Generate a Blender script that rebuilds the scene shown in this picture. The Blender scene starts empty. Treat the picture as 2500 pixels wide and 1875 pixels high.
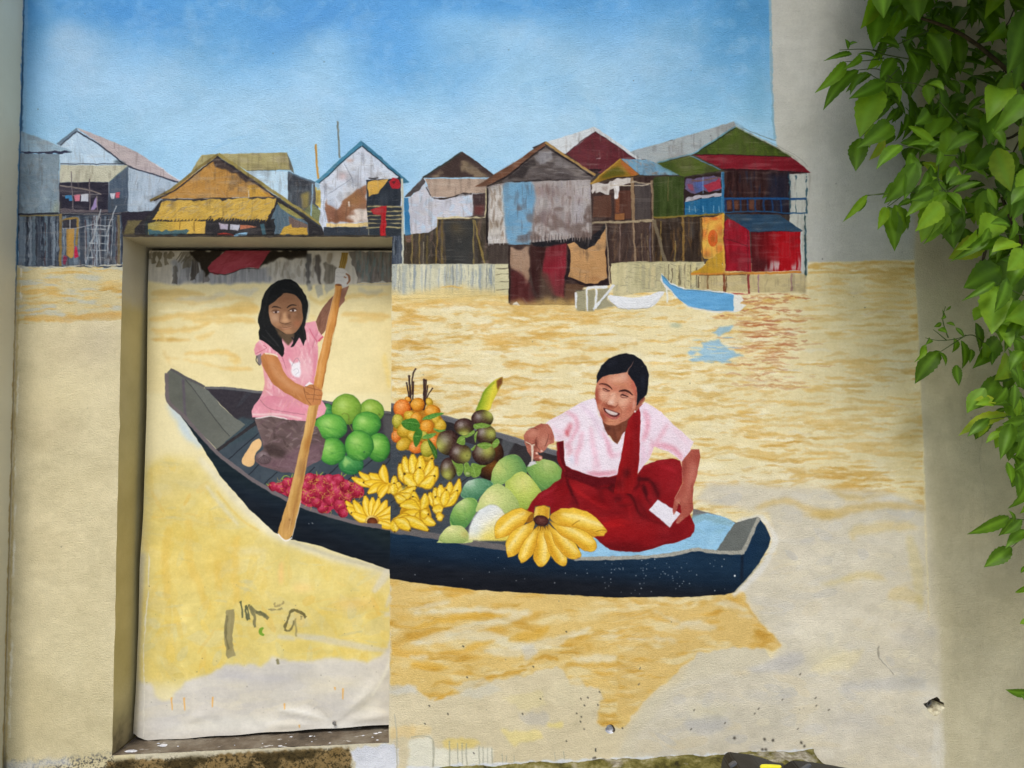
import bpy, bmesh, math, random
import numpy as np
from mathutils import Vector, Matrix

# ------------------------------------------------------------------ camera, sky, sun, exposure
# x runs along the wall, y into the wall, z up; the painted wall face is the plane y = 0
F_PX, PITCH, DIST = 1732.0, math.radians(2.2), 2.664      # focal length in photo pixels, upward tilt, metres to wall
scene = bpy.context.scene
cam_d = bpy.data.cameras.new("camera")
cam_d.sensor_width = 36.0
cam_d.lens = F_PX / 2500 * 36.0
cam_d.clip_start, cam_d.clip_end = 0.05, 200
cam = bpy.data.objects.new("camera", cam_d)
scene.collection.objects.link(cam)
cam.location = (0, -DIST, 0)
cam.rotation_euler = (math.pi / 2 + PITCH, 0, 0)
scene.camera = cam

SUN_EL, SUN_AZ = math.radians(55), math.radians(16)       # azimuth: towards the left of the camera axis, in front of the wall
world = bpy.data.worlds.new("World")
scene.world = world
world.use_nodes = True
wn = world.node_tree
bg = wn.nodes["Background"]
sky = wn.nodes.new("ShaderNodeTexSky")
sky.sky_type = 'NISHITA'
sky.sun_disc = False
sky.sun_elevation = SUN_EL
sky.sun_rotation = math.pi + SUN_AZ
sky.air_density, sky.dust_density, sky.ozone_density = 1.0, 2.5, 1.5
hs = wn.nodes.new("ShaderNodeHueSaturation")
hs.inputs['Saturation'].default_value = 0.88              # thin overcast: the blue is washed out
wn.links.new(sky.outputs[0], hs.inputs['Color'])
wn.links.new(hs.outputs[0], bg.inputs[0])
bg.inputs[1].default_value = 0.15
sun_d = bpy.data.lights.new("sun", 'SUN')
sun_d.energy, sun_d.angle, sun_d.color = 1.5, math.radians(14), (1.0, 0.97, 0.94)
sun = bpy.data.objects.new("sun", sun_d)
scene.collection.objects.link(sun)
sd = Vector((-math.sin(SUN_AZ) * math.cos(SUN_EL), -math.cos(SUN_AZ) * math.cos(SUN_EL), math.sin(SUN_EL)))
sun.rotation_euler = sd.to_track_quat('Z', 'Y').to_euler()
scene.view_settings.view_transform = 'Standard'
scene.view_settings.look = 'None'
scene.view_settings.gamma = 1
scene.view_settings.use_curve_mapping = False
scene.view_settings.exposure = 0.30

scene.cycles.max_bounces = 6
scene.cycles.diffuse_bounces = 3
scene.cycles.glossy_bounces = 2
scene.cycles.transmission_bounces = 2
scene.cycles.transparent_max_bounces = 4
scene.cycles.caustics_reflective = scene.cycles.caustics_refractive = False

# ------------------------------------------------------------------ measuring helper
def at(px, py, y=0.0, b=0.0):
    """x, z of the point on the plane (depth y + b*z behind the wall face) that the photograph shows at pixel (px, py)"""
    u, v = (np.asarray(px, float) - 1250) / F_PX, (937.5 - np.asarray(py, float)) / F_PX
    c, s = math.cos(PITCH), math.sin(PITCH)
    dy, dz = c - v * s, s + v * c
    t = (y + DIST) / (dy - b * dz)
    return u * t, dz * t

# ------------------------------------------------------------------ a small brush-and-fill painter for the mural's paint
def interp_up(g, W, H):
    h, w = g.shape
    xs = np.linspace(0, w - 1.001, W); ys = np.linspace(0, h - 1.001, H)
    xi = xs.astype(int); yi = ys.astype(int); fx = xs - xi; fy = ys - yi
    fx = fx * fx * (3 - 2 * fx); fy = fy * fy * (3 - 2 * fy)
    r = g[yi] * (1 - fy)[:, None] + g[yi + 1] * fy[:, None]
    return r[:, xi] * (1 - fx) + r[:, xi + 1] * fx

class Canvas:
    def __init__(s, x0, x1, z0, z1, S, y, seed, b=0.0):
        s.x0, s.z1, s.S, s.y, s.b = x0, z1, S, y, b
        s.x1, s.z0 = x1, z0
        s.W, s.H = int((x1 - x0) * S), int((z1 - z0) * S)
        s.a = np.zeros((s.H, s.W, 3), np.float32)
        s.r = np.random.RandomState(seed)
        vn = s.vn
        s.N = {'g': vn(2, 2) * .6 + vn(5, 5) * .4, 'b': (vn(60, 50) + vn(24, 20) + .6 * vn(9, 8)) / 2.6,
               'v': (vn(5, 70) + vn(2.5, 30) + vn(9, 18)) / 3, 'h': (vn(70, 5) + vn(30, 2.5) + vn(18, 9)) / 3,
               'L': (vn(260, 200) + vn(120, 90)) / 2}
        for k in s.N:
            n = s.N[k]; s.N[k] = (np.clip((n - n.mean()) / n.std() / 2, -1.3, 1.3)).astype(np.float32)
        s.clip = None
    def vn(s, cx, cy):
        g = s.r.rand(int(s.H / cy) + 3, int(s.W / cx) + 3)
        return interp_up(g, s.W, s.H).astype(np.float32)

K = None; FR = (0, 0, 1.0)
def frame(ox, oy, sc):
    global FR; FR = (ox, oy, sc)
def use(c):
    global K; K = c
def ph(p):                                     # frame coordinates -> photo pixels
    p = np.asarray(p, float).reshape(-1, 2)
    return p * FR[2] + (FR[0], FR[1])
def cv(p):                                     # frame coordinates -> canvas pixels
    q = ph(p); x, z = at(q[:, 0], q[:, 1], K.y, K.b)
    return np.stack([(x - K.x0) * K.S, (K.z1 - z) * K.S], 1)
def csc():                                     # canvas pixels per frame unit
    return FR[2] * (K.y + DIST) / F_PX * K.S
def smooth(p, n=6, closed=True):
    p = np.asarray(p, float); m = len(p); out = []
    for i in range(m if closed else m - 1):
        a, b, c, d = [p[j % m] if closed else p[min(max(j, 0), m - 1)] for j in (i - 1, i, i + 1, i + 2)]
        for t in np.arange(n) / n:
            out.append(.5 * (2 * b + (c - a) * t + (2 * a - 5 * b + 4 * c - d) * t * t + (3 * b - a - 3 * c + d) * t ** 3))
    if not closed: out.append(p[-1])
    return np.array(out)
def roughen(p, amp, step=5):
    out = []; m = len(p)
    for i in range(m):
        a, b = p[i], p[(i + 1) % m]; n = max(1, int(np.hypot(*(b - a)) / step))
        for k in range(n): out.append(a + (b - a) * k / n)
    q = np.array(out); d = K.r.randn(len(q), 2); d = (d + np.roll(d, 1, 0)) * .5
    return q + d * amp
def blur1(m, r, ax):
    n = 2 * r + 1
    c = np.cumsum(np.pad(m, [(r + 1, r) if i == ax else (0, 0) for i in (0, 1)]), axis=ax)
    return (c[n:] - c[:-n]) / n if ax == 0 else (c[:, n:] - c[:, :-n]) / n
def mask(p, fe=0):
    """antialiased coverage of a polygon in canvas pixels, with a feathered edge of fe pixels"""
    pad = int(2 * fe) + 2
    x0 = max(int(p[:, 0].min()) - pad, 0); y0 = max(int(p[:, 1].min()) - pad, 0)
    x1 = min(int(p[:, 0].max()) + pad + 1, K.W); y1 = min(int(p[:, 1].max()) + pad + 1, K.H)
    w, h = x1 - x0, y1 - y0
    if w <= 0 or h <= 0: return None
    SS = 3
    acc = np.zeros((h * SS, w + 2))
    q = p - (x0, y0); q2 = np.roll(q, -1, 0)
    for (ax, ay), (bx, by) in zip(q, q2):
        if ay == by: continue
        sg = 1.0
        if ay > by: ax, ay, bx, by, sg = bx, by, ax, ay, -1.0
        r0 = max(int(math.ceil(ay * SS - .5)), 0); r1 = min(int(math.ceil(by * SS - .5)), h * SS)
        if r1 <= r0: continue
        rr = np.arange(r0, r1); xs = np.clip(ax + ((rr + .5) / SS - ay) * (bx - ax) / (by - ay), 0, w)
        xi = xs.astype(int); f = xs - xi
        np.add.at(acc, (rr, xi), sg * (1 - f)); np.add.at(acc, (rr, xi + 1), sg * f)
    m = np.clip(np.abs(np.cumsum(acc, 1)[:, :w]), 0, 1).reshape(h, SS, w).mean(1)
    if fe >= 1:
        r = max(1, int(fe * .8))
        for _ in range(2 if r < 4 else 3): m = blur1(blur1(m, r, 0), r, 1)
    return x0, y0, m.astype(np.float32)
def lay(M, col, a=1.0, n=None, gr=None, brk=None):
    """lay paint through a mask. col: rgb 0..255 or a list of stops along gr=(x0,y0,x1,y1); n: (noise, amount); brk: (noise, cut, soft) broken paint"""
    if M is None: return None
    x0, y0, m = M; h, w = m.shape; sl = (slice(y0, y0 + h), slice(x0, x0 + w))
    if K.clip is not None: m = m * K.clip[sl]
    if brk is not None: m = m * np.clip((K.N[brk[0]][sl] - brk[1]) / brk[2], 0, 1)
    c = np.asarray(col, np.float32)
    if c.ndim == 2:
        (gx0, gy0), (gx1, gy1) = cv([gr[0], gr[1], gr[2], gr[3]])
        yy, xx = np.mgrid[y0:y0 + h, x0:x0 + w]; L2 = (gx1 - gx0) ** 2 + (gy1 - gy0) ** 2
        t = np.clip(((xx - gx0) * (gx1 - gx0) + (yy - gy0) * (gy1 - gy0)) / L2, 0, 1) * (len(c) - 1)
        i = np.minimum(t.astype(int), len(c) - 2); f = (t - i)[..., None]
        c = c[i] * (1 - f) + c[i + 1] * f
    if n is not None:
        c = c + (K.N[n[0]][sl] * n[1])[..., None] * np.array([1, .96, .9], np.float32)
    mm = (m * a)[..., None]
    K.a[sl] = K.a[sl] * (1 - mm) + c * mm
    return M
def fill(p, col, a=1.0, sm=0, fe=0.8, ro=0, n=('g', 4), gr=None, brk=None):
    q = cv(p)
    if sm: q = smooth(q, 6)
    if ro: q = roughen(q, ro)
    return lay(mask(q, fe), col, a, n, gr, brk)
def line(p, w, col, a=1.0, sm=1, tp=0.0, fe=0.6, n=('g', 4), ro=0, brk=None):
    """a brush line of width w (frame units); tp tapers the end, or both ends when negative"""
    q = cv(p)
    if sm and len(q) > 2: q = smooth(q, 6, False)
    else:
        q = np.concatenate([q[i] + (q[i + 1] - q[i]) * np.linspace(0, 1, 5)[:-1, None] for i in range(len(q) - 1)] + [q[-1:]])
    d = np.gradient(q, axis=0); d /= np.maximum(np.hypot(d[:, 0], d[:, 1]), 1e-6)[:, None]
    t = np.linspace(0, 1, len(q)); W = w * csc() * .5
    wd = W * (1 - tp * t) if tp >= 0 else W * (1 + tp * np.abs(2 * t - 1) ** 2)
    nn = np.stack([-d[:, 1], d[:, 0]], 1) * wd[:, None]
    poly = np.concatenate([q + nn, (q - nn)[::-1]])
    if ro: poly = roughen(poly, ro, 4)
    return lay(mask(poly, fe), col, a, n, None, brk)
def clipto(M):
    if M is None: K.clip = None; return
    x0, y0, m = M; c = np.zeros((K.H, K.W), np.float32); c[y0:y0 + m.shape[0], x0:x0 + m.shape[1]] = m; K.clip = c
def ball(cx, cy, rx, ry, ang=0, dark=(40, 40, 40), mid=(120, 120, 120), lite=(200, 200, 200), l=(-.35, -.4), n=('g', 6), pw=1.0, rim=.35, a=1.0):
    """a painted round fruit: highlight at l (in radii), darker towards the far rim"""
    t = np.linspace(0, 2 * math.pi, 40, endpoint=False); ca, sa = math.cos(math.radians(ang)), math.sin(math.radians(ang))
    p = np.stack([cx + rx * np.cos(t) * ca - ry * np.sin(t) * sa, cy + rx * np.cos(t) * sa + ry * np.sin(t) * ca], 1)
    M = mask(cv(p), .8)
    if M is None: return
    x0, y0, m = M; h, w = m.shape; c0 = cv([cx, cy])[0]; k = csc()
    yy, xx = np.mgrid[y0:y0 + h, x0:x0 + w]; dx, dy = (xx - c0[0]) / k, (yy - c0[1]) / k
    u, v = (dx * ca + dy * sa) / rx, (-dx * sa + dy * ca) / ry
    d = np.clip(np.hypot(u - l[0], v - l[1]) / 1.45, 0, 1) ** pw; r = np.hypot(u, v)
    d = np.clip(d + rim * np.clip(r - .75, 0, 1) * 1.5, 0, 1)
    L, Mi, D = [np.array(x, np.float32) for x in (lite, mid, dark)]
    f = np.clip(d * 2, 0, 1)[..., None]; g = np.clip(d * 2 - 1, 0, 1)[..., None]
    c = L * (1 - f) + Mi * f; c = c * (1 - g) + D * g
    sl = (slice(y0, y0 + h), slice(x0, x0 + w))
    c = c + (K.N[n[0]][sl] * n[1])[..., None]
    if K.clip is not None: m = m * K.clip[sl]
    mm = (m * a)[..., None]; K.a[sl] = K.a[sl] * (1 - mm) + c * mm
    return M
def soft(cx, cy, rx, ry, col, a=.6, ang=0, n=None, fe=None):
    """a soft blot of paint"""
    t = np.linspace(0, 2 * math.pi, 24, endpoint=False); ca, sa = math.cos(math.radians(ang)), math.sin(math.radians(ang))
    k = .75 if fe else .68
    p = np.stack([cx + rx * k * np.cos(t) * ca - ry * k * np.sin(t) * sa, cy + rx * k * np.cos(t) * sa + ry * k * np.sin(t) * ca], 1)
    return lay(mask(cv(p), fe if fe else max(1, min(rx, ry) * csc() * .62)), col, a, n)
def hatch(M, num, cols, L, w, ang, a=.5, jit=12, bend=.1):
    """many short brush strokes kept inside mask M"""
    if M is None: return
    old = K.clip; x0, y0, m = M
    clipto(M)
    if old is not None: K.clip = K.clip * old
    h, wd = m.shape; k = csc()
    for _ in range(num):
        for _t in range(20):
            cx, cy = K.r.randint(wd), K.r.randint(h)
            if m[cy, cx] > .4: break
        an = math.radians(ang + K.r.randn() * jit); l = L * k * K.r.uniform(.5, 1.3); ww = w * k * K.r.uniform(.5, 1.3) * .5
        d = np.array([math.cos(an), math.sin(an)]); nn = np.array([-d[1], d[0]]); c = np.array([cx + x0, cy + y0], float)
        b = K.r.randn() * bend * l
        s = [(-.5, 0), (-.25, .8), (.1, 1), (.4, .7), (.5, 0), (.4, -.7), (.1, -1), (-.25, -.8)]
        p = np.array([c + d * l * u + nn * (ww * v + b * (u * u - .1)) for u, v in s])
        lay(mask(p, .7), cols[K.r.randint(len(cols))], a * K.r.uniform(.5, 1), ('g', 5))
    K.clip = old
def banana(bx, by, tx, ty, w, bend=.15, cols=((170, 115, 10), (228, 185, 40), (250, 222, 110))):
    b, t = np.array([bx, by], float), np.array([tx, ty], float); d = t - b; L = np.hypot(*d); d /= L; n = np.array([-d[1], d[0]])
    u = np.array([0, .12, .3, .5, .72, .9, 1.0]); wd = np.array([.22, .42, .85, 1, .85, .45, .12]) * w * .5
    c = b + d * L * u[:, None] + n * (bend * L * 4 * u * (1 - u))[:, None]
    P = np.concatenate([c + n * wd[:, None], (c - n * wd[:, None])[::-1]])
    q = smooth(cv(P), 4); M = lay(mask(q, .7), cols[1], 1, ('g', 7))
    line(np.concatenate([c + n * wd[:, None]]), w * .16, cols[0], .55, tp=-.4)
    line(np.concatenate([c - n * wd[:, None]]), w * .12, cols[0], .7, tp=-.4)
    line(c[1:-1] - n * (w * .12), w * .28, cols[2], .75, tp=-.8, fe=1.2)
    line([c[-1] - d * w * .10, c[-1] + d * w * .06], w * .16, (70, 50, 20), .9)
    return M
MOTIFS = []
def motif(cvs, name, label, p, sm=0, layer=0, group=None):
    """remember the outline of one painted thing, so that its coat of paint becomes a part of its own"""
    q = ph(p)
    if sm: q = smooth(q, 5)
    MOTIFS.append((cvs, name, label, q, layer))

def handmade(c, amp=1.5, grain=4.0):
    """unsteady hand and dry bristles: edges wander a little, paint coverage varies finely"""
    use(c); rs = c.r; H, W = c.H, c.W
    def vn(cx, cy): return interp_up(rs.rand(int(H / cy) + 3, int(W / cx) + 3), W, H) - .5
    dx = vn(7, 7) * 1.6 + vn(22, 22) * 2.2; dy = vn(7, 7) * 1.6 + vn(22, 22) * 2.2
    X = np.clip(np.arange(W)[None, :] + dx * amp, 0, W - 1.001); Y = np.clip(np.arange(H)[:, None] + dy * amp, 0, H - 1.001)
    xi, yi = X.astype(int), Y.astype(int); fx, fy = (X - xi)[..., None].astype(np.float32), (Y - yi)[..., None].astype(np.float32); a = c.a
    a = (a[yi, xi] * (1 - fx) + a[yi, xi + 1] * fx) * (1 - fy) + (a[yi + 1, xi] * (1 - fx) + a[yi + 1, xi + 1] * fx) * fy
    g = (vn(1.6, 1.6) * 1.0 + vn(3.5, 2.5) + vn(14, 3) * .6 + vn(3, 14) * .4 + vn(60, 40) * .5) * grain * 2
    c.a = (a + (g * (.35 + a.mean(2) / 255))[..., None] * np.array([1, .98, .92])).astype(np.float32)

# ------------------------------------------------------------------ the mural on the wall
WALL = Canvas(-1.875, 2.06, -1.42, 2.02, 520, 0.0, 7)
DOOR_A, DOOR_B = 0.150, 0.0234                  # the door leaf hangs a little out of true
LEAF = Canvas(-1.50, -0.40, -1.36, 0.68, 520, DOOR_A, 11, DOOR_B)
FH = 500 / 1843; FQ = 500 / 1659
def R(x0, y0, x1, y1): return [x0, y0, x1, y0, x1, y1, x0, y1]
def water(M, base, ochre, pale, cell=(110, 9), cut=.0, gain=1.6, seed=3, pa=.7, warp=9):
    """rippled painted water: long uneven streaks of ochre and pale cream over the ground colour"""
    x0, y0, m = M; h, w = m.shape; rs = np.random.RandomState(seed)
    def vn(cx, cy):
        return interp_up(rs.rand(int(h / cy) + 4, int(w / cx) + 4), w, h)
    dis = ((vn(150, 60) - .5) * 2 * warp + (vn(40, 30) - .5) * warp).astype(int)
    yy = np.clip(np.arange(h)[:, None] + dis, 0, h - 1); xx = np.broadcast_to(np.arange(w), (h, w))
    def st(cx, cy):
        n = vn(cx, cy) + .55 * vn(cx * .4, cy * .6) + .25 * vn(cx * .15, cy * .4); n = n[yy, xx]
        return (n - n.mean()) / n.std()
    A, B = st(*cell), st(cell[0] * 1.2, cell[1] * 1.5)
    dens = interp_up(rs.rand(int(h / 160) + 3, int(w / 200) + 3), w, h) - .5
    fa = np.clip((A + dens * 1.3 - cut) * gain * .5, 0, 1) ** .8; fb = np.clip((B - .2) * .8, 0, 1) * pa
    oc = np.array(ochre, float) + (vn(60, 20)[..., None] - .5) * np.array([30, 36, 40])
    c = np.array(base, float) * np.ones((h, w, 1)); c = c * (1 - fb[..., None]) + np.array(pale, float) * fb[..., None]
    c = c * (1 - fa[..., None]) + oc * fa[..., None]
    sl = (slice(y0, y0 + h), slice(x0, x0 + w)); c = c + (K.N['g'][sl] * 4)[..., None]
    if K.clip is not None: m = m * K.clip[sl]
    K.a[sl] = K.a[sl] * (1 - m[..., None]) + c * m[..., None]

def paint_wall():
    use(WALL); frame(0, 0, 1)
    W_, H_ = K.W, K.H
    K.a[:] = (214, 205, 178)
    # ---- bare plaster coats: cream at the lower left, olive beige beyond the mural, pale grey at the upper right
    fill(R(-40, 600, 330, 1960), (214, 202, 162), n=('b', 7))
    fill([2225, -330, 2760, -330, 2760, 1960, 2300, 1960, 2290, 1500, 2255, 1100, 2232, 640], (196, 187, 154), n=('b', 6), fe=11)
    fill([1872, -330, 2262, -330, 2232, 660, 1880, 660], (196, 196, 188), n=('b', 4), fe=3)
    fill([2225, -330, 2760, -330, 2760, 700, 2240, 700], (190, 180, 152), n=('b', 6), fe=10)
    M = mask(cv([2240, -330, 2760, -330, 2760, 1960, 2300, 1960]), 6); hatch(M, 90, [(182, 172, 140), (206, 197, 164), (176, 168, 140), (200, 192, 160)], 190, 26, 88, .22, 14); hatch(M, 70, [(178, 170, 140), (204, 196, 166)], 110, 50, 0, .2, 60)
    # ---- sky
    sk = fill([-40, -330, 1874, -330, 1880, 180, 1890, 330, 1990, 700, -40, 700], [(88, 156, 214), (112, 174, 222), (152, 202, 233), (174, 211, 234)],
              gr=(0, -30, 0, 520), fe=2, n=('L', 5))
    clipto(sk); frame(0, 0, 2100 / 2212)
    for x, y, rx, ry, c, a, an in [
        (200, 140, 150, 100, (178, 206, 228), .85, 0), (170, 90, 70, 45, (186, 210, 230), .6, 0), (150, 260, 160, 130, (166, 202, 228), .6, 0),
        (430, 60, 200, 60, (82, 148, 208), .45, 10), (420, 210, 260, 120, (172, 210, 235), .7, 0), (600, 110, 120, 70, (120, 178, 224), .4, 0),
        (770, 75, 170, 75, (88, 154, 216), .75, -10), (900, 30, 200, 60, (86, 154, 218), .6, 0), (1000, 130, 110, 90, (98, 164, 222), .6, 30),
        (820, 190, 150, 95, (176, 214, 238), .85, 0), (850, 115, 75, 48, (172, 212, 238), .65, 0), (640, 230, 170, 80, (152, 200, 232), .4, 0),
        (1050, 200, 110, 40, (108, 172, 224), .55, 5), (1290, 115, 260, 80, (168, 208, 233), .9, -4), (1180, 90, 110, 45, (146, 196, 230), .5, -8),
        (1600, 170, 330, 120, (168, 204, 228), .8, 0), (1400, 230, 320, 110, (172, 210, 232), .75, 0), (1750, 90, 150, 60, (140, 188, 220), .45, -15),
        (1880, 90, 90, 110, (86, 152, 198), .7, 20), (1930, 30, 130, 60, (74, 142, 194), .7, 0), (1945, 240, 30, 120, (110, 168, 202), .5, 0),
        (300, 30, 170, 40, (76, 144, 204), .6, 0), (70, 30, 60, 120, (84, 150, 200), .55, 0), (1300, 10, 420, 30, (86, 156, 216), .5, 0),
        (1000, 330, 1050, 90, (182, 214, 234), .7, 0), (300, 230, 300, 90, (180, 212, 233), .5, 0), (700, 260, 260, 70, (180, 213, 235), .5, 0), (1150, 60, 120, 40, (160, 204, 234), .4, 0), (480, 330, 300, 50, (168, 208, 233), .35, 0)]:
        soft(x, y, rx, ry, c, a, an)
    lay(sk, (186, 214, 236), .17, None, None, ('b', .05, 1.0)); lay(sk, (92, 158, 216), .22, None, None, ('L', .25, .8))
    hatch(sk, 160, [(184, 212, 234), (170, 206, 232), (128, 182, 224)], 70, 40, -20, .13, 60)
    hatch(sk, 130, [(150, 196, 228), (120, 180, 224), (165, 205, 232), (132, 186, 224)], 120, 26, -20, .14, 40)
    clipto(None)
    frame(0, 0, 1)
    line([57, -330, 52, 260, 44, 480, 40, 660], 9, (52, 92, 124), .8, ro=1.2)
    line([66, -330, 60, 260, 54, 420], 10, (150, 186, 210), .35)
    line([1878, -330, 1884, 200, 1892, 340], 6, (120, 168, 196), .7, ro=1)

    # ---- the river: pale washed ground, ripples, then greyer unfinished paint towards the edges
    M = fill([40, 648, 300, 644, 300, 780, 40, 790], (214, 198, 150), ro=1)
    water(M, (206, 192, 146), (208, 174, 104), (186, 188, 174), (60, 6), .1, 1.0, 21, .8, 5)
    line([60, 775, 170, 778, 250, 768, 300, 766], 14, (205, 160, 84), .55, ro=1.5, fe=2)
    for x, y, rx, ry, c, a in [(180, 850, 120, 60, (206, 192, 158), .5), (250, 830, 60, 90, (200, 190, 168), .5), (160, 960, 130, 50, (226, 212, 168), .5), (120, 1050, 120, 50, (204, 190, 152), .45),
                               (220, 1180, 90, 60, (214, 200, 156), .4), (130, 1300, 120, 90, (228, 214, 172), .5), (200, 1560, 110, 160, (226, 214, 172), .5), (80, 1700, 50, 140, (220, 206, 160), .4)]:
        soft(x, y, rx, ry, c, a, n=('h', 5))
    line([46, 640, 37, 1000, 27, 1400, 13, 1875], 5, (190, 168, 112), .6, ro=1.2)
    line([52, 655, 42, 1000, 33, 1400, 24, 1800], 5, (238, 236, 224), .6, ro=1.5, brk=('v', -.2, .6))
    # right-hand river
    M = fill([955, 640, 1985, 640, 2232, 634, 2246, 900, 2262, 1300, 2272, 1640, 1900, 1640, 1800, 1460, 955, 1440], (228, 214, 168), fe=1)
    clipto(M)
    water(M, (233, 218, 170), (219, 181, 104), (242, 232, 196), (50, 6), .08, 1.05, 5, .8, 5)
    clipto(None)
    clipto(M); frame(1550, 640, 800 / 2212)
    for x, y, rx, ry, c, a in [(1500, 300, 520, 340, (212, 196, 142), .55), (1650, 700, 420, 300, (220, 212, 172), .55), (1350, 1000, 520, 200, (222, 212, 168), .45), (1750, 200, 120, 500, (198, 176, 118), .5),
                               (900, 1500, 700, 120, (222, 212, 180), .6), (1600, 1250, 420, 200, (216, 206, 166), .5), (700, 1350, 300, 90, (232, 222, 178), .5), (1300, 480, 300, 200, (214, 200, 150), .4), (1850, 1200, 110, 500, (204, 186, 128), .5)]:
        soft(x, y, rx, ry, c, a, n=('h', 6))
    rs = K.r
    for i in range(130):                       # horizontal ripple strokes on the right half
        x, y = rs.uniform(400, 1880), rs.uniform(60, 1500)
        l = rs.uniform(60, 300); w = rs.uniform(7, 24)
        c = [(206, 166, 84), (212, 176, 100), (200, 160, 84), (232, 222, 186), (222, 218, 200)][rs.randint(5)]
        line([x, y, x + l * .3, y + rs.uniform(-12, 12), x + l * .7, y + rs.uniform(-14, 14), x + l, y + rs.uniform(-14, 8)], w, c, rs.uniform(.18, .5), tp=-.9, fe=1.6, ro=.8)
    for i in range(210):                       # rust-red reflection of the shack
        t = rs.rand(); y = 205 + t * 640; x = 850 + rs.randn() * (170 - 50 * t) + 60 * t
        l = rs.uniform(40, 170)
        line([x - l / 2, y, x, y + rs.uniform(-10, 10), x + l / 2, y + rs.uniform(-8, 8)], rs.uniform(7, 17), [(186, 112, 60), (176, 98, 58), (196, 138, 76), (170, 92, 62)][rs.randint(4)], rs.uniform(.25, .65) * (1 - .5 * t), tp=-.9, ro=.8)
    for p in [[440, 540, 560, 520, 640, 600, 760, 630, 620, 660, 700, 680, 480, 670, 350, 660, 470, 630, 360, 600, 470, 585], [560, 440, 660, 420, 640, 470, 560, 500, 520, 480]]:
        fill(p, (140, 186, 216), .8, ro=2.5, fe=1.5)
    for i in range(26):
        x, y = rs.uniform(400, 700), rs.uniform(510, 680); l = rs.uniform(60, 160)
        line([x - l / 2, y, x + l / 2, y + rs.uniform(-10, 10)], rs.uniform(6, 14), [(136, 184, 216), (226, 216, 176), (160, 198, 218)][rs.randint(3)], .55, tp=-.9)
    soft(275, 425, 60, 22, (150, 170, 150), .6)
    # hand-drawn big ripples near the woman
    for p, w in [([110, 740, 260, 770, 420, 735], 34), ([130, 870, 300, 850, 470, 880, 620, 912, 700, 905], 38), ([100, 950, 300, 940, 480, 960, 660, 915], 26), ([250, 1090, 420, 1040, 640, 1030, 860, 1065, 1060, 1045], 30),
                 ([620, 1110, 800, 1150, 1000, 1170, 1180, 1200], 26), ([440, 1300, 640, 1250, 820, 1290, 960, 1310, 1080, 1290], 44), ([410, 1530, 700, 1490, 960, 1500, 1200, 1420, 1450, 1400], 56), ([850, 1640, 1000, 1600, 1140, 1640], 30),
                 ([1280, 1530, 1400, 1510, 1560, 1440, 1720, 1380], 34), ([980, 960, 1200, 955, 1320, 925], 14), ([1160, 1110, 1300, 1100, 1420, 1130], 22)]:
        line(p, w, (208, 168, 86), .55, tp=-.85, fe=2, ro=1.8, n=('h', 14), brk=('h', -.55, .7))
        line([(a + (3 if i % 2 == 0 else w * .7)) for i, a in enumerate(p)], w * .35, (200, 152, 66), .35, tp=-.85, fe=1.5, ro=1.2)
    clipto(None)
    # hand-drawn ripples of the middle stretch
    frame(940, 640, 620 / 2212)
    for p, w in [([90, 330, 400, 360, 700, 330, 1000, 370, 1300, 380], 60), ([1100, 390, 1400, 420, 1750, 430, 2000, 420], 60), ([80, 500, 300, 480, 560, 500], 40), ([700, 540, 820, 560, 960, 540], 44), ([770, 610, 960, 640, 1300, 620, 1500, 560, 1600, 570], 56),
                 ([290, 640, 450, 660, 650, 610], 34), ([80, 680, 260, 690, 430, 720], 34), ([750, 700, 960, 690, 1160, 710, 1400, 660], 36), ([1330, 750, 1600, 720, 1900, 760, 2200, 690], 40), ([260, 860, 420, 900, 620, 880, 760, 910], 40), ([1000, 820, 1150, 860, 1050, 890, 1500, 910], 46),
                 ([80, 1050, 260, 1010, 560, 1020, 800, 1050], 30), ([540, 1040, 900, 1060, 1240, 1040], 26), ([1000, 1130, 1200, 1100, 1500, 1080, 1640, 1090], 34), ([700, 1190, 900, 1240, 1100, 1170], 44), ([1400, 860, 1700, 830, 1840, 860], 36), ([1500, 480, 1800, 500, 2180, 460], 36)]:
        line(p, w, (212, 166, 82), .55, tp=-.85, fe=2, ro=1.8, n=('h', 14), brk=('h', -.55, .7))
        line([(a + (5 if i % 2 == 0 else w * .6)) for i, a in enumerate(p)], w * .3, (204, 150, 62), .35, tp=-.85, fe=1.2, ro=1.2)
    for p, w in [([420, 790, 700, 760, 900, 790], 60), ([1100, 760, 1400, 800, 1600, 770], 50), ([300, 960, 600, 940, 900, 970, 1300, 960], 60), ([600, 590, 400, 590, 300, 610], 40), ([1000, 560, 1200, 580, 1340, 570], 40), ([1200, 1100, 1420, 1110, 1600, 1150], 36)]:
        line(p, w, (240, 226, 182), .6, tp=-.9, fe=3)

    # ---- below the boat: ochre water under the hull, patchy grey and cream undercoats
    frame(1000, 1400, 700 / 2212)
    fill([-160, 150, 2260, 180, 2700, 200, 2900, 420, 2500, 420, 2212, 560, 2100, 820, 1850, 960, 1700, 1180, 1560, 1500, -160, 1560], (220, 207, 172), fe=6, n=('b', 6))
    M = fill([-150, 0, 300, 90, 900, 140, 1700, 170, 2212, 160, 2420, 150, 2470, 260, 2640, 420, 2620, 470, 2330, 440, 2180, 620, 2050, 760, 1900, 900, 1840, 960, 1730, 1090, 1640, 1200, 1440, 1150, 1500, 950, 1470, 880, 1250, 860, 1150, 700,
              900, 780, 700, 800, 500, 880, 340, 920, 180, 980, 0, 860, -150, 900], (222, 190, 116), fe=3, ro=3, n=('b', 12))
    clipto(M); water(M, (224, 193, 120), (212, 168, 78), (232, 216, 166), (90, 12), .2, 1.1, 9, .7)
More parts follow.
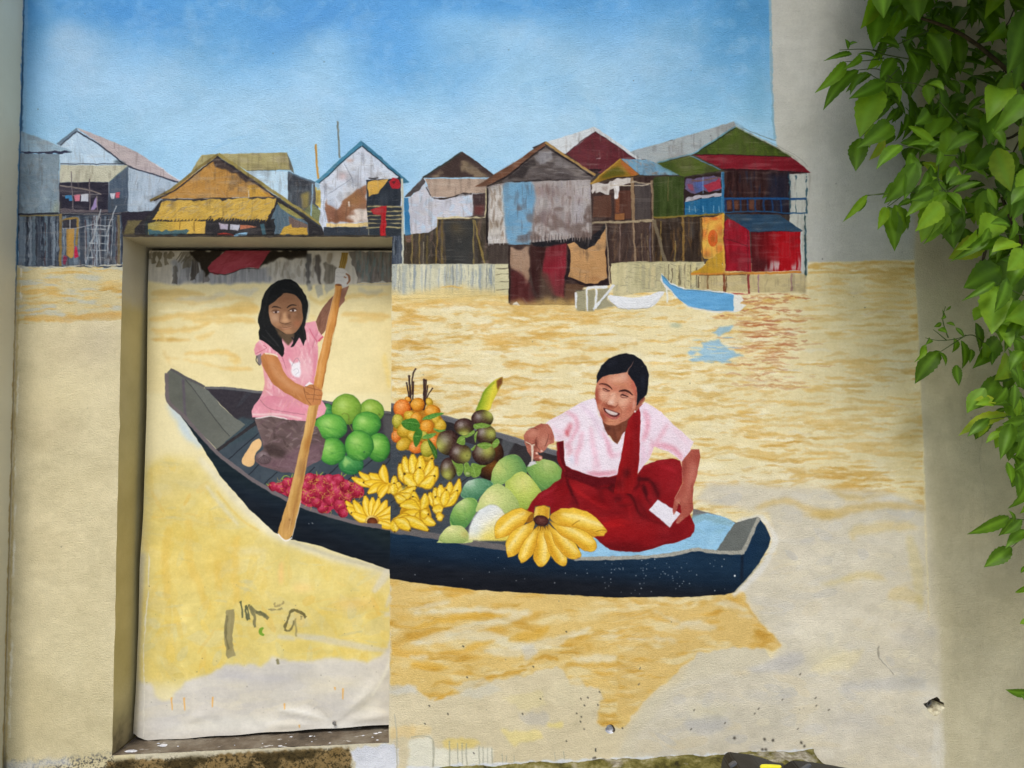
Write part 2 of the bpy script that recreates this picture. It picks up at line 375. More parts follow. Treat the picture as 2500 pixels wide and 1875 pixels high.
    for p, w, c in [([0, 300, 500, 280, 900, 300, 940, 290], 40, 0), ([0, 540, 400, 430, 700, 360, 920, 310], 70, 0), ([30, 550, 500, 470, 800, 540, 960, 560], 80, 0), ([0, 270, 200, 240, 320, 210], 40, 0), ([560, 600, 800, 600, 1000, 560, 1400, 420], 90, 0), ([0, 640, 150, 640], 40, 0), ([1600, 380, 1800, 350, 1900, 360], 70, 0), ([1460, 470, 1800, 520, 2050, 560, 2212, 540], 60, 0),
                    ([2000, 420, 2212, 420], 70, 0), ([1250, 660, 1700, 640], 60, 0), ([0, 700, 300, 720], 60, 1), ([760, 500, 960, 470, 1080, 400], 70, 1), ([420, 590, 480, 560, 660, 520], 40, 1), ([0, 430, 400, 330, 760, 320], 50, 1)]:
        line(p, w, [(228, 221, 194), (224, 174, 66)][c], .62, tp=-.8, fe=3, ro=2, n=('h', 8))
    clipto(None)
    for p, w in [([500, 880, 620, 790, 760, 780, 900, 740], 34), ([960, 660, 1060, 640, 1150, 660], 36), ([190, 980, 340, 900], 22), ([830, 720, 960, 690], 26)]:
        line(p, w, (208, 160, 66), .8, tp=-.6, ro=2, fe=1.5)
    for p, c, a in [([0, 1270, 170, 1260, 190, 1330, 300, 1370, 470, 1340, 640, 1330, 640, 1480, 470, 1560, 0, 1560], (236, 234, 216), .85), ([200, 1290, 420, 1270, 600, 1300, 480, 1340, 300, 1360], (232, 208, 120), .7), ([0, 1160, 160, 1170, 180, 1250, 0, 1260], (236, 210, 150), .5), ([700, 1200, 1020, 1210, 1030, 1260, 800, 1330], (240, 222, 140), .6),
                    ([820, 1080, 1060, 1060, 1080, 1140, 920, 1180], (200, 194, 182), .6), ([700, 960, 1000, 900, 1060, 1000, 900, 1060], (230, 216, 160), .5), ([1080, 1140, 1180, 1150, 1180, 1190, 1060, 1190], (240, 222, 130), .6), ([300, 870, 560, 800, 720, 900, 560, 960, 420, 960], (214, 210, 192), .6), ([860, 560, 960, 530, 980, 620, 880, 660], (212, 208, 196), .6),
                    ([1100, 830, 1300, 800, 1400, 900, 1250, 1000, 1060, 1000], (226, 214, 178), .7), ([-160, 850, 40, 860, 60, 920, -160, 930], (208, 206, 196), .7), ([-160, 1180, 30, 1180, 40, 1260, -160, 1270], (236, 204, 136), .5)]:
        fill(p, c, a, ro=3, fe=2.5, n=('b', 6))
    for x, y, yb, w in [(180, 1280, 1500, 9), (307, 1290, 1500, 10), (370, 1310, 1500, 8), (405, 1310, 1500, 9), (438, 1310, 1480, 10), (535, 1330, 1480, 10), (566, 1330, 1480, 8), (600, 1340, 1460, 6), (634, 1340, 1480, 9), (715, 1390, 1480, 6), (745, 1400, 1480, 6), (805, 1400, 1470, 5), (1120, 1380, 1460, 5), (1190, 1370, 1450, 6)]:
        line([x, y, x + 3, yb], w, (172, 170, 150), .75, sm=0)
    for x, y in [(410, 560), (1210, 445), (955, 715), (440, 798), (150, 1020), (295, 1080), (1010, 965), (1320, 965), (1350, 1013), (1455, 1012), (1290, 1080), (1325, 1105), (1345, 1195), (1465, 910), (1765, 857), (1775, 725), (1640, 1190), (1320, 1142), (1375, 957), (115, 1155), (495, 1382), (870, 1080), (1205, 1290), (1780, 1265)]:
        line([x - 4, y - 5, x + 5, y + 6], 9, (60, 58, 52), .85)
    line([1437, 1345, 1434, 1365, 1442, 1372], 9, (40, 40, 40), .9); line([1440, 1415, 1410, 1430], 16, (60, 56, 50), .7)
    frame(1550, 1200, 800 / 2212)
    M = fill([400, 60, 900, 150, 950, 400, 700, 650, 990, 1050, 900, 1150, 300, 1300, 0, 1659, 0, 1850, 2080, 1850, 2060, 1500, 2050, 900, 1990, 860, 1960, 100, 1700, 0, 500, -60], (212, 204, 182), fe=6, n=('b', 7))
    clipto(M)
    hatch(M, 120, [(206, 202, 192), (222, 212, 182), (200, 196, 186), (226, 218, 196), (216, 200, 160)], 240, 70, 0, .32, 14)
    hatch(M, 60, [(186, 184, 178), (232, 222, 188), (190, 188, 184), (228, 222, 204)], 150, 60, 0, .4, 30)
    for p, c, a in [([960, 1130, 1100, 1080, 1180, 1120, 1060, 1200, 940, 1230, 780, 1220, 740, 1180], (192, 189, 184), .6), ([1690, 1260, 1800, 1240, 1980, 1270, 1960, 1340, 1720, 1340, 1380, 1330, 1400, 1290], (190, 188, 182), .55), ([330, 1540, 560, 1500, 700, 1560, 500, 1640, 360, 1620], (192, 190, 186), .55), ([1050, 920, 1300, 880, 1420, 940, 1350, 1060, 1150, 1050], (228, 220, 196), .5), ([1180, 1200, 1400, 1080, 1560, 1060, 1450, 1200, 1250, 1240], (230, 216, 170), .5), ([640, 1180, 780, 1200, 760, 1240, 660, 1240], (232, 216, 178), .6)]: fill(p, c, a, ro=3, fe=4, n=('b', 8))
    for p, w, c in [([800, 110, 1000, 60, 1160, 110, 1320, 150, 1560, 100, 1800, 90, 1940, 120], 56, (206, 172, 92)), ([1300, 0, 1500, 40, 1760, 0], 40, (206, 176, 100)), ([1140, 150, 1400, 170], 50, (204, 172, 96)), ([1480, 330, 1500, 260, 1760, 230, 1900, 240], 70, (216, 190, 116)), ([1700, 720, 1800, 690, 1950, 740], 90, (212, 186, 112)),
                    ([1400, 600, 1560, 560, 1700, 600], 50, (216, 194, 126)), ([1250, 620, 1500, 590], 40, (214, 198, 140)), ([1850, 300, 1900, 500, 1930, 800], 80, (214, 196, 128))]:
        line(p, w, c, .5 if w < 60 else .38, tp=-.7, fe=4, ro=2, n=('h', 9))
    for x, y, rx, ry, c, a in [(1300, 1120, 200, 90, (226, 214, 168), .5), (1000, 1130, 180, 60, (196, 192, 186), .5), (1850, 960, 160, 90, (192, 188, 182), .6), (2000, 950, 40, 40, (172, 170, 164), .6), (1600, 1300, 330, 60, (194, 190, 182), .4), (1500, 1560, 300, 110, (198, 194, 188), .5), (500, 1480, 220, 60, (226, 216, 172), .4), (1750, 40, 300, 30, (206, 206, 204), .5), (2000, 1400, 90, 160, (222, 220, 210), .4), (600, 1350, 200, 80, (218, 208, 184), .5), (1500, 900, 250, 80, (220, 212, 190), .4)]:
        soft(x, y, rx, ry, c, a, n=('b', 6))
    clipto(None)
    M = fill([-120, 690, 660, 670, 700, 655, 735, 680, 745, 750, 850, 880, 990, 1040, 935, 1078, 860, 1048, 620, 1052, 430, 1090, 330, 1160, 190, 1290, 60, 1400, 0, 1500, -120, 1500], (222, 190, 116), fe=3, ro=2, n=('b', 12)); clipto(M)
    water(M, (222, 190, 118), (212, 168, 80), (232, 218, 172), (80, 11), .2, 1.0, 31, .7)
    for p, w in [([560, 750, 660, 760, 760, 800], 50), ([260, 920, 420, 900, 560, 920], 60), ([-60, 1000, 150, 990, 300, 1010], 34), ([120, 800, 300, 880, 480, 880], 20), ([700, 830, 800, 850, 840, 880], 24)]: line(p, w, (226, 214, 180), .65, tp=-.8, fe=3, ro=2)
    line([745, 745, 850, 880, 990, 1040], 18, (204, 158, 74), .5, ro=1.5, fe=1.5); clipto(None)
    M2 = mask(cv([-300, 690, 120, 690, 120, 1000, 60, 1300, -40, 1440, -200, 1300, -300, 1000]), 8); hatch(M2, 90, [(222, 190, 116), (212, 168, 80), (230, 214, 166), (226, 198, 130)], 230, 30, -4, .5, 8)
    line([1945, -300, 1955, 100, 1970, 500, 1985, 850], 9, (232, 222, 180), .6, ro=1)
    line([1645, 1040, 1645, 1115, 1700, 1180, 1750, 1235], 9, (150, 144, 128), .8, ro=1, tp=-.5); line([1650, 1115, 1708, 1180, 1756, 1233], 4, (236, 232, 216), .8)
    line([1750, 1235, 1880, 1300, 1985, 1260, 2050, 1250], 4, (180, 174, 156), .6)
    for x, y in [(1115, 1232), (995, 1402), (835, 1462), (1220, 1393), (1225, 1445), (810, 1495), (608, 1560), (1308, 1472), (400, 1475), (35, 1190), (25, 1300), (1100, 1598), (380, 1600)]:
        line([x - 5, y + 6, x + 6, y - 6], 8, (96, 90, 76), .8)

    houses(); weather()
    wall_boat()
    woman()
    # ---- mildew and grime at the foot of the wall, small nicks in the paint
    frame(0, 1350, 600 / 1896)
    fill([40, 1600, 400, 1590, 700, 1560, 870, 1540, 900, 1760, 0, 1760], (100, 104, 112), .8, brk=('g', .15, .5), fe=6)
    fill([400, 1640, 870, 1570, 900, 1760, 300, 1760], (66, 62, 52), .8, brk=('g', -.1, .6), fe=8)
    fill([40, 1610, 540, 1590, 560, 1630, 60, 1680], (206, 208, 212), .6, ro=3, fe=4)
    fill([-30, 1500, 35, 1480, 50, 1760, -30, 1760], (56, 54, 46), .8, fe=4)
    frame(500, 1350, 600 / 1896)
    fill([-760, 1600, 0, 1580, 200, 1540, 1130, 1500, 1140, 1800, -760, 1800], (150, 126, 84), 1, ro=3, fe=2, n=('b', 18))
    fill([-760, 1600, 1130, 1500, 1140, 1800, -760, 1800], (62, 52, 30), .85, brk=('b', -.02, .6), fe=4)
    fill([-760, 1600, 1130, 1500, 1140, 1800, -760, 1800], (40, 34, 20), .7, brk=('g', .1, .4), fe=4)
    fill([1120, 1530, 1180, 1500, 1440, 1465, 1470, 1420, 1500, 1560, 1470, 1800, 1140, 1800, 1150, 1620], (222, 224, 230), 1, ro=3, fe=1.5, n=('b', 8))
    line([1465, 1240, 1480, 1440, 1482, 1659], 12, (188, 182, 160), .7); line([1590, 1420, 1755, 1430, 1765, 1659], 9, (176, 172, 150), .7)
    rs = K.r
    frame(0, 0, 1)
    line([2284, 1765, 2288, 1800, 2292, 1880], 34, (224, 221, 208), .5, fe=5, ro=2, brk=('v', -.5, .8)); soft(2262, 1700, 40, 30, (226, 222, 208), .4)
    for p in ([2400, 1050, 2392, 1130, 2406, 1210, 2398, 1300], [2330, 1500, 2360, 1490, 2380, 1510, 2420, 1500], [2120, 60, 2130, 140, 2118, 210]): line(p, 1.6, (150, 142, 120), .3, ro=.8)
    for i in range(110):
        x, y = rs.uniform(60, 2480), rs.uniform(20, 1800)
        if 300 < x < 960 and y > 570: continue
        soft(x, y, rs.uniform(1, 2), rs.uniform(1, 2.6), (84, 84, 78), rs.uniform(.3, .8), fe=.7)
    for x, y in [(1957, 1811), (1964, 1820), (1870, 1829), (1862, 1830), (1793, 1801), (1887, 1806), (1867, 1803)]: soft(x, y, 4, 5, (40, 36, 30), .95)
    line([1475, 1310, 1478, 1325], 3, (120, 30, 30), .1)
    fill([990, 1872, 1200, 1862, 1500, 1850, 1760, 1838, 1985, 1827, 1990, 1834, 1760, 1846, 1500, 1860, 1200, 1874, 990, 1886], (226, 230, 234), .9, ro=2, fe=1.5)

def slats(x0, x1, y0, y1, n, cols, wmin, wmax, a=.8, lean=6, ro=1):
    for i in range(n):
        x = K.r.uniform(x0, x1); d = K.r.uniform(-lean, lean)
        ya = y0 + K.r.uniform(0, .25) * (y1 - y0) * (K.r.rand() < .4); yb = y1 - K.r.uniform(0, .35) * (y1 - y0) * (K.r.rand() < .4)
        line([x, ya, x + d, yb], K.r.uniform(wmin, wmax), cols[K.r.randint(len(cols))], a * K.r.uniform(.6, 1), sm=0, ro=ro)

def weather():
    """dry, streaky overpainting on the painted houses: smoky browns, greys and scuffed light patches"""
    frame(0, 0, 1)
    for c, name, lab, q, k in MOTIFS:
        if name != 'painted_house' or c is not WALL: continue
        M = mask(cv(q), 2)
        lay(M, (60, 50, 44), .16, None, None, ('v', .35, .6)); lay(M, (66, 56, 50), .20, None, None, ('b', .40, .5)); lay(M, (176, 166, 154), .14, None, None, ('h', .45, .4))
        hatch(M, 30, [(58, 48, 42), (120, 108, 100), (90, 76, 64), (168, 160, 152)], 30, 4, 90, .22, 12)
    for p in ([1262, 455, 1440, 445, 1444, 580, 1262, 590],): M = mask(cv(p), 3); lay(M, (100, 78, 70), .45, None, None, ('b', .2, .5)); lay(M, (80, 62, 58), .25, None, None, ('v', .3, .5))

def houses():
    rs = K.r
    frame(0, 0, 1)
    fill(R(290, 555, 960, 640), (64, 58, 50), n=('b', 10)); fill(R(280, 560, 330, 600), (70, 64, 56))
    fill([995, 520, 1040, 470, 1180, 447, 1250, 408, 1330, 360, 1480, 400, 1560, 370, 1640, 340, 1700, 385, 1760, 400, 1930, 420, 1930, 640, 985, 660], (70, 60, 54), n=('v', 10))
    fill([1000, 500, 1040, 455, 1180, 446, 1180, 520, 1000, 570], (150, 146, 146)); fill([430, 480, 540, 390, 720, 480, 790, 560, 420, 560], (60, 54, 50)); fill([150, 350, 190, 325, 320, 400, 420, 450, 400, 520, 140, 520], (120, 130, 142))
    fill([784, 450, 880, 366, 976, 444, 980, 560, 784, 560], (120, 128, 138)); fill([1630, 400, 1950, 420, 1920, 520, 1620, 520], (54, 46, 42)); fill([1660, 380, 1790, 310, 1900, 360, 1960, 415, 1700, 420], (60, 56, 40))
    fill([1450, 420, 1490, 390, 1600, 390, 1650, 430, 1440, 445], (70, 56, 44)); fill([1300, 360, 1330, 345, 1480, 430, 1380, 450], (60, 54, 52))
    # ======== grey houses on the far left
    frame(0, 250, FH)
    motif(WALL, 'painted_house', 'painted blue-grey shed with a low gable touching the corner pilaster', [185, 250, 660, 440, 535, 465, 525, 990, 1100, 985, 1100, 1470, 165, 1480, 165, 460], layer=1)
    motif(WALL, 'painted_house', 'painted pale blue house with pinkish roof above the ladder and laundry', [520, 380, 690, 235, 740, 245, 1240, 445, 1620, 705, 1350, 985, 530, 990], layer=0)
    fill(R(165, 1000, 1105, 1480), (58, 66, 78), n=('v', 14), ro=1)
    slats(170, 1090, 1020, 1470, 44, [(112, 126, 138), (138, 150, 160), (84, 96, 108), (60, 70, 84), (96, 112, 122)], 16, 52, .8)
    slats(170, 1090, 1020, 1470, 26, [(34, 36, 46), (62, 44, 48), (40, 48, 60)], 6, 14, .9)
    slats(170, 1090, 1020, 1470, 10, [(168, 178, 186), (150, 160, 168)], 5, 9, .7)
    fill([520, 380, 690, 240, 1140, 545, 1145, 575, 540, 565], (186, 210, 227), n=('b', 14))
    hatch(mask(cv([560, 390, 690, 280, 1050, 530, 545, 545])), 40, [(206, 224, 236), (160, 188, 210), (196, 216, 230)], 90, 16, 70, .5)
    fill([510, 372, 690, 230, 706, 256, 540, 386], (106, 126, 142)); line([545, 388, 692, 262], 12, (52, 58, 72), .9)
    M = fill([690, 230, 742, 244, 1240, 445, 1625, 705, 1595, 714, 1150, 572, 1000, 452], (186, 174, 174), n=('h', 8)); line([700, 262, 1000, 456, 1150, 572, 1605, 716], 13, (50, 54, 68))
    line([1400, 560, 1620, 700], 8, (214, 220, 228), .8)
    M = fill([1155, 585, 1600, 722, 1350, 985, 1150, 985], (170, 186, 200), n=('v', 14)); hatch(M, 40, [(190, 204, 216), (140, 156, 172), (180, 196, 208)], 120, 12, 90, .5)
    fill([1040, 520, 1140, 545, 1110, 560, 1030, 545], (30, 40, 44), .8, fe=3); line([540, 552, 860, 552, 1130, 556], 9, (56, 62, 74), .9)
    fill([540, 562, 1150, 568, 985, 718, 540, 718], (190, 188, 166), n=('b', 10)); line([985, 716, 1070, 640, 1150, 575], 9, (120, 140, 136), .9)
    fill(R(535, 720, 972, 998), (44, 42, 54), n=('b', 10)); fill([540, 742, 840, 780, 830, 850, 540, 820], (74, 68, 76), .7, fe=2)
    fill([985, 716, 1152, 578, 1150, 992, 968, 996], (78, 92, 108), n=('v', 14)); fill([970, 850, 1150, 860, 1150, 992, 968, 996], (60, 70, 82), .7, fe=3)
    line([540, 748, 700, 770, 860, 810, 910, 832], 12, (128, 118, 112)); line([560, 838, 900, 828], 6, (150, 146, 146), .8)
    for p, c in [([588, 834, 655, 832, 650, 882, 625, 884, 620, 860, 592, 862], (60, 122, 166)), ([668, 832, 724, 830, 714, 888, 672, 888], (196, 116, 132)), ([728, 828, 798, 824, 790, 890, 724, 890], (190, 194, 204)), ([850, 880, 868, 850, 872, 930, 830, 992, 806, 988], (150, 132, 176)), ([985, 818, 1036, 814, 1030, 864, 1002, 868], (202, 206, 216)), ([1040, 812, 1076, 810, 1072, 860, 1042, 862], (192, 82, 98))]:
        fill(p, c, ro=.6)
    line([640, 620, 660, 960], 9, (116, 108, 110), sm=0); line([805, 690, 810, 985], 10, (112, 102, 104), sm=0); line([870, 840, 876, 990], 9, (130, 120, 120), sm=0)
    fill([540, 955, 970, 965, 970, 1000, 540, 998], (96, 88, 92), .9, ro=1)
    fill([190, 255, 660, 440, 640, 455, 188, 452], (150, 176, 192), n=('b', 8)); fill([190, 446, 520, 440, 655, 440, 600, 462, 190, 462], (48, 52, 72), ro=1.2)
    M = fill([180, 462, 535, 466, 525, 990, 165, 1002], (126, 144, 155), n=('b', 14)); hatch(M, 90, [(142, 158, 168), (110, 130, 140), (150, 166, 172), (104, 122, 134)], 90, 22, 80, .45, 40)
    line([170, 470, 165, 1000], 22, (74, 86, 92), .7, fe=3); fill([500, 900, 530, 880, 526, 990, 470, 990], (190, 180, 110), .4, fe=5)
    line([165, 1006, 360, 1000, 525, 992], 13, (34, 36, 44)); line([550, 1004, 1100, 996, 1390, 986], 22, (42, 44, 54)); line([550, 996, 900, 1004, 1150, 986], 6, (150, 146, 142), .8)
    fill([1090, 990, 1392, 986, 1290, 1110, 1170, 1160, 1110, 1180], (44, 40, 50)); fill([1150, 1060, 1300, 1060, 1200, 1180, 1110, 1180], (110, 100, 66), .9, fe=2)
    line([180, 1022, 540, 1012], 14, (132, 116, 70), .8); line([545, 1000, 545, 1470], 24, (126, 106, 66), sm=0); line([1066, 1010, 1072, 1460], 24, (104, 94, 72), sm=0)
    line([560, 1070, 600, 1050, 690, 1040, 700, 1080, 690, 1290], 20, (142, 116, 62)); fill([565, 1060, 690, 1045, 690, 1130, 565, 1135], (52, 50, 56), .9); line([632, 1050, 630, 1135], 8, (160, 160, 160)); line([560, 1135, 700, 1125, 870, 1090], 7, (160, 162, 164))
    fill([598, 1140, 672, 1130, 664, 1390, 640, 1404, 600, 1372], (176, 136, 68)); fill([676, 1292, 696, 1300, 706, 1390, 672, 1404, 668, 1350], (176, 40, 72)); fill([575, 1370, 610, 1390, 590, 1460, 570, 1450], (120, 40, 66), .9)
    for p, w in [([908, 955, 850, 1190, 800, 1300], 9), ([1046, 925, 990, 1080, 955, 1200], 10), ([850, 1200, 770, 1450], 8), ([890, 1180, 900, 1450], 8), ([975, 1180, 965, 1440], 7), ([805, 1260, 830, 1400], 8), ([762, 1120, 770, 1450], 8), ([1015, 1050, 1000, 1420], 6)]:
        line(p, w, (168, 174, 178), .85, sm=0, ro=.6)
    for y, xa, xb in [(1050, 860, 1020), (1105, 850, 1010), (1138, 780, 960), (1195, 850, 985), (1265, 800, 970), (1325, 790, 960), (1392, 770, 950)]: line([xa, y, xb, y + 4], 8, (172, 178, 180), .85, sm=0, ro=.6)
    line([160, 1480, 400, 1478, 700, 1470, 1105, 1462], 10, (226, 222, 200), .8, ro=1.5)
    # ======== thatched house
    frame(350, 250, FH)
    motif(WALL, 'painted_house', 'painted thatched house with ochre gable and straw awning above the door', [60, 885, 670, 468, 1300, 890, 1610, 1110, 1610, 1188, -80, 1188, -80, 1130], layer=2)
    motif(WALL, 'painted_house', 'painted shed with olive tin roof and white side wall behind the thatched house', [525, 470, 1295, 450, 1355, 635, 1540, 715, 1600, 1010, 1400, 980, 400, 660], layer=1)
    fill([525, 468, 1295, 450, 1320, 606, 930, 614, 690, 480, 400, 665], (168, 158, 110), n=('h', 12)); fill([1295, 450, 1358, 636, 1316, 602], (108, 110, 98))
    fill([930, 616, 1300, 620, 1302, 895, 1215, 875], (190, 216, 231), n=('b', 6)); line([930, 614, 1310, 604], 6, (110, 110, 96), .8)
    M = fill([1300, 630, 1540, 715, 1602, 1100, 1400, 1000, 1300, 900], (78, 84, 90), n=('v', 12)); fill([1300, 640, 1510, 715, 1500, 790, 1310, 730], (48, 50, 56), .8, fe=3); hatch(M, 26, [(104, 112, 118), (60, 66, 72), (92, 100, 108)], 130, 26, 90, .6)
    line([1300, 622, 1440, 680, 1550, 722], 13, (88, 108, 124)); fill([1420, 830, 1490, 800, 1490, 940, 1430, 960], (176, 156, 76), .7, fe=3)
    fill([1430, 990, 1520, 905, 1602, 980, 1602, 1100, 1560, 1090, 1430, 1030], (122, 128, 90), n=('g', 8)); fill([1545, 760, 1590, 770, 1602, 960, 1550, 910], (202, 178, 92)); line([1520, 730, 1512, 1030], 14, (138, 168, 186), sm=0); line([1560, 700, 1575, 790], 30, (150, 186, 206), .8, sm=0)
    fill([-80, 1140, -20, 1070, 100, 960, 160, 880, 1200, 860, 1620, 1120, 1620, 1192, -80, 1192], (46, 44, 46))
    M = fill([140, 866, 664, 490, 1190, 850], (178, 132, 68), n=('b', 14)); hatch(M, 190, [(194, 148, 80), (160, 112, 54), (204, 166, 100), (172, 126, 72), (150, 120, 84)], 50, 10, 40, .5, 60)
    fill([640, 500, 690, 500, 800, 570, 940, 660, 1010, 740, 940, 720, 890, 690, 800, 640, 700, 600, 660, 580], (58, 50, 52), .92, ro=3, fe=1.5); fill([940, 740, 1010, 740, 1130, 840, 940, 850], (204, 158, 66), .9, ro=1.5)
    fill([430, 670, 510, 610, 500, 690, 440, 710], (150, 130, 110), .5, fe=4)
    line([60, 885, 240, 790, 470, 610, 670, 468], 24, (128, 112, 66)); line([95, 885, 300, 780, 500, 620, 668, 492], 13, (50, 44, 46)); line([670, 466, 960, 660, 1300, 890, 1612, 1115], 28, (150, 136, 76)); line([660, 486, 940, 680, 1240, 880], 15, (46, 42, 46)); line([1200, 850, 1400, 980, 1610, 1130], 14, (60, 62, 66))
    line([180, 870, 480, 872, 760, 868, 1190, 852], 11, (58, 54, 56)); line([180, 866, 480, 866, 760, 860, 950, 856], 6, (220, 216, 206), .8, brk=('h', .1, .3)); line([945, 790, 948, 855], 9, (232, 226, 214), .7, sm=0)
    fill([170, 886, 1205, 862, 1180, 930, 1105, 1062, 900, 1050, 640, 1060, 610, 1020, 575, 1062, 330, 1062, 90, 1056], (200, 164, 76), ro=2)
    M = mask(cv([170, 886, 1205, 862, 1180, 930, 1105, 1058, 640, 1056, 575, 1056, 100, 1056]))
    hatch(M, 190, [(220, 184, 92), (182, 144, 62), (210, 172, 80), (160, 146, 126), (168, 152, 120), (192, 168, 110), (150, 124, 70)], 80, 13, 150, .65, 14)
    for x in np.arange(110, 1100, 26): line([x + 22, 1035, x, 1066 + rs.uniform(-4, 10)], 11, (200, 160, 62), sm=0, tp=.7)
    for x in np.arange(120, 1080, 31): line([x + 16, 1050, x + 2, 1072], 8, (44, 40, 40), .8, sm=0)
    fill([30, 1090, 120, 1070, 562, 1068, 556, 1180, 30, 1186], [(150, 142, 80), (204, 166, 72), (210, 170, 78)], gr=(30, 1100, 560, 1100), n=('b', 10)); fill([45, 1150, 390, 1146, 420, 1165, 380, 1190, 45, 1190], (58, 92, 106), .9, ro=2)
    line([330, 1070, 328, 1140], 6, (120, 90, 40), sm=0); line([458, 1075, 458, 1160], 6, (120, 90, 40), sm=0)
    for p, c in [([684, 1084, 764, 1090, 760, 1142, 690, 1136], (172, 162, 176)), ([778, 1094, 868, 1100, 850, 1146, 776, 1140], (190, 190, 200)), ([872, 1104, 1034, 1112, 960, 1132, 866, 1142], (176, 108, 80)), ([665, 1178, 800, 1180, 810, 1196, 660, 1196], (156, 54, 44)), ([820, 1176, 935, 1168, 920, 1196, 806, 1196], (132, 178, 208))]: fill(p, c, ro=.8)
    M = fill([1205, 910, 1480, 1080, 1490, 1190, 1180, 1190, 1140, 1060], (86, 106, 118), n=('v', 14)); hatch(M, 30, [(100, 126, 140), (70, 88, 100), (110, 120, 130)], 90, 20, 80, .6)
    fill([1205, 890, 1330, 960, 1450, 1050, 1380, 1040, 1240, 950], (154, 146, 82), .9); fill([1310, 1020, 1480, 1100, 1484, 1190, 1320, 1190], (112, 94, 86), n=('v', 10)); M = fill([1225, 1190, 1270, 1120, 1330, 1095, 1340, 1130, 1480, 1130, 1484, 1190], (192, 154, 66), ro=2.5)
    fill([1110, 1070, 1190, 1050, 1180, 1192, 1110, 1192], (34, 34, 36), .9, ro=2); line([1070, 1090, 1090, 1190], 36, (64, 96, 106), .9, sm=0)
    line([-10, 1120, 40, 1060, 140, 960], 16, (44, 46, 50)); line([30, 1070, 30, 1190], 26, (44, 50, 52), sm=0); line([0, 1188, 1600, 1192], 10, (40, 40, 40), .7, sm=0, ro=1)
    # ======== white house with blue roof edge
    frame(750, 270, FH)
    motif(WALL, 'painted_house', 'painted white gabled house with blue roof edge and red cloth on its balcony', [75, 640, 487, 268, 920, 640, 870, 655, 875, 1125, 150, 1115, 105, 1000], layer=3)
    motif(WALL, 'painted_pole', 'painted short ochre pole left of the blue-edged roof', [66, 300, 88, 298, 112, 612, 86, 612], layer=0)
    motif(WALL, 'painted_pole', 'painted tall grey pole rising behind the blue-edged roof', [264, 95, 288, 93, 306, 430, 284, 430], layer=0)
    line([76, 300, 84, 460, 98, 612], 18, (198, 152, 74)); line([72, 320, 80, 440], 6, (150, 110, 50), .6); line([275, 95, 284, 280, 296, 430], 17, (128, 136, 130)); line([270, 110, 278, 260], 5, (90, 96, 92), .7)
    fill(R(745, 1110, 890, 1385), (68, 76, 88), n=('v', 12)); slats(755, 880, 1125, 1380, 9, [(96, 104, 112), (42, 48, 56), (120, 126, 128)], 8, 20)
    fill([115, 645, 490, 312, 848, 600, 864, 1112, 160, 1112, 105, 1000, 132, 800], (204, 211, 221), n=('b', 8))
    M = mask(cv([125, 650, 490, 325, 840, 605, 540, 610, 530, 880, 180, 1000]))
    hatch(M, 60, [(216, 222, 230), (188, 196, 208), (208, 206, 210), (222, 226, 232)], 120, 36, 40, .5, 50)
    for x, y, rx, ry, c, a in [(320, 590, 60, 40, (196, 150, 140), .7), (385, 450, 50, 24, (190, 150, 130), .6), (440, 640, 60, 70, (150, 156, 168), .6), (250, 740, 60, 50, (216, 224, 234), .6), (210, 860, 40, 90, (150, 160, 176), .6), (500, 440, 16, 90, (160, 166, 178), .5), (620, 480, 80, 60, (196, 206, 220), .6)]: soft(x, y, rx, ry, c, a)
    line([190, 750, 330, 660, 400, 610], 6, (140, 146, 158), .8); line([335, 480, 400, 600, 420, 700], 7, (130, 138, 150), .7); line([490, 330, 500, 440, 530, 590], 7, (170, 176, 188), .7)
    fill([168, 800, 220, 850, 245, 880, 300, 884, 330, 800, 410, 730, 450, 690, 530, 672, 536, 880, 560, 1000, 180, 1004], (142, 96, 68), .95, ro=3, fe=1.5, n=('b', 14)); soft(430, 800, 110, 80, (150, 110, 62), .7); soft(230, 930, 70, 70, (120, 80, 72), .6)
    fill([200, 990, 240, 960, 330, 960, 390, 910, 470, 880, 522, 860, 552, 950, 545, 1004, 200, 1006], (226, 216, 204), .9, ro=4, fe=1.5, brk=('b', -.5, .6)); line([375, 815, 380, 860], 16, (226, 218, 208), .7)
    fill([115, 650, 178, 640, 160, 860, 176, 1000, 165, 1080, 105, 1000, 130, 900], (206, 214, 226), ro=1); line([160, 680, 150, 860, 162, 1000], 8, (140, 150, 168), .6)
    fill([165, 1016, 556, 1006, 558, 1046, 165, 1044], (226, 198, 136), ro=1); fill([145, 1046, 565, 1046, 565, 1120, 150, 1120], (54, 60, 68), n=('b', 8)); line([558, 1040, 562, 1120], 14, (150, 146, 124), sm=0)
    line([820, 600, 865, 650], 20, (40, 50, 60)); fill([72, 640, 487, 268, 492, 312, 112, 656], (72, 130, 155), n=('h', 8)); line([110, 655, 300, 480, 488, 318], 9, (34, 52, 64)); fill([487, 268, 700, 450, 922, 642, 866, 654, 840, 600, 492, 314], (64, 118, 144), n=('h', 8)); line([492, 316, 700, 490, 842, 604], 10, (34, 50, 62))
    fill([530, 622, 842, 608, 838, 855, 535, 868], (44, 50, 58), n=('v', 9)); fill([545, 640, 724, 612, 700, 665, 640, 740, 550, 774], (206, 162, 76), ro=1.5, n=('b', 10)); fill([740, 645, 770, 612, 834, 610, 832, 690, 756, 698], (168, 38, 48), ro=1.5); fill([760, 640, 800, 630, 780, 660], (60, 30, 34), .7)
    line([555, 605, 600, 610, 640, 600], 12, (40, 42, 46)); soft(690, 780, 60, 60, (84, 92, 98), .5)
    fill([533, 866, 850, 858, 866, 1120, 562, 1120], (46, 52, 58))
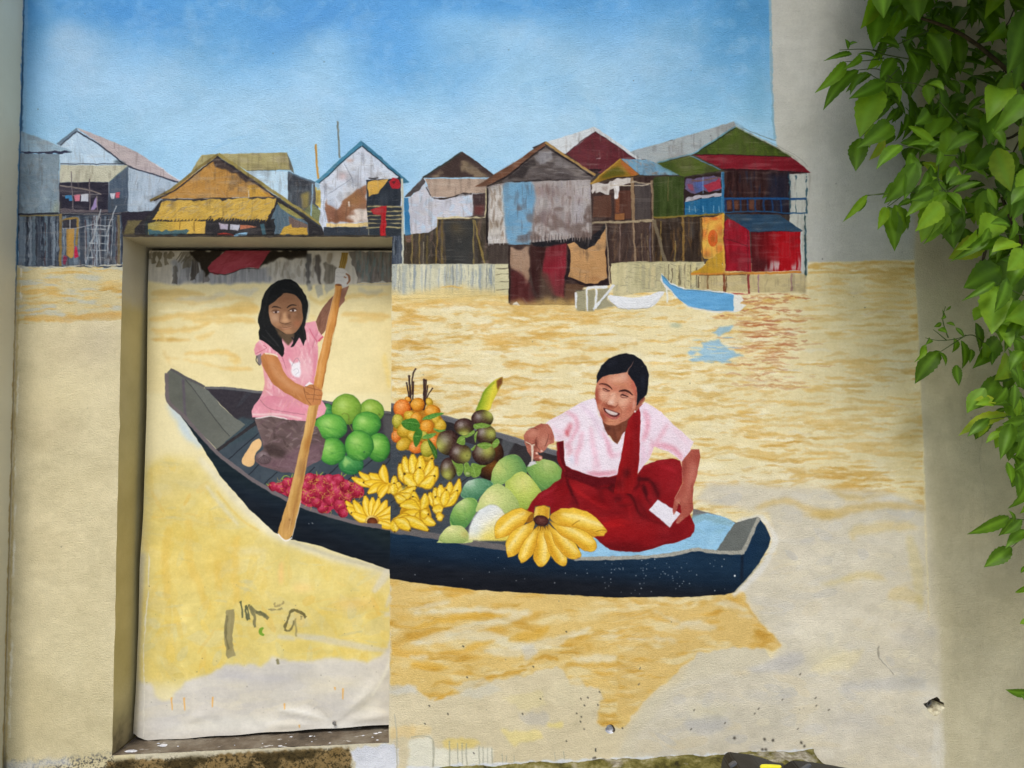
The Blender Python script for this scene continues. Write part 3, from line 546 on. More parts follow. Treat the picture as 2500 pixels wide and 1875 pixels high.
    for y in (864, 904, 942, 976, 1012, 1050): line([540, y + 4, 700, y, 852, y + 2], 11, (176, 162, 116), .9, ro=.8)
    fill([572, 892, 640, 868, 660, 858, 708, 856, 712, 900, 704, 1126, 660, 1126, 660, 945, 600, 932], (178, 32, 38), n=('b', 12), ro=1); line([690, 880, 690, 1100], 14, (140, 20, 28), .6)
    fill([840, 612, 862, 610, 878, 1384, 858, 1384], (196, 196, 178), ro=.6)
    # ======== dark gabled house with white wall
    motif(WALL, 'painted_house', 'painted house with dark brown gable and patchy white wall on dark stilts', [1040, 600, 1385, 375, 1680, 590, 1600, 745, 1610, 975, 1630, 1380, 880, 1380, 868, 780], layer=2)
    motif(WALL, 'painted_fence', 'painted pale corrugated fence standing in the water right of the door', [755, 1380, 1815, 1380, 1815, 1655, 755, 1700], layer=4)
    M = fill([870, 1112, 1165, 1040, 1170, 970, 1605, 972, 1640, 1390, 870, 1390], (68, 60, 50), n=('v', 14)); hatch(M, 90, [(90, 76, 50), (54, 48, 44), (104, 84, 50), (48, 46, 46), (112, 90, 80)], 170, 22, 90, .55)
    fill([1232, 992, 1500, 988, 1502, 1390, 1250, 1390], (54, 54, 52), n=('b', 10)); soft(1380, 1090, 110, 70, (78, 70, 56), .6); soft(1330, 1050, 60, 50, (110, 88, 50), .5)
    for p, w, c in [([940, 1110, 942, 1385], 13, (136, 118, 74)), ([1008, 1100, 1010, 1385], 13, (130, 110, 66)), ([1045, 1180, 1048, 1385], 8, (150, 140, 116)), ([1170, 980, 1160, 1385], 13, (126, 102, 50)), ([1212, 980, 1210, 1385], 20, (110, 92, 52)), ([1498, 985, 1502, 1385], 14, (132, 116, 74)), ([1506, 990, 1600, 1392], 16, (138, 118, 66)), ([1080, 1120, 1078, 1385], 18, (96, 84, 52))]: line(p, w, c, .9, sm=0, ro=.6)
    fill([875, 1120, 935, 1115, 930, 1180, 880, 1180], (130, 96, 82), .7, ro=2)
    fill([868, 782, 912, 786, 930, 1112, 882, 1122], (56, 120, 164), n=('v', 10))
    M = fill([912, 792, 1058, 640, 1110, 760, 1300, 782, 1484, 754, 1492, 948, 1170, 966, 1166, 1042, 1100, 1096, 930, 1112], (198, 198, 206), n=('b', 8), ro=1); hatch(M, 70, [(180, 206, 226), (206, 204, 206), (192, 190, 196), (186, 210, 228), (206, 200, 200)], 110, 36, 20, .5, 40)
    fill([878, 772, 960, 690, 1040, 603, 1078, 622, 1000, 720, 925, 772], (82, 76, 76), ro=1, n=('b', 10)); fill([1046, 612, 1090, 618, 1070, 650], (214, 218, 222))
    M = fill([1060, 612, 1690, 616, 1600, 742, 1390, 746, 1300, 778, 1120, 772], (178, 156, 138), n=('h', 8)); line([1120, 775, 1170, 790, 1300, 778, 1390, 748, 1480, 752], 12, (60, 52, 50), ro=1, tp=-.3); line([1070, 690, 1110, 760], 9, (70, 62, 60))
    M = fill([1036, 604, 1385, 374, 1690, 600], (68, 54, 50), n=('b', 8)); clipto(M); fill([1100, 606, 1380, 418, 1640, 604], (140, 122, 98), .85, brk=('b', -.05, .35), fe=3); clipto(None); line([1040, 604, 1200, 500, 1385, 378], 16, (56, 60, 56)); line([1385, 378, 1540, 480, 1690, 600], 16, (62, 48, 46))
    fill([1490, 756, 1602, 746, 1602, 944, 1496, 948], (66, 50, 50), n=('v', 16)); fill([1500, 860, 1590, 850, 1590, 940, 1500, 942], (112, 50, 46), .6, fe=3); line([1606, 690, 1612, 850, 1602, 960, 1380, 964, 1168, 970], 13, (206, 192, 152), sm=0, ro=1); line([1622, 680, 1626, 1000], 16, (34, 28, 28), sm=0)
    M = fill([755, 1380, 1692, 1378, 1692, 1660, 755, 1660], (194, 192, 168), n=('v', 16)); slats(760, 1685, 1385, 1650, 60, [(214, 212, 182), (222, 218, 188), (160, 168, 170), (146, 156, 160), (208, 204, 172)], 8, 34, .75); slats(760, 1685, 1385, 1640, 22, [(120, 126, 128), (134, 138, 134)], 3, 6, .7)
    fill([1692, 1378, 1816, 1378, 1812, 1660, 1692, 1660], (212, 206, 168), n=('b', 8))
    for y in (1420, 1470, 1545, 1612): line([1700, y, 1812, y - 4], 7, (110, 104, 84), .9, ro=.8)
    fill([755, 1610, 900, 1650, 1100, 1600, 1400, 1580, 1690, 1630, 1815, 1650, 1815, 1720, 755, 1720], (222, 196, 126), .75, fe=5, ro=4); line([1200, 1590, 1300, 1580, 1400, 1595], 18, (214, 172, 90), .7, tp=-.8)
    # ======== the old grey house in the middle
    frame(1150, 280, FQ)
    motif(WALL, 'painted_house', 'painted old grey house with sky-blue stain and tan cloth hanging below', [30, 582, 600, 220, 1010, 490, 965, 530, 980, 900, 1090, 880, 1130, 1370, 850, 1420, 840, 1535, 310, 1535, 305, 1060, 150, 1042, 130, 585], layer=5)
    motif(WALL, 'painted_house', 'painted maroon gable under a white roof behind the old grey house', [610, 220, 1000, 98, 1385, 362, 1200, 362, 1010, 490], layer=3)
    fill([608, 222, 1000, 98, 1388, 362, 1330, 364, 1005, 140, 765, 318, 740, 312], (206, 211, 213), n=('b', 6)); M = fill([770, 318, 1005, 138, 1335, 362, 1200, 370, 1060, 480, 940, 445], (96, 42, 48), n=('b', 8)); hatch(M, 40, [(112, 52, 56), (84, 34, 40), (104, 50, 60)], 120, 18, 10, .5); line([770, 318, 900, 210, 1005, 140, 1180, 255, 1335, 362], 8, (60, 30, 34), .8, sm=0); fill([940, 440, 1060, 440, 1010, 485], (36, 22, 26)); line([1010, 355, 1050, 350], 6, (200, 190, 190), .7)
    M = fill([130, 580, 300, 545, 966, 526, 978, 1005, 480, 1036, 150, 1044], (164, 156, 152), n=('v', 14))
    hatch(M, 130, [(178, 170, 166), (146, 130, 124), (120, 96, 92), (158, 150, 156), (186, 180, 176), (130, 108, 100)], 110, 26, 90, .5, 10)
    for x, y, rx, ry, c, a in [(630, 620, 60, 60, (96, 72, 70), .6), (590, 830, 40, 90, (92, 66, 66), .55), (680, 820, 90, 60, (126, 104, 102), .5), (880, 800, 70, 150, (162, 158, 164), .6), (780, 640, 120, 60, (150, 132, 126), .5), (540, 620, 40, 70, (140, 104, 92), .5), (880, 690, 30, 40, (130, 108, 110), .5), (920, 620, 60, 60, (176, 170, 172), .6)]: soft(x, y, rx, ry, c, a, n=('v', 10))
    M = fill([148, 590, 255, 566, 272, 760, 280, 1040, 135, 1042, 150, 800], (196, 190, 182), n=('v', 14)); hatch(M, 40, [(128, 110, 92), (214, 208, 202), (150, 134, 116)], 110, 18, 92, .6); soft(200, 880, 50, 40, (104, 84, 62), .7)
    for x in np.arange(140, 280, 18): line([x, 985, x + rs.uniform(-6, 6), 1050 + rs.uniform(-10, 10)], 10, (206, 202, 198), sm=0, tp=.6)
    fill([262, 580, 330, 545, 480, 540, 518, 660, 505, 780, 488, 950, 470, 1055, 400, 1088, 300, 1035, 268, 800], (112, 158, 188), .97, sm=1, fe=3, n=('b', 9)); soft(360, 680, 14, 90, (96, 110, 120), .6, 5); soft(430, 720, 14, 80, (92, 104, 116), .6, -8); soft(380, 950, 50, 70, (134, 168, 190), .5)
    # gable
    M = fill([245, 545, 600, 252, 1000, 502, 962, 530, 600, 530, 300, 548], (92, 84, 82), n=('h', 14)); hatch(M, 90, [(118, 110, 106), (66, 58, 56), (136, 130, 128), (80, 70, 66)], 110, 13, 3, .6, 6)
    fill([512, 350, 560, 300, 640, 290, 660, 330, 640, 380, 520, 384], (150, 148, 150), .8, ro=4, fe=2); fill([300, 520, 420, 410, 500, 370, 512, 400, 420, 500], (48, 42, 42), .8, ro=3, fe=2); fill([700, 350, 800, 400, 780, 440, 660, 420], (138, 132, 130), .6, fe=4); line([300, 545, 600, 532, 965, 520], 10, (50, 44, 44), .9, ro=1)
    fill([28, 582, 330, 400, 598, 220, 600, 256, 420, 390, 250, 530, 130, 575], (112, 74, 54), n=('h', 12)); line([130, 578, 290, 500, 440, 378, 600, 258], 12, (34, 26, 26)); line([598, 222, 800, 362, 1010, 490], 20, (168, 134, 80), sm=0); line([602, 256, 800, 382, 985, 500], 13, (36, 30, 32), sm=0)
    line([132, 590, 128, 1040], 14, (32, 26, 26), sm=0)
    # rooms and stilts to the right of it
    M = fill([968, 560, 1500, 488, 1500, 870, 980, 872], (58, 42, 38), n=('v', 10)); fill([990, 660, 1135, 650, 1135, 830, 985, 830], (88, 58, 46), n=('v', 8)); fill([1160, 620, 1295, 610, 1295, 840, 1160, 845], (84, 52, 42), n=('v', 10)); fill([1165, 800, 1240, 798, 1240, 848, 1165, 850], (140, 92, 56)); fill([1170, 650, 1200, 640, 1200, 790, 1170, 790], (116, 68, 46)); fill([1325, 545, 1452, 560, 1452, 845, 1325, 850], (72, 64, 62), n=('v', 8))
    M = fill([1100, 872, 1700, 845, 1700, 1196, 1130, 1200], (68, 52, 46), n=('v', 10)); hatch(M, 80, [(88, 68, 56), (50, 38, 34), (106, 80, 60), (60, 52, 52)], 170, 16, 90, .6)
    fill([1490, 500, 1700, 500, 1700, 812, 1492, 822], (56, 66, 30), n=('v', 12))
    fill([964, 565, 1050, 548, 1110, 560, 1130, 540, 1290, 505, 1300, 540, 1180, 585, 1120, 600, 1125, 640, 1085, 645, 1040, 620, 1010, 640, 1000, 610, 970, 645], (196, 188, 180), ro=2.5); fill([1152, 560, 1200, 560, 1186, 684, 1164, 684], (214, 210, 206), ro=1); fill([1050, 580, 1110, 575, 1100, 620, 1060, 610], (150, 136, 126), .7, fe=2); line([1120, 570, 1290, 575, 1440, 565], 8, (190, 176, 156))
    for p, w, c in [([1302, 500, 1314, 870], 27, (146, 120, 90)), ([1462, 530, 1480, 870], 22, (140, 118, 94)), ([980, 874, 1250, 866, 1500, 856], 20, (168, 152, 122)), ([1310, 870, 1330, 1190], 15, (150, 126, 100)), ([1470, 860, 1480, 1185], 17, (128, 108, 86)), ([1505, 870, 1582, 1182], 30, (112, 100, 80)), ([1205, 880, 1205, 1190], 9, (120, 100, 90)), ([1380, 960, 1385, 1190], 9, (120, 100, 80)), ([1430, 980, 1435, 1190], 8, (116, 98, 76)), ([1450, 870, 1450, 1190], 9, (100, 92, 104)), ([1520, 870, 1560, 1190], 10, (140, 120, 76)), ([1300, 540, 1455, 560], 10, (170, 154, 130)), ([1640, 850, 1645, 1185], 10, (130, 104, 56))]: line(p, w, c, .92, sm=0, ro=.6)
    fill([960, 565, 1080, 460, 1210, 355, 1362, 488, 1100, 520], (150, 114, 44), n=('b', 14)); fill([1040, 520, 1130, 440, 1190, 420, 1260, 478, 1180, 500], (84, 82, 24), .9, fe=3); fill([1212, 358, 1362, 486, 1300, 490, 1215, 400], (168, 98, 50), .95, fe=1.5, n=('b', 10)); line([965, 560, 1090, 455, 1210, 357], 12, (176, 136, 56), .9); line([1100, 524, 1362, 492], 9, (52, 40, 34))
    M = fill([1212, 355, 1470, 368, 1700, 490, 1372, 492], (112, 152, 176), n=('b', 8)); hatch(M, 50, [(136, 172, 190), (92, 132, 160), (160, 150, 140), (170, 140, 120)], 60, 14, 20, .5, 40); line([1372, 492, 1700, 492], 6, (50, 56, 60), .8)
    # skirt of the grey house and the lower box
    fill([300, 1050, 480, 1050, 980, 985, 985, 880, 1092, 882, 1120, 1380, 850, 1400, 845, 1540, 310, 1540], (62, 46, 42), n=('v', 10))
    fill([480, 1038, 700, 1010, 978, 985, 1090, 880, 1098, 1010, 1000, 1090, 880, 1110, 770, 1060, 500, 1066], (30, 28, 32), ro=1)
    for x in np.arange(485, 975, 22): line([x, 980, x + rs.uniform(-5, 5), 1030 + rs.uniform(-22, 12)], 14, (158, 146, 140), sm=0, tp=.7)
    for x in np.arange(490, 975, 27): line([x, 1040, x + rs.uniform(-5, 5), 965 + rs.uniform(-20, 30)], 8, (40, 34, 36), .85, sm=0, tp=.8)
    M = fill([314, 1064, 400, 1088, 472, 1056, 478, 1240, 446, 1390, 400, 1280, 318, 1250], (166, 136, 112), .95, ro=2, fe=1.5, n=('v', 14)); M = fill([480, 1062, 606, 1072, 570, 1240, 548, 1500, 500, 1380, 478, 1250], (56, 30, 28), n=('v', 8), fe=1.5); M = fill([606, 1072, 776, 1038, 768, 1240, 750, 1380, 756, 1490, 650, 1450, 570, 1300], [(110, 40, 44), (132, 34, 46), (112, 52, 54)], gr=(600, 1080, 760, 1400), fe=1.5, n=('v', 12))
    fill([316, 1250, 400, 1270, 480, 1380, 530, 1530, 316, 1536], (84, 36, 36), .85, fe=4, n=('v', 10)); fill([555, 1250, 620, 1290, 680, 1460, 560, 1510], (86, 66, 54), .8, fe=4); fill([760, 1370, 930, 1370, 900, 1420, 850, 1530, 760, 1500], (92, 66, 48), fe=2, n=('b', 10)); line([312, 1060, 308, 1530], 12, (40, 30, 28), sm=0)
    fill([752, 1345, 778, 1200, 785, 1100, 1105, 1060, 1120, 1380, 990, 1392, 880, 1376, 800, 1330], (36, 24, 26), ro=1.5)
    M = fill([776, 1042, 832, 1032, 870, 1068, 930, 1084, 1000, 1056, 1040, 1000, 1082, 925, 1100, 1040, 1086, 1100, 1104, 1326, 1060, 1345, 1000, 1372, 900, 1362, 850, 1330, 790, 1312, 806, 1180, 800, 1100], (186, 142, 94), ro=1.2, n=('b', 8)); soft(1000, 1330, 70, 30, (150, 104, 64), .6); soft(930, 1180, 70, 90, (196, 152, 102), .5)
    line([1088, 880, 1108, 1120, 1124, 1370], 10, (158, 138, 116), sm=0); line([1104, 900, 1122, 1150, 1136, 1370], 8, (50, 36, 34), sm=0)
    M = fill([1136, 1204, 1240, 1190, 1420, 1200, 1700, 1188, 1700, 1440, 1440, 1430, 1150, 1476], (194, 184, 142), n=('v', 12)); slats(1150, 1690, 1205, 1430, 34, [(208, 198, 152), (172, 168, 140), (214, 204, 160), (160, 156, 132)], 16, 44, .7); hatch(M, 26, [(120, 116, 100), (100, 98, 88)], 70, 4, 10, .6, 30)
    fill([300, 1520, 600, 1490, 860, 1490, 860, 1570, 300, 1590], (214, 178, 104), .75, fe=5, ro=4); fill([340, 1545, 370, 1512, 390, 1545], (234, 226, 206), .9, ro=1.5)
    for p in ([845, 1425, 928, 1420, 928, 1590, 852, 1580], [940, 1418, 1005, 1416, 996, 1590, 940, 1590], [1020, 1415, 1120, 1400, 1100, 1500, 1170, 1550, 1010, 1580]): fill(p, (158, 152, 122), fe=2, n=('b', 8))
    motif(WALL, 'painted_trestle', 'painted white landing trestle left of the white boat', [840, 1395, 930, 1380, 1160, 1370, 1020, 1575, 850, 1590], layer=6)
    for p, w in [([930, 1404, 1105, 1394], 22), ([932, 1410, 936, 1590], 15), ([1012, 1410, 1004, 1570], 18), ([1156, 1375, 1075, 1470, 990, 1576], 20), ([845, 1440, 852, 1565], 12), ([845, 1428, 925, 1422], 8)]: line(p, w, (224, 226, 226) if w > 9 else (70, 62, 54), .97, sm=0, ro=.8)
    motif(WALL, 'painted_boat', 'small painted white boat moored below the stilt houses', [1108, 1462, 1300, 1480, 1558, 1422, 1535, 1482, 1440, 1562, 1230, 1572, 1160, 1542], layer=7)
    fill([1108, 1462, 1300, 1480, 1430, 1462, 1558, 1422, 1535, 1482, 1440, 1562, 1230, 1572, 1160, 1542], (228, 230, 232), sm=1); line([1112, 1500, 1160, 1545, 1230, 1574, 1440, 1566], 5, (150, 140, 110), .6)
    # ======== green and red house
    frame(1550, 280, FQ)
    motif(WALL, 'painted_house', 'painted green gabled house with red awning and red shack on stilts', [0, 290, 800, 52, 1290, 340, 1425, 468, 1395, 800, 1385, 1440, 520, 1420, 540, 1190, 150, 1190, 150, 510, 180, 390], layer=4)
    motif(WALL, 'painted_house', 'painted open wooden house with small blue tin roof between grey and green houses', [-195, 268, 0, 290, 150, 370, 365, 492, 150, 510, 150, 1195, -400, 1195, -490, 870, -570, 560, -330, 355], layer=3)
    fill(R(1250, 460, 1400, 1290), (194, 196, 188), n=('g', 3))
    fill([-40, 300, 0, 288, 400, 175, 800, 52, 818, 92, 480, 312, 180, 392, 120, 372, 30, 352], (160, 168, 170), n=('b', 6))
    M = fill([478, 318, 815, 98, 1265, 340], (70, 86, 32), n=('b', 10)); fill([478, 318, 620, 250, 600, 320], (40, 54, 20), .8, fe=4); fill([820, 100, 1260, 330, 1220, 335, 940, 190], (46, 62, 20), .8, fe=3); hatch(M, 40, [(90, 112, 36), (60, 80, 24)], 80, 22, 80, .4)
    line([182, 390, 480, 308, 640, 205, 815, 94], 12, (112, 156, 172), sm=0); line([185, 398, 480, 322, 815, 108], 7, (30, 42, 34), sm=0)
    line([815, 92, 1050, 210, 1290, 345], 9, (170, 172, 150), .8, sm=0); line([880, 110, 1140, 210], 5, (96, 100, 92), .8, sm=0); line([1060, 200, 1300, 330, 1400, 420], 3, (110, 112, 104), .7)
    M = fill([182, 398, 440, 332, 694, 448, 400, 502, 360, 492], (76, 90, 34), n=('b', 10)); fill([182, 398, 300, 370, 330, 440, 360, 492], (50, 66, 24), .7, fe=5); fill([600, 410, 690, 448, 520, 480], (54, 68, 24), .7, fe=4)
    fill([470, 320, 900, 325, 1262, 342, 1424, 468, 1060, 445, 700, 436], (118, 24, 36), n=('h', 8)); fill([700, 436, 1060, 446, 1420, 466, 1240, 485, 720, 452], (44, 18, 22), .95); line([440, 328, 560, 380, 694, 446], 9, (90, 120, 140), sm=0); line([480, 324, 900, 326, 1262, 344], 7, (56, 18, 26), sm=0)
    fill([150, 512, 400, 500, 396, 815, 150, 832], (58, 72, 32), n=('v', 12)); line([268, 505, 266, 700], 6, (110, 96, 60), .8, sm=0); fill([150, 520, 190, 516, 190, 826, 150, 830], (40, 52, 22), .7, fe=3)
    fill([398, 510, 705, 465, 705, 800, 398, 812], (42, 30, 30)); M = fill([405, 520, 550, 505, 690, 495, 692, 600, 600, 628, 560, 615, 490, 640, 408, 605], (100, 88, 118), ro=2); fill([560, 570, 620, 550, 690, 505, 690, 604, 590, 622], (160, 46, 62), .95, ro=2); fill([480, 545, 560, 530, 552, 615, 500, 632], (76, 96, 152), .9, ro=2); fill([405, 560, 470, 560, 480, 620, 410, 600], (150, 70, 90), .8, ro=2); line([460, 530, 540, 535, 680, 505], 10, (110, 82, 76)); line([552, 500, 552, 640], 7, (130, 160, 190), .7, sm=0)
    fill([404, 672, 560, 650, 695, 632, 702, 662, 600, 668, 550, 690, 540, 665, 470, 695, 404, 712], (172, 168, 174), ro=1.5); fill([404, 708, 470, 694, 540, 680, 704, 662, 704, 796, 404, 818], (34, 96, 136), n=('v', 12))
    for x in (440, 487, 550, 636, 680): line([x, 735, x + 3, 790], 9, (120, 164, 190), .7, sm=0)
    M = fill([720, 452, 1252, 466, 1258, 806, 720, 802], (48, 28, 28), n=('v', 12)); hatch(M, 60, [(74, 42, 36), (34, 22, 24), (30, 38, 60), (66, 36, 30)], 130, 18, 90, .5); fill([1080, 480, 1250, 475, 1250, 800, 1080, 800], (26, 34, 56), .6, fe=6)
    for x in (760, 815, 945): fill(R(x - 18, 695, x + 20, 765), (112, 68, 50), .8, fe=1.5)
    line([720, 682, 1000, 678, 1390, 682], 17, (28, 72, 122)); line([720, 790, 1000, 782, 1250, 796, 1395, 797], 11, (34, 80, 122), .9)
    for x in (730, 790, 850, 910, 970, 1040, 1110, 1180): line([x, 680, x + 8, 785], 14, (24, 60, 108), .75, sm=0)
    for p, w in [([1250, 470, 1252, 800], 9), ([1302, 682, 1304, 796], 11), ([1385, 470, 1391, 795], 10), ([1368, 800, 1378, 900, 1384, 1320], 13), ([1300, 490, 1305, 680], 3)]: line(p, w, (44, 78, 92), .9, sm=0, ro=1.2)
    line([708, 462, 716, 805], 22, (46, 106, 148), sm=0); line([700, 465, 705, 800], 6, (120, 160, 186), .6, sm=0)
    M = fill([150, 832, 545, 820, 545, 1195, 150, 1195], (54, 42, 34), n=('v', 12)); hatch(M, 60, [(104, 76, 40), (36, 30, 28), (80, 60, 40), (120, 84, 44)], 150, 16, 92, .5); soft(460, 940, 26, 110, (96, 96, 96), .5)
    for p, w, c in [([150, 832, 420, 822, 720, 800], 15, (132, 114, 48)), ([390, 818, 392, 1195], 17, (134, 104, 56)), ([530, 830, 544, 1195], 13, (120, 94, 56)), ([205, 860, 215, 1195], 12, (120, 98, 52)), ([330, 1020, 322, 1195], 9, (150, 124, 66)), ([150, 850, 250, 1195], 26, (116, 104, 84))]: line(p, w, c, .9, sm=0, ro=.6)
    M = fill([-60, 1190, 320, 1185, 560, 1195, 530, 1300, 530, 1420, -60, 1440], (192, 184, 144), n=('v', 12)); slats(0, 520, 1200, 1410, 26, [(212, 200, 148), (166, 160, 130), (206, 194, 150)], 16, 40, .7); hatch(M, 40, [(96, 92, 80), (120, 114, 98)], 80, 4, 5, .7, 25); slats(180, 520, 1210, 1400, 9, [(82, 72, 56)], 4, 8, .7)
    fill([520, 1295, 1386, 1288, 1386, 1445, 520, 1425], (196, 180, 134), fe=3, n=('b', 9))
    M = fill([538, 830, 630, 834, 716, 800, 716, 1092, 660, 1140, 620, 1172, 560, 1168, 544, 1150], (222, 178, 78), ro=1); clipto(M)
    for x, y, rx, ry in [(570, 850, 45, 45), (690, 930, 45, 60), (560, 970, 28, 60), (580, 1120, 40, 40), (690, 1080, 40, 50), (640, 840, 40, 20), (700, 830, 30, 30)]: soft(x, y, rx * 1.2, ry * 1.2, (206, 96, 44), .9)
    clipto(None); ball(632, 1000, 42, 66, 0, (200, 100, 40), (206, 96, 40), (170, 90, 30), l=(0, 0)); soft(632, 1000, 18, 32, (160, 84, 30), .7); line([540, 835, 546, 1150], 8, (90, 60, 30), .8, sm=0)
    fill([450, 1288, 520, 1245, 590, 1200, 650, 1150, 712, 1092, 718, 1292], (192, 148, 46), ro=2, n=('b', 10)); line([712, 800, 718, 1000, 720, 1290], 18, (216, 166, 66), sm=0)
    fill([726, 804, 960, 806, 1172, 812, 1260, 870, 1360, 942, 1140, 940, 930, 948, 830, 880], (46, 72, 96), n=('h', 9)); line([950, 880, 1200, 872], 12, (70, 98, 120), .5)
    M = fill([724, 866, 748, 838, 840, 880, 924, 938, 942, 1272, 736, 1262], (150, 24, 40), n=('v', 12)); line([740, 1010, 830, 1035, 910, 1065], 5, (80, 14, 24), .9); line([726, 862, 724, 1000, 738, 1262], 9, (110, 14, 28), .9); line([912, 940, 914, 1260], 7, (90, 14, 28), .8, sm=0)
    M = fill([936, 950, 1150, 940, 1346, 946, 1342, 1262, 944, 1268], [(80, 22, 26), (112, 16, 22), (168, 18, 28), (170, 20, 30)], gr=(940, 1100, 1300, 1100), n=('v', 14)); fill([1000, 1262, 1120, 1180, 1200, 1200, 1240, 1240, 1300, 1210, 1342, 1100, 1342, 1264], (206, 200, 198), .75, brk=('v', -.2, .5), fe=4); fill([950, 1150, 1080, 1170, 1080, 1260, 950, 1262], (64, 26, 28), .7, fe=5)
    line([1347, 946, 1348, 1270], 12, (204, 208, 206), sm=0); line([1375, 820, 1384, 1300], 9, (50, 74, 74), .9, sm=0, ro=1.2); line([940, 950, 1150, 942, 1350, 946], 6, (30, 44, 60), .8)
    line([455, 1290, 720, 1286, 1100, 1280, 1345, 1274], 17, (202, 134, 56)); line([520, 1300, 900, 1294], 6, (90, 56, 26), .8)
    for p, w, c in [([720, 1290, 722, 1445], 17, (120, 62, 40)), ([918, 1290, 920, 1452], 18, (136, 44, 46)), ([1000, 1290, 1005, 1445], 11, (150, 110, 124)), ([1268, 1285, 1272, 1435], 13, (160, 124, 116)), ([590, 1300, 592, 1412], 12, (126, 86, 48)), ([650, 1445, 820, 1450, 920, 1455], 8, (176, 60, 66)), ([740, 1300, 738, 1440], 6, (90, 60, 40)), ([515, 1310, 515, 1400], 10, (90, 72, 50))]: line(p, w, c, .9, sm=0, ro=.8)
    motif(WALL, 'painted_boat', 'painted sky-blue boat with upturned bow below the red shack', [212, 1292, 290, 1368, 390, 1408, 720, 1442, 805, 1458, 802, 1592, 620, 1588, 430, 1552, 300, 1432, 222, 1352], layer=8)
    fill([205, 1285, 290, 1360, 390, 1402, 720, 1436, 812, 1452, 860, 1460, 890, 1500, 840, 1530, 900, 1545, 808, 1602, 620, 1598, 430, 1564, 290, 1440, 215, 1360], (232, 232, 224), .95, ro=1.5)
    M = fill([212, 1295, 245, 1318, 290, 1370, 390, 1410, 520, 1420, 720, 1444, 804, 1462, 796, 1500, 804, 1560, 798, 1590, 620, 1586, 430, 1550, 360, 1500, 300, 1430, 225, 1350], (102, 166, 212), n=('h', 7)); hatch(M, 40, [(122, 182, 222), (90, 154, 204), (112, 172, 214)], 140, 12, 4, .4, 6); line([215, 1296, 290, 1372, 390, 1412, 720, 1446], 4, (70, 90, 90), .7); line([256, 1400, 262, 1520], 16, (226, 226, 216), .9, sm=0)

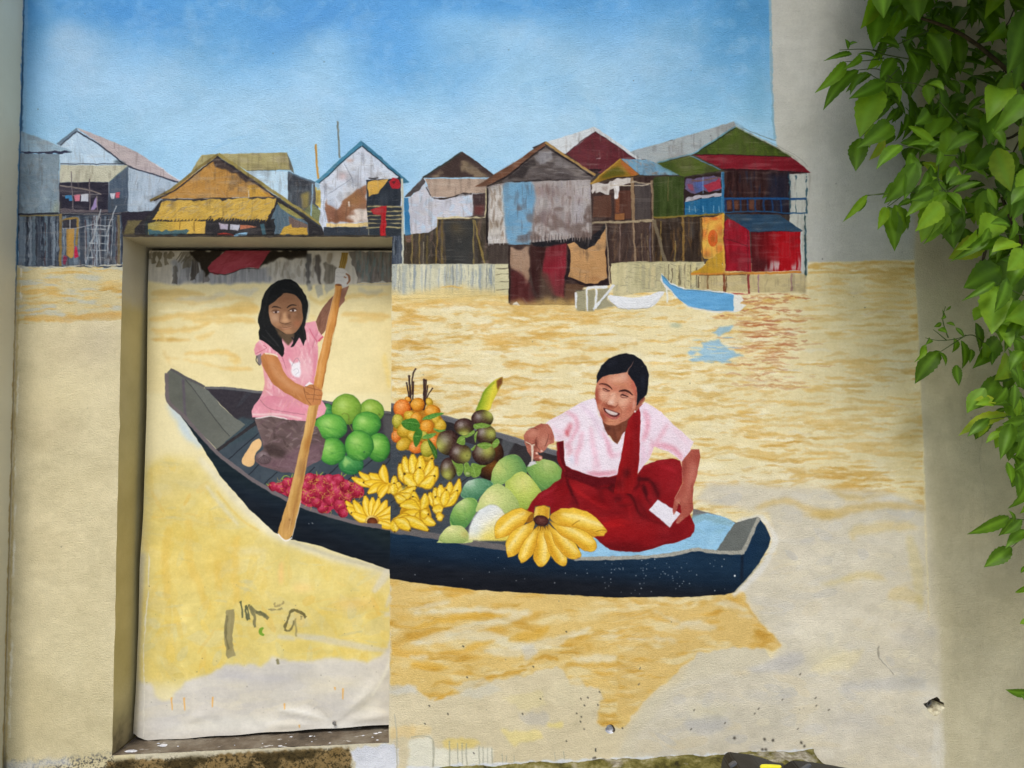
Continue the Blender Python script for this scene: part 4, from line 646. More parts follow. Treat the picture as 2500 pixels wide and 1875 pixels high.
F1 = (900, 880, 400 / 1580); F2 = (1150, 1080, 400 / 1952)
YEL = ((186, 132, 20), (238, 198, 50), (252, 232, 134))
YEL2 = ((176, 108, 10), (228, 172, 44), (248, 214, 128))
def wall_boat():
    rs = K.r
    frame(0, 0, 1)
    # pale unfinished halo round the stern, then hull, inside and gunwales
    line([1790, 1452, 1835, 1415, 1868, 1372, 1890, 1320, 1870, 1275, 1850, 1262, 1800, 1275], 15, (226, 224, 216), .8, fe=3, ro=1)
    motif(WALL, 'painted_boat', 'long painted dark blue rowing boat carrying fruit and the woman in red', [955, 1000, 1077, 1012, 1360, 1100, 1452, 1300, 1690, 1243, 1793, 1272, 1853, 1264, 1881, 1312, 1851, 1376, 1791, 1444, 1695, 1456, 1500, 1458, 1316, 1448, 1158, 1439, 1000, 1420, 957, 1412], layer=9)
    M = fill([940, 985, 1077, 1012, 1112, 1024, 1211, 1053, 1360, 1100, 1400, 1180, 1420, 1370, 940, 1300], (66, 72, 78), n=('h', 6))
    fill([1070, 1020, 1112, 1034, 1211, 1064, 1365, 1112, 1365, 1180, 1250, 1150, 1180, 1090, 1070, 1060], (48, 44, 46), n=('b', 6))
    fill([940, 1010, 1000, 1030, 1010, 1080, 940, 1085], (88, 88, 88), fe=2)
    fill([1228, 1062, 1258, 1078, 1240, 1110, 1222, 1120], (78, 80, 82), fe=2)
    line([940, 986, 1077, 1018, 1211, 1060, 1365, 1108], 13, (98, 98, 102)); line([1077, 1013, 1211, 1054, 1365, 1102], 3, (130, 130, 130), .6)
    for p in ([1180, 1140, 1010, 1260], [1090, 1130, 950, 1230]): line(p, 3, (38, 42, 48), .8, sm=0)
    # hull
    M = fill([940, 1300, 1050, 1313, 1150, 1330, 1240, 1340, 1402, 1364, 1500, 1364, 1604, 1359, 1677, 1346, 1695, 1343, 1739, 1348, 1810, 1350, 1830, 1310, 1855, 1266, 1868, 1283, 1881, 1312, 1876, 1335, 1851, 1376, 1824, 1411, 1791, 1444, 1770, 1450, 1695, 1456, 1500, 1458, 1316, 1448, 1158, 1439, 1000, 1420, 940, 1410],
             [(24, 48, 70), (20, 38, 56), (24, 28, 36), (22, 24, 30)], gr=(1300, 1340, 1290, 1450), n=('h', 4))
    soft(1830, 1345, 28, 50, (16, 44, 72), .7, 30); line([1812, 1352, 1810, 1420], 7, (18, 24, 36), .6, fe=2)
    line([1791, 1446, 1824, 1413, 1853, 1376], 3, (120, 124, 110), .4)
    for i in range(90):
        x, y = (rs.normal(1600, 90), rs.normal(1400, 24)) if i < 70 else (rs.uniform(1000, 1800), rs.uniform(1360, 1440))
        if y > 1350 + .01 * (x - 1300): soft(x, y, rs.uniform(1.0, 2.1), rs.uniform(1.0, 2.1), (214, 220, 224), rs.uniform(.5, .95), fe=.6)
    soft(1793, 1405, 3, 4, (236, 238, 238), .95, fe=.8)
    # cloth, stern board, near gunwale
    motif(WALL, 'painted_cloth', 'painted light blue cloth spread under the woman in the stern', [1405, 1360, 1440, 1320, 1560, 1330, 1690, 1290, 1690, 1252, 1725, 1250, 1793, 1275, 1747, 1344, 1695, 1341, 1600, 1355, 1500, 1360], layer=10)
    fill([1685, 1290, 1692, 1241, 1740, 1253, 1800, 1276, 1780, 1300], (118, 116, 116))
    M = fill([1400, 1362, 1430, 1310, 1560, 1325, 1680, 1300, 1692, 1262, 1726, 1251, 1770, 1262, 1795, 1276, 1747, 1345, 1695, 1342, 1600, 1356, 1500, 1361], (150, 198, 228), n=('b', 6)); hatch(M, 60, [(164, 208, 234), (136, 184, 214), (158, 204, 230), (140, 186, 206)], 50, 10, -20, .45, 30)
    fill([1688, 1258, 1720, 1252, 1790, 1272, 1786, 1284, 1720, 1268, 1694, 1280], (140, 178, 190), .7, fe=2)
    fill([1800, 1274, 1851, 1260, 1812, 1343, 1806, 1346, 1747, 1344, 1791, 1279], (104, 108, 104), n=('b', 5))
    line([1853, 1262, 1835, 1300, 1814, 1344, 1806, 1348, 1740, 1346, 1697, 1341, 1670, 1346, 1604, 1357, 1500, 1362, 1402, 1362], 9, (164, 162, 150), n=('g', 14), ro=.6)
    fill([940, 1281, 1050, 1299, 1150, 1318, 1240, 1330, 1300, 1338, 1405, 1356, 1405, 1366, 1240, 1344, 1150, 1332, 1050, 1314, 940, 1297], (104, 99, 98), n=('b', 5))
    # ---- fruit
    frame(*F1)
    motif(WALL, 'painted_fruit', 'painted heap of orange fruit with dark stalks and green leaves', [240, 440, 370, 210, 455, 75, 640, 250, 690, 480, 745, 640, 690, 780, 650, 960, 470, 890, 240, 790], layer=11)
    for p, w in [([370, 215, 385, 330, 402, 420], 14), ([395, 148, 402, 330, 412, 500], 19), ([452, 80, 428, 150, 418, 330], 13), ([437, 205, 430, 300, 424, 380], 12), ([538, 188, 530, 380, 522, 550], 20), ([556, 190, 546, 330, 536, 480], 15), ([570, 242, 556, 350, 548, 430], 11), ([614, 266, 585, 310, 560, 375], 12)]:
        line(p, w, (52, 34, 32), .97, tp=-.1); ball(p[0], p[1], w * .6, w * .6, 0, (40, 24, 22), (60, 40, 36), (80, 60, 54))
    fill([245, 560, 300, 480, 480, 480, 640, 480, 720, 600, 700, 740, 620, 900, 480, 880, 330, 850, 245, 740], (176, 118, 34), sm=1, n=('g', 12))
    O = [((170, 92, 16), (224, 150, 44), (240, 186, 96)), ((176, 76, 20), (226, 128, 48), (244, 172, 104)), ((150, 118, 20), (210, 166, 48), (236, 206, 100)), ((120, 118, 24), (182, 172, 60), (216, 204, 96))]
    for x, y, rx, ry, k in [(375, 372, 32, 26, 0), (585, 402, 36, 48, 2), (320, 460, 84, 88, 1), (470, 425, 67, 68, 0), (280, 585, 56, 74, 3), (612, 490, 76, 62, 0), (400, 540, 70, 50, 2), (460, 560, 58, 60, 0), (650, 560, 40, 50, 2), (262, 730, 44, 58, 1), (345, 680, 74, 72, 2), (690, 632, 54, 66, 2), (562, 640, 66, 68, 0), (430, 720, 52, 58, 2), (640, 765, 48, 58, 1), (340, 805, 78, 60, 2), (460, 832, 72, 60, 1), (575, 930, 62, 46, 2), (562, 850, 66, 80, 3), (530, 720, 50, 40, 3)]:
        ball(x, y, rx, ry, rs.uniform(-30, 30), *O[k], l=(-.3, -.35), n=('g', 10), rim=.5)
    fill([235, 430, 244, 430, 244, 800, 235, 800], (70, 60, 40), .2)
    for p, c in [([318, 592, 390, 560, 470, 574, 496, 640, 440, 682, 350, 652], (64, 122, 42)), ([430, 735, 480, 655, 520, 690, 502, 770, 450, 832], (58, 116, 40)), ([518, 566, 590, 518, 724, 504, 640, 552, 570, 568], (84, 142, 56)), ([520, 750, 560, 708, 655, 698, 600, 744], (110, 160, 74)), ([568, 750, 620, 800, 662, 890, 642, 950, 600, 860], (54, 96, 34)), ([625, 650, 690, 665, 740, 668, 680, 690], (92, 150, 70))]:
        M = fill(p, c, sm=1, n=('g', 8)); clipto(M); line([p[0], p[1], (p[4] + p[6]) / 2, (p[5] + p[7]) / 2], 5, (140, 184, 96), .7, sm=0); hatch(M, 10, [(104, 156, 66), (46, 94, 34)], 60, 8, 40, .5, 30); clipto(None)
    # flower bud tip
    M = fill([1038, 495, 1060, 420, 1085, 360, 1125, 275, 1205, 192, 1292, 158, 1284, 225, 1240, 305, 1195, 400, 1160, 480], [(110, 140, 36), (168, 182, 48), (226, 212, 70), (196, 176, 54)], gr=(1060, 330, 1240, 380), sm=1); fill([1240, 184, 1292, 156, 1284, 225, 1240, 305, 1235, 240], (112, 62, 38), .9, fe=2, ro=1); line([1060, 440, 1120, 300, 1215, 200], 12, (84, 120, 30), .5, fe=2)
    motif(WALL, 'painted_fruit', 'painted cluster of dark purple mangosteens with green caps', [680, 800, 820, 600, 990, 500, 1100, 470, 1200, 560, 1230, 700, 1300, 880, 1180, 1090, 1050, 1130, 920, 1110, 760, 1150, 690, 1050], sm=1, layer=12)
    ball(1200, 900, 100, 130, 10, (34, 18, 12), (70, 40, 22), (110, 66, 30)); ball(1170, 1050, 120, 100, 0, (30, 18, 14), (76, 44, 20), (120, 76, 28), l=(.2, -.4))
    Mg = ((34, 22, 22), (64, 40, 36), (120, 104, 96))
    for x, y, rx, ry, gx, gy in [(1095, 560, 106, 88, .7, -.5), (920, 636, 102, 80, 0, .9), (770, 790, 118, 122, -.75, .2), (1130, 712, 100, 92, .5, -.1), (770, 1042, 84, 108, -.2, .5), (885, 900, 108, 100, .55, .15), (1110, 895, 112, 110, .35, -.3)]:
        M = ball(x, y, rx, ry, 0, *Mg, l=(-.3, -.3), n=('g', 12), rim=.3); clipto(M)
        soft(x + gx * rx, y + gy * ry, rx * .86, ry * .86, (160, 172, 62), 1); soft(x + gx * rx * 1.05, y + gy * ry * 1.05, rx * .5, ry * .5, (204, 208, 106), .9); soft(x - .35 * rx, y - .25 * ry, rx * .36, ry * .42, (190, 180, 180), .6); clipto(None)
    for p in ([850, 790, 880, 725, 925, 740, 925, 810], [870, 690, 930, 720, 1010, 670, 1020, 700, 940, 740], [1010, 620, 1100, 600, 1180, 625, 1100, 650, 1030, 660], [1020, 720, 1050, 680, 1030, 790], [1190, 800, 1240, 750, 1262, 790, 1210, 840], [985, 850, 1030, 810, 1010, 860], [800, 960, 850, 990, 912, 1000, 900, 1090, 862, 1110, 840, 1040],
              [990, 990, 1080, 1005, 1140, 1010, 1090, 1040, 1082, 1090, 1040, 1125, 990, 1110], [925, 990, 960, 985, 990, 1060, 985, 1110, 940, 1115, 915, 1070], [1040, 810, 1110, 785, 1190, 810, 1120, 850]):
        fill(p, (116, 150, 62), sm=1, n=('g', 12)); line([p[0], p[1], p[-4], p[-3]], 6, (170, 194, 110), .6)
    soft(952, 912, 9, 12, (60, 60, 30), .9); ball(958, 1090, 30, 22, 0, (70, 96, 44), (140, 164, 90), (180, 194, 130))
    # hands of bananas
    motif(WALL, 'painted_fruit', 'painted heap of small yellow banana hands in the boat right of the door', [240, 1090, 330, 900, 620, 940, 690, 1010, 680, 1150, 790, 1150, 880, 1120, 915, 1200, 850, 1350, 720, 1400, 700, 1560, 590, 1640, 240, 1640], layer=11)
    for p in ([320, 1000, 480, 960, 640, 1010, 600, 1150, 480, 1210, 370, 1150], [600, 1290, 720, 1220, 840, 1240, 780, 1380, 640, 1390], [330, 1400, 450, 1340, 560, 1380, 600, 1520, 420, 1540, 310, 1480]): fill(p, (196, 146, 30), sm=1, n=('g', 10))
    for b, tips in [((480, 1200), [(300, 985, 90, -.18), (345, 915, 88, -.08), (425, 895, 88, -.04), (500, 905, 84, .04), (612, 945, 86, .1), (660, 1008, 84, .18), (640, 1110, 90, .16), (345, 1090, 110, -.1), (490, 1030, 92, 0)]),
                    ((250, 1300), [(252, 1105, 70, 0), (290, 1165, 62, .1), (370, 1205, 66, .08), (462, 1212, 66, .1), (420, 1292, 66, .1), (365, 1345, 66, .1), (250, 1180, 70, -.1)]),
                    ((720, 1410), [(582, 1262, 74, -.15), (640, 1215, 74, -.1), (695, 1190, 74, -.04), (790, 1160, 74, .05), (880, 1135, 70, .1), (850, 1252, 74, .1), (640, 1310, 82, -.1), (610, 1420, 80, -.2), (750, 1245, 74, 0)]),
                    ((500, 1450), [(440, 1250, 70, -.1), (555, 1290, 74, .06), (425, 1310, 80, -.1), (545, 1270, 60, .1), (295, 1390, 86, .14), (290, 1500, 84, -.05), (455, 1550, 70, -.1), (555, 1590, 78, -.1), (645, 1580, 76, .12), (580, 1480, 84, .1)]),
                    ((240, 1530), [(440, 1560, 90, -.1), (580, 1640, 84, -.1), (250, 1650, 80, 0), (400, 1640, 90, -.1)]), ((720, 1500), [(650, 1520, 70, .1)])]:
        for x, y, w, bd in tips: banana(b[0], b[1], x, y, w * 1.22, bd, YEL)
        soft(b[0], b[1], 24, 18, (150, 100, 20), .6)
    soft(265, 1410, 26, 26, (44, 48, 52), .8); soft(345, 1215, 40, 20, (40, 44, 48), .8, -30)
    # big green and yellow fruit
    frame(*F2)
    motif(WALL, 'painted_fruit', 'painted heap of big green and yellow mangoes in front of the woman', [245, 400, 330, 220, 460, 138, 570, 160, 670, 290, 880, 195, 1030, 250, 1080, 350, 1000, 490, 850, 580, 800, 640, 700, 780, 560, 790, 430, 900, 430, 1160, -120, 1160, -390, 1130, -300, 960, -250, 800, -90, 600, 0, 430, 150, 430], layer=13)
    G = [((84, 132, 76), (148, 180, 96), (206, 210, 124)), ((84, 136, 70), (138, 174, 88), (186, 200, 124)), ((138, 166, 66), (188, 202, 98), (222, 220, 138)), ((150, 172, 96), (196, 206, 128), (230, 224, 158)), ((64, 118, 84), (112, 158, 118), (212, 222, 206)), ((72, 128, 64), (136, 176, 90), (206, 216, 146))]
    def egg(p, k, l, **kw):
        M = fill(p, G[k][1], sm=1, n=('g', 10)); clipto(M); q = np.array(p).reshape(-1, 2); c = q.mean(0); r = (q.max(0) - q.min(0)) / 2
        ball(c[0], c[1], r[0] * 1.12, r[1] * 1.12, 0, *G[k], l=l, n=('g', 4), rim=.2, pw=.85); hatch(M, 40, [G[k][0], G[k][1], G[k][2]], 120, 18, kw.get('ang', 60), .13, 25); clipto(None); return M
    egg([250, 500, 240, 400, 280, 290, 350, 200, 460, 138, 560, 160, 640, 260, 668, 350, 600, 420, 480, 450, 380, 490, 300, 520], 0, (-.5, -.2))
    egg([664, 330, 690, 260, 760, 235, 860, 200, 980, 225, 1060, 290, 1082, 370, 1040, 460, 960, 530, 860, 580, 780, 500, 720, 420], 1, (.1, -.5)); line([700, 250, 730, 232, 770, 236], 26, (216, 212, 206), .8)
    egg([-120, 640, -110, 560, -40, 470, 60, 430, 170, 430, 250, 470, 250, 520, 150, 600, 60, 690, -40, 690], 4, (-.5, -.6))
    egg([-250, 960, -240, 850, -170, 730, -60, 660, 40, 660, 80, 730, 60, 830, 0, 940, -80, 1020, -200, 1010], 5, (-.2, -.6))
    egg([400, 500, 470, 420, 560, 352, 640, 360, 740, 450, 820, 560, 840, 620, 760, 690, 700, 790, 560, 790, 520, 700], 2, (-.1, -.4)); line([600, 370, 610, 460, 640, 600], 26, (206, 206, 100), .4, fe=3)
    egg([65, 830, 80, 720, 150, 600, 250, 510, 340, 490, 440, 550, 530, 650, 570, 740, 550, 800, 430, 850, 300, 800, 200, 770], 3, (-.4, -.2))
    egg([-390, 1170, -360, 1090, -270, 1000, -170, 980, -80, 1020, -10, 1110, 0, 1190, -380, 1190], 3, (-.2, -.6)); soft(-70, 1090, 60, 50, (216, 160, 80), .5)
    M = fill([-30, 1165, -20, 1020, 30, 900, 100, 800, 220, 732, 300, 740, 370, 800, 440, 900, 470, 1000, 460, 1170], [(222, 226, 226), (232, 230, 214), (232, 218, 140), (226, 206, 90)], gr=(120, 800, 330, 1160), sm=0, fe=1.5, n=('g', 9)); clipto(M); soft(60, 1050, 90, 130, (216, 226, 234), .7); soft(250, 1120, 200, 60, (232, 212, 100), .6); clipto(None)
    line([30, 880, 110, 790, 230, 735, 320, 750, 410, 850], 6, (150, 150, 110), .6)
    # the big hand of bananas hanging over the side
    motif(WALL, 'painted_fruit', 'painted large hand of ripe bananas hanging over the dark blue hull', [290, 1120, 285, 1010, 480, 830, 600, 790, 750, 830, 770, 765, 935, 765, 950, 870, 1060, 795, 1200, 782, 1360, 830, 1500, 910, 1625, 1050, 1580, 1115, 1480, 1112, 1492, 1255, 1310, 1330, 1200, 1380, 1135, 1420, 1110, 1475, 940, 1330, 830, 1480, 750, 1360, 610, 1432, 570, 1330, 450, 1358, 425, 1200], layer=14)
    fill([600, 800, 700, 790, 760, 830, 740, 930, 660, 960, 640, 880], (150, 96, 24))
    BB = [[290, 1120, 285, 1010, 340, 920, 480, 832, 600, 795, 690, 825, 752, 828, 690, 880, 640, 960, 560, 1020, 440, 1090, 330, 1124], [430, 1345, 422, 1210, 470, 1110, 560, 1030, 660, 980, 760, 930, 744, 1010, 700, 1130, 620, 1230, 520, 1330, 450, 1358],
          [572, 1330, 640, 1180, 730, 1060, 808, 985, 814, 1080, 775, 1220, 710, 1350, 612, 1432, 590, 1400], [752, 1350, 782, 1220, 812, 1060, 850, 985, 886, 1060, 900, 1170, 936, 1320, 900, 1420, 830, 1478, 775, 1430],
          [885, 1130, 880, 1050, 900, 980, 950, 1050, 980, 1150, 1060, 1260, 1128, 1350, 1138, 1420, 1110, 1472, 1040, 1440, 945, 1310], [962, 1080, 920, 965, 1040, 1070, 1180, 1150, 1250, 1240, 1308, 1330, 1280, 1375, 1190, 1372, 1090, 1300, 1000, 1190],
          [1000, 1010, 940, 930, 1090, 995, 1250, 1010, 1380, 1080, 1470, 1170, 1492, 1250, 1440, 1285, 1330, 1258, 1200, 1160, 1070, 1090], [948, 868, 1060, 792, 1200, 782, 1360, 828, 1500, 910, 1570, 980, 1625, 1050, 1580, 1112, 1470, 1108, 1370, 1050, 1250, 1005, 1090, 985, 980, 930]]
    for i, p in enumerate(BB):
        q = np.array(p, float).reshape(-1, 2); t0 = q[np.argmax(np.hypot(*(q - (835, 920)).T))]; c0 = q.mean(0); a0 = (t0 - (835, 920)) / np.hypot(*(t0 - (835, 920))); n0 = np.array([-a0[1], a0[0]]); q = q + ((q - c0) @ n0)[:, None] * n0 * .16
        M = fill(q, (236, 190, 60), sm=1, n=('g', 6)); clipto(M)
        tip = q[np.argmax(np.hypot(*(q - (835, 920)).T))]; base = q[np.argmin(np.hypot(*(q - (835, 920)).T))]; c = q.mean(0); ax = tip - base; L = np.hypot(*ax); ax /= L; nn = np.array([-ax[1], ax[0]]); nn = nn if nn[1] > 0 or i in (3,) else -nn
        wd = .5 * np.ptp(q @ nn)
        path = lambda o: np.array([base + ax * L * .16 + (c - (base + ax * L * .5)) * .5, c + 0 * ax, tip - ax * L * .1]) + nn * o
        line(path(wd * .72).ravel(), wd * .8, (204, 140, 30), .6, fe=4); line(path(-wd * .25).ravel(), wd * .75, (250, 216, 104), .8, fe=4, tp=-.5); line(path(-wd * .34).ravel(), wd * .3, (252, 236, 172), .7, fe=3, tp=-.6)
        soft(base[0], base[1], wd * .9, wd * .9, (146, 92, 24), .7); soft(tip[0] - ax[0] * 16, tip[1] - ax[1] * 16, 40, 40, (206, 134, 30), .5)
        hatch(M, 24, [(206, 144, 30), (240, 196, 80), (236, 186, 60)], 90, 8, math.degrees(math.atan2(ax[1], ax[0])), .3, 10); clipto(None)
        line(np.concatenate([smooth(q, 3), q[:1]]).ravel(), 5, (140, 88, 20), .5, sm=0); soft(tip[0], tip[1], 9, 9, (60, 44, 20), .95)
    line([1200, 985, 1250, 950, 1290, 930], 9, (140, 92, 20), .7); line([1490, 1060, 1560, 1040, 1610, 1050], 6, (110, 70, 20), .7)
    M = fill([752, 900, 766, 770, 850, 748, 938, 770, 940, 880, 905, 960, 820, 960], (224, 176, 56), n=('v', 12)); clipto(M); line([780, 770, 770, 900], 26, (240, 214, 130), .7, fe=3); line([910, 780, 900, 940], 30, (176, 116, 24), .7, fe=3); clipto(None); line([760, 772, 850, 750, 936, 770], 8, (180, 124, 30), .8)
    ball(838, 922, 90, 62, 6, (50, 22, 22), (76, 38, 34), (110, 64, 56), l=(0, 0)); line([750, 930, 790, 978, 870, 985, 925, 940], 8, (40, 20, 18), .8)
    for a in range(5): line([800 + a * 26, 985, 790 + a * 34, 1050], 16, (120, 76, 20), .7, tp=.8)

def woman():
    rs = K.r
    # sarong
    frame(1300, 1100, 460 / 2212)
    P = [285, 0, 292, 110, 345, 230, 330, 320, 180, 440, 60, 510, 0, 590, -60, 690, 20, 730, 30, 650, 120, 640, 205, 650, 215, 740, 330, 675, 480, 672, 640, 715, 760, 790, 880, 940, 840, 1000, 730, 1005, 780, 1070, 900, 1162, 960, 1170, 1100, 1180, 1250, 1186, 1400, 1150, 1500, 1120, 1750, 1050, 1860, 1008, 1898, 950, 1904, 870, 1840, 740, 1660, 560, 1755, 380, 1756, 200, 1730, 120, 1640, 90, 1450, 108, 1290, 185, 1235, 280, 1250, 0]
    M = fill(P, (134, 20, 26), n=('b', 7)); clipto(M)
    for x, y, rx, ry, c, a, an in [(900, 900, 420, 150, (172, 22, 26), .7, 0), (1250, 950, 300, 120, (160, 22, 28), .6, -10), (600, 400, 130, 160, (164, 30, 34), .7, 30), (150, 580, 160, 90, (162, 34, 48), .7, -30), (1560, 250, 170, 150, (160, 26, 36), .8, 0), (1700, 700, 120, 160, (140, 20, 28), .6, 0), (1200, 560, 130, 220, (150, 22, 28), .6, -20), (820, 330, 120, 40, (150, 28, 30), .6, 10),
                               (430, 420, 26, 230, (76, 10, 16), .8, -20), (480, 620, 60, 60, (84, 12, 18), .7, 0), (1090, 260, 40, 90, (60, 10, 14), .9, 20), (960, 420, 70, 50, (66, 8, 14), .85, 20), (1090, 420, 30, 140, (70, 10, 16), .8, -10), (1320, 460, 34, 120, (66, 10, 16), .85, -18), (1450, 460, 50, 160, (84, 12, 18), .8, -10), (1280, 660, 40, 200, (96, 12, 18), .7, -30), (1300, 330, 120, 30, (70, 10, 16), .8, 0), (1420, 760, 300, 50, (100, 12, 18), .6, 10),
                               (1000, 560, 90, 40, (80, 10, 16), .7, 0), (700, 290, 360, 34, (84, 10, 16), .85, 6), (800, 540, 40, 120, (96, 12, 18), .5, -30), (1050, 1120, 400, 60, (100, 14, 20), .7, 0), (1600, 1000, 260, 50, (112, 14, 22), .7, -14), (780, 1050, 50, 80, (96, 14, 20), .6, 0), (1700, 900, 160, 60, (124, 16, 24), .6, 0), (340, 300, 40, 160, (96, 12, 18), .7, 20), (900, 720, 200, 30, (120, 14, 20), .6, -5)]:
        soft(x, y, rx, ry, c, a, an)
    for p, w, c, a in [([395, 330, 440, 450, 510, 580, 545, 690], 22, (66, 8, 14), .8), ([520, 330, 640, 370, 780, 430, 900, 430, 960, 400], 26, (70, 8, 14), .75), ([560, 300, 760, 340, 900, 380, 980, 360], 18, (84, 10, 16), .7), ([1120, 200, 1070, 280, 1060, 380, 1110, 480, 1190, 580, 1230, 700, 1300, 800], 34, (60, 8, 12), .85), ([1230, 350, 1330, 340, 1400, 370, 1450, 470, 1480, 560], 30, (62, 8, 14), .8), ([1250, 400, 1320, 450, 1340, 560, 1390, 620], 22, (64, 8, 14), .8),
                       ([980, 300, 940, 400, 900, 440, 960, 480, 1010, 500], 26, (58, 8, 12), .8), ([700, 400, 800, 480, 830, 560], 18, (84, 10, 16), .6), ([1230, 700, 1350, 800, 1500, 850, 1650, 900], 30, (88, 10, 16), .6), ([760, 760, 950, 740, 1100, 720], 16, (96, 10, 18), .6), ([1050, 560, 1120, 620, 1150, 760, 1200, 900], 24, (176, 30, 34), .5), ([480, 360, 600, 520, 800, 650, 900, 680], 40, (176, 30, 34), .5), ([1300, 200, 1420, 150, 1600, 130], 30, (160, 40, 50), .5), ([820, 860, 1000, 820, 1150, 840], 40, (186, 26, 28), .5), ([700, 900, 900, 870, 1080, 880], 50, (196, 30, 32), .55), ([1480, 180, 1600, 200, 1700, 260], 50, (176, 36, 46), .6), ([430, 360, 520, 470, 640, 560], 30, (190, 34, 36), .55), ([60, 560, 160, 500, 290, 420], 40, (176, 44, 58), .6), ([1250, 260, 1240, 400, 1180, 460], 20, (56, 8, 12), .8), ([1000, 640, 1100, 640, 1180, 620], 18, (60, 8, 12), .6), ([750, 1080, 1000, 1150, 1260, 1165, 1500, 1105, 1800, 1010], 40, (96, 12, 18), .6)]: line(p, w, c, a, tp=-.8, fe=3)
    hatch(M, 90, [(150, 22, 28), (112, 14, 20), (170, 26, 30)], 170, 14, 20, .22, 50); clipto(None)
    # arm on the lap, hand and paper
    A = [1745, 130, 1800, 60, 1862, -20, 1960, -20, 1968, 60, 1935, 250, 1885, 420, 1880, 560, 1890, 680, 1830, 750, 1770, 800, 1720, 855, 1682, 850, 1690, 790, 1740, 720, 1740, 640, 1715, 600, 1700, 680, 1650, 752, 1640, 700, 1668, 550, 1760, 380, 1756, 200]
    fill([1465, 570, 1560, 620, 1650, 690, 1730, 735, 1610, 898, 1500, 800, 1365, 690], (230, 225, 232), n=('g', 5)); line([1465, 570, 1560, 620, 1650, 688], 4, (180, 170, 176), .6, sm=0); line([1365, 690, 1610, 898], 5, (170, 150, 156), .6, sm=0)
    M = fill(A, (168, 84, 70), n=('g', 5)); clipto(M)
    for x, y, rx, ry, c, a, an in [(1860, 300, 50, 300, (196, 122, 104), .8, 12), (1790, 560, 50, 120, (190, 116, 96), .7, 10), (1930, 100, 60, 90, (150, 62, 50), .7, 0), (1780, 200, 30, 160, (140, 60, 52), .7, 5), (1720, 650, 16, 60, (70, 24, 22), .95, 5), (1870, 640, 26, 90, (140, 60, 50), .6, 0), (1700, 600, 30, 70, (196, 130, 110), .7, 15), (1740, 800, 30, 50, (196, 126, 106), .7, 35), (1870, 450, 20, 120, (146, 66, 54), .6, 0)]: soft(x, y, rx, ry, c, a, an)
    clipto(None); soft(1700, 845, 14, 12, (224, 180, 164), .8); soft(1660, 735, 10, 14, (216, 170, 150), .7); line([1725, 620, 1712, 660, 1690, 700], 5, (90, 36, 30), .8)
    # body
    frame(1260, 850, 460 / 2180)
    fill([900, 560, 1000, 880, 1060, 1000, 1300, 1000, 1460, 700, 1420, 600, 1200, 900], (120, 64, 46))
    fill([1000, 880, 960, 760, 920, 660, 900, 575, 1000, 700], (226, 208, 218)); fill([1280, 850, 1400, 690, 1470, 640, 1480, 700, 1440, 760, 1300, 940], (132, 20, 24))
    fill([468, 1080, 545, 1060, 560, 1200, 585, 1370, 720, 1440, 960, 1500, 1180, 1480, 1180, 1560, 900, 1600, 560, 1480, 510, 1350, 480, 1250], (94, 12, 20), n=('g', 5), fe=1.5); line([480, 1090, 500, 1260, 560, 1420], 22, (134, 20, 30), .8)
    M = fill([905, 575, 830, 595, 760, 622, 620, 700, 520, 760, 420, 810, 340, 860, 395, 895, 425, 990, 452, 1072, 500, 1075, 545, 1062, 556, 1200, 572, 1350, 640, 1395, 760, 1440, 960, 1488, 1090, 1480, 1172, 1458, 1200, 1300, 1270, 950, 1240, 980, 1175, 1112, 1130, 1085, 1050, 985, 1010, 880, 960, 780, 930, 680], (238, 224, 232), n=('g', 2)); clipto(M)
    for p, w, c, a in [([730, 640, 860, 760, 940, 900, 1000, 1050], 60, (222, 196, 214), .6), ([560, 720, 680, 800, 710, 900, 660, 1020, 600, 1120], 40, (226, 150, 168), .75), ([640, 860, 600, 960, 560, 1010], 60, (196, 70, 84), .6), ([760, 960, 740, 1100, 690, 1250, 700, 1350], 50, (230, 168, 184), .7), ([860, 900, 880, 1100, 930, 1300, 960, 1400], 60, (232, 180, 196), .6), ([1000, 960, 1060, 1100, 1090, 1240, 1140, 1260], 40, (222, 150, 170), .7), ([560, 1100, 620, 1160, 600, 1240], 60, (206, 110, 124), .4),
                       ([820, 1440, 960, 1450, 1170, 1430], 40, (206, 104, 124), .75), ([900, 1300, 900, 1400, 960, 1450], 14, (214, 140, 156), .7), ([1060, 1060, 1100, 1200, 1180, 1240, 1200, 1190], 16, (216, 140, 160), .8), ([460, 1060, 500, 1020, 560, 1050], 18, (214, 150, 166), .8), ([400, 900, 470, 960, 540, 960, 600, 920], 26, (230, 180, 194), .6), ([640, 1240, 660, 1340], 60, (206, 214, 232), .5), ([360, 860, 520, 790, 640, 740], 20, (226, 190, 200), .5)]: line(p, w, c, a, fe=4, tp=-.5)
    hatch(M, 70, [(246, 240, 246), (240, 218, 228), (236, 226, 238)], 120, 12, 80, .25, 25); clipto(None)
    soft(590, 985, 26, 60, (200, 84, 90), .7, -20)
    M = fill([1425, 690, 1490, 622, 1560, 660, 1680, 740, 1800, 858, 1930, 970, 2055, 1085, 2010, 1180, 1912, 1312, 1840, 1250, 1750, 1190, 1600, 1140, 1570, 1210, 1520, 1300, 1410, 1450, 1425, 1100], (236, 217, 227), n=('g', 2)); clipto(M)
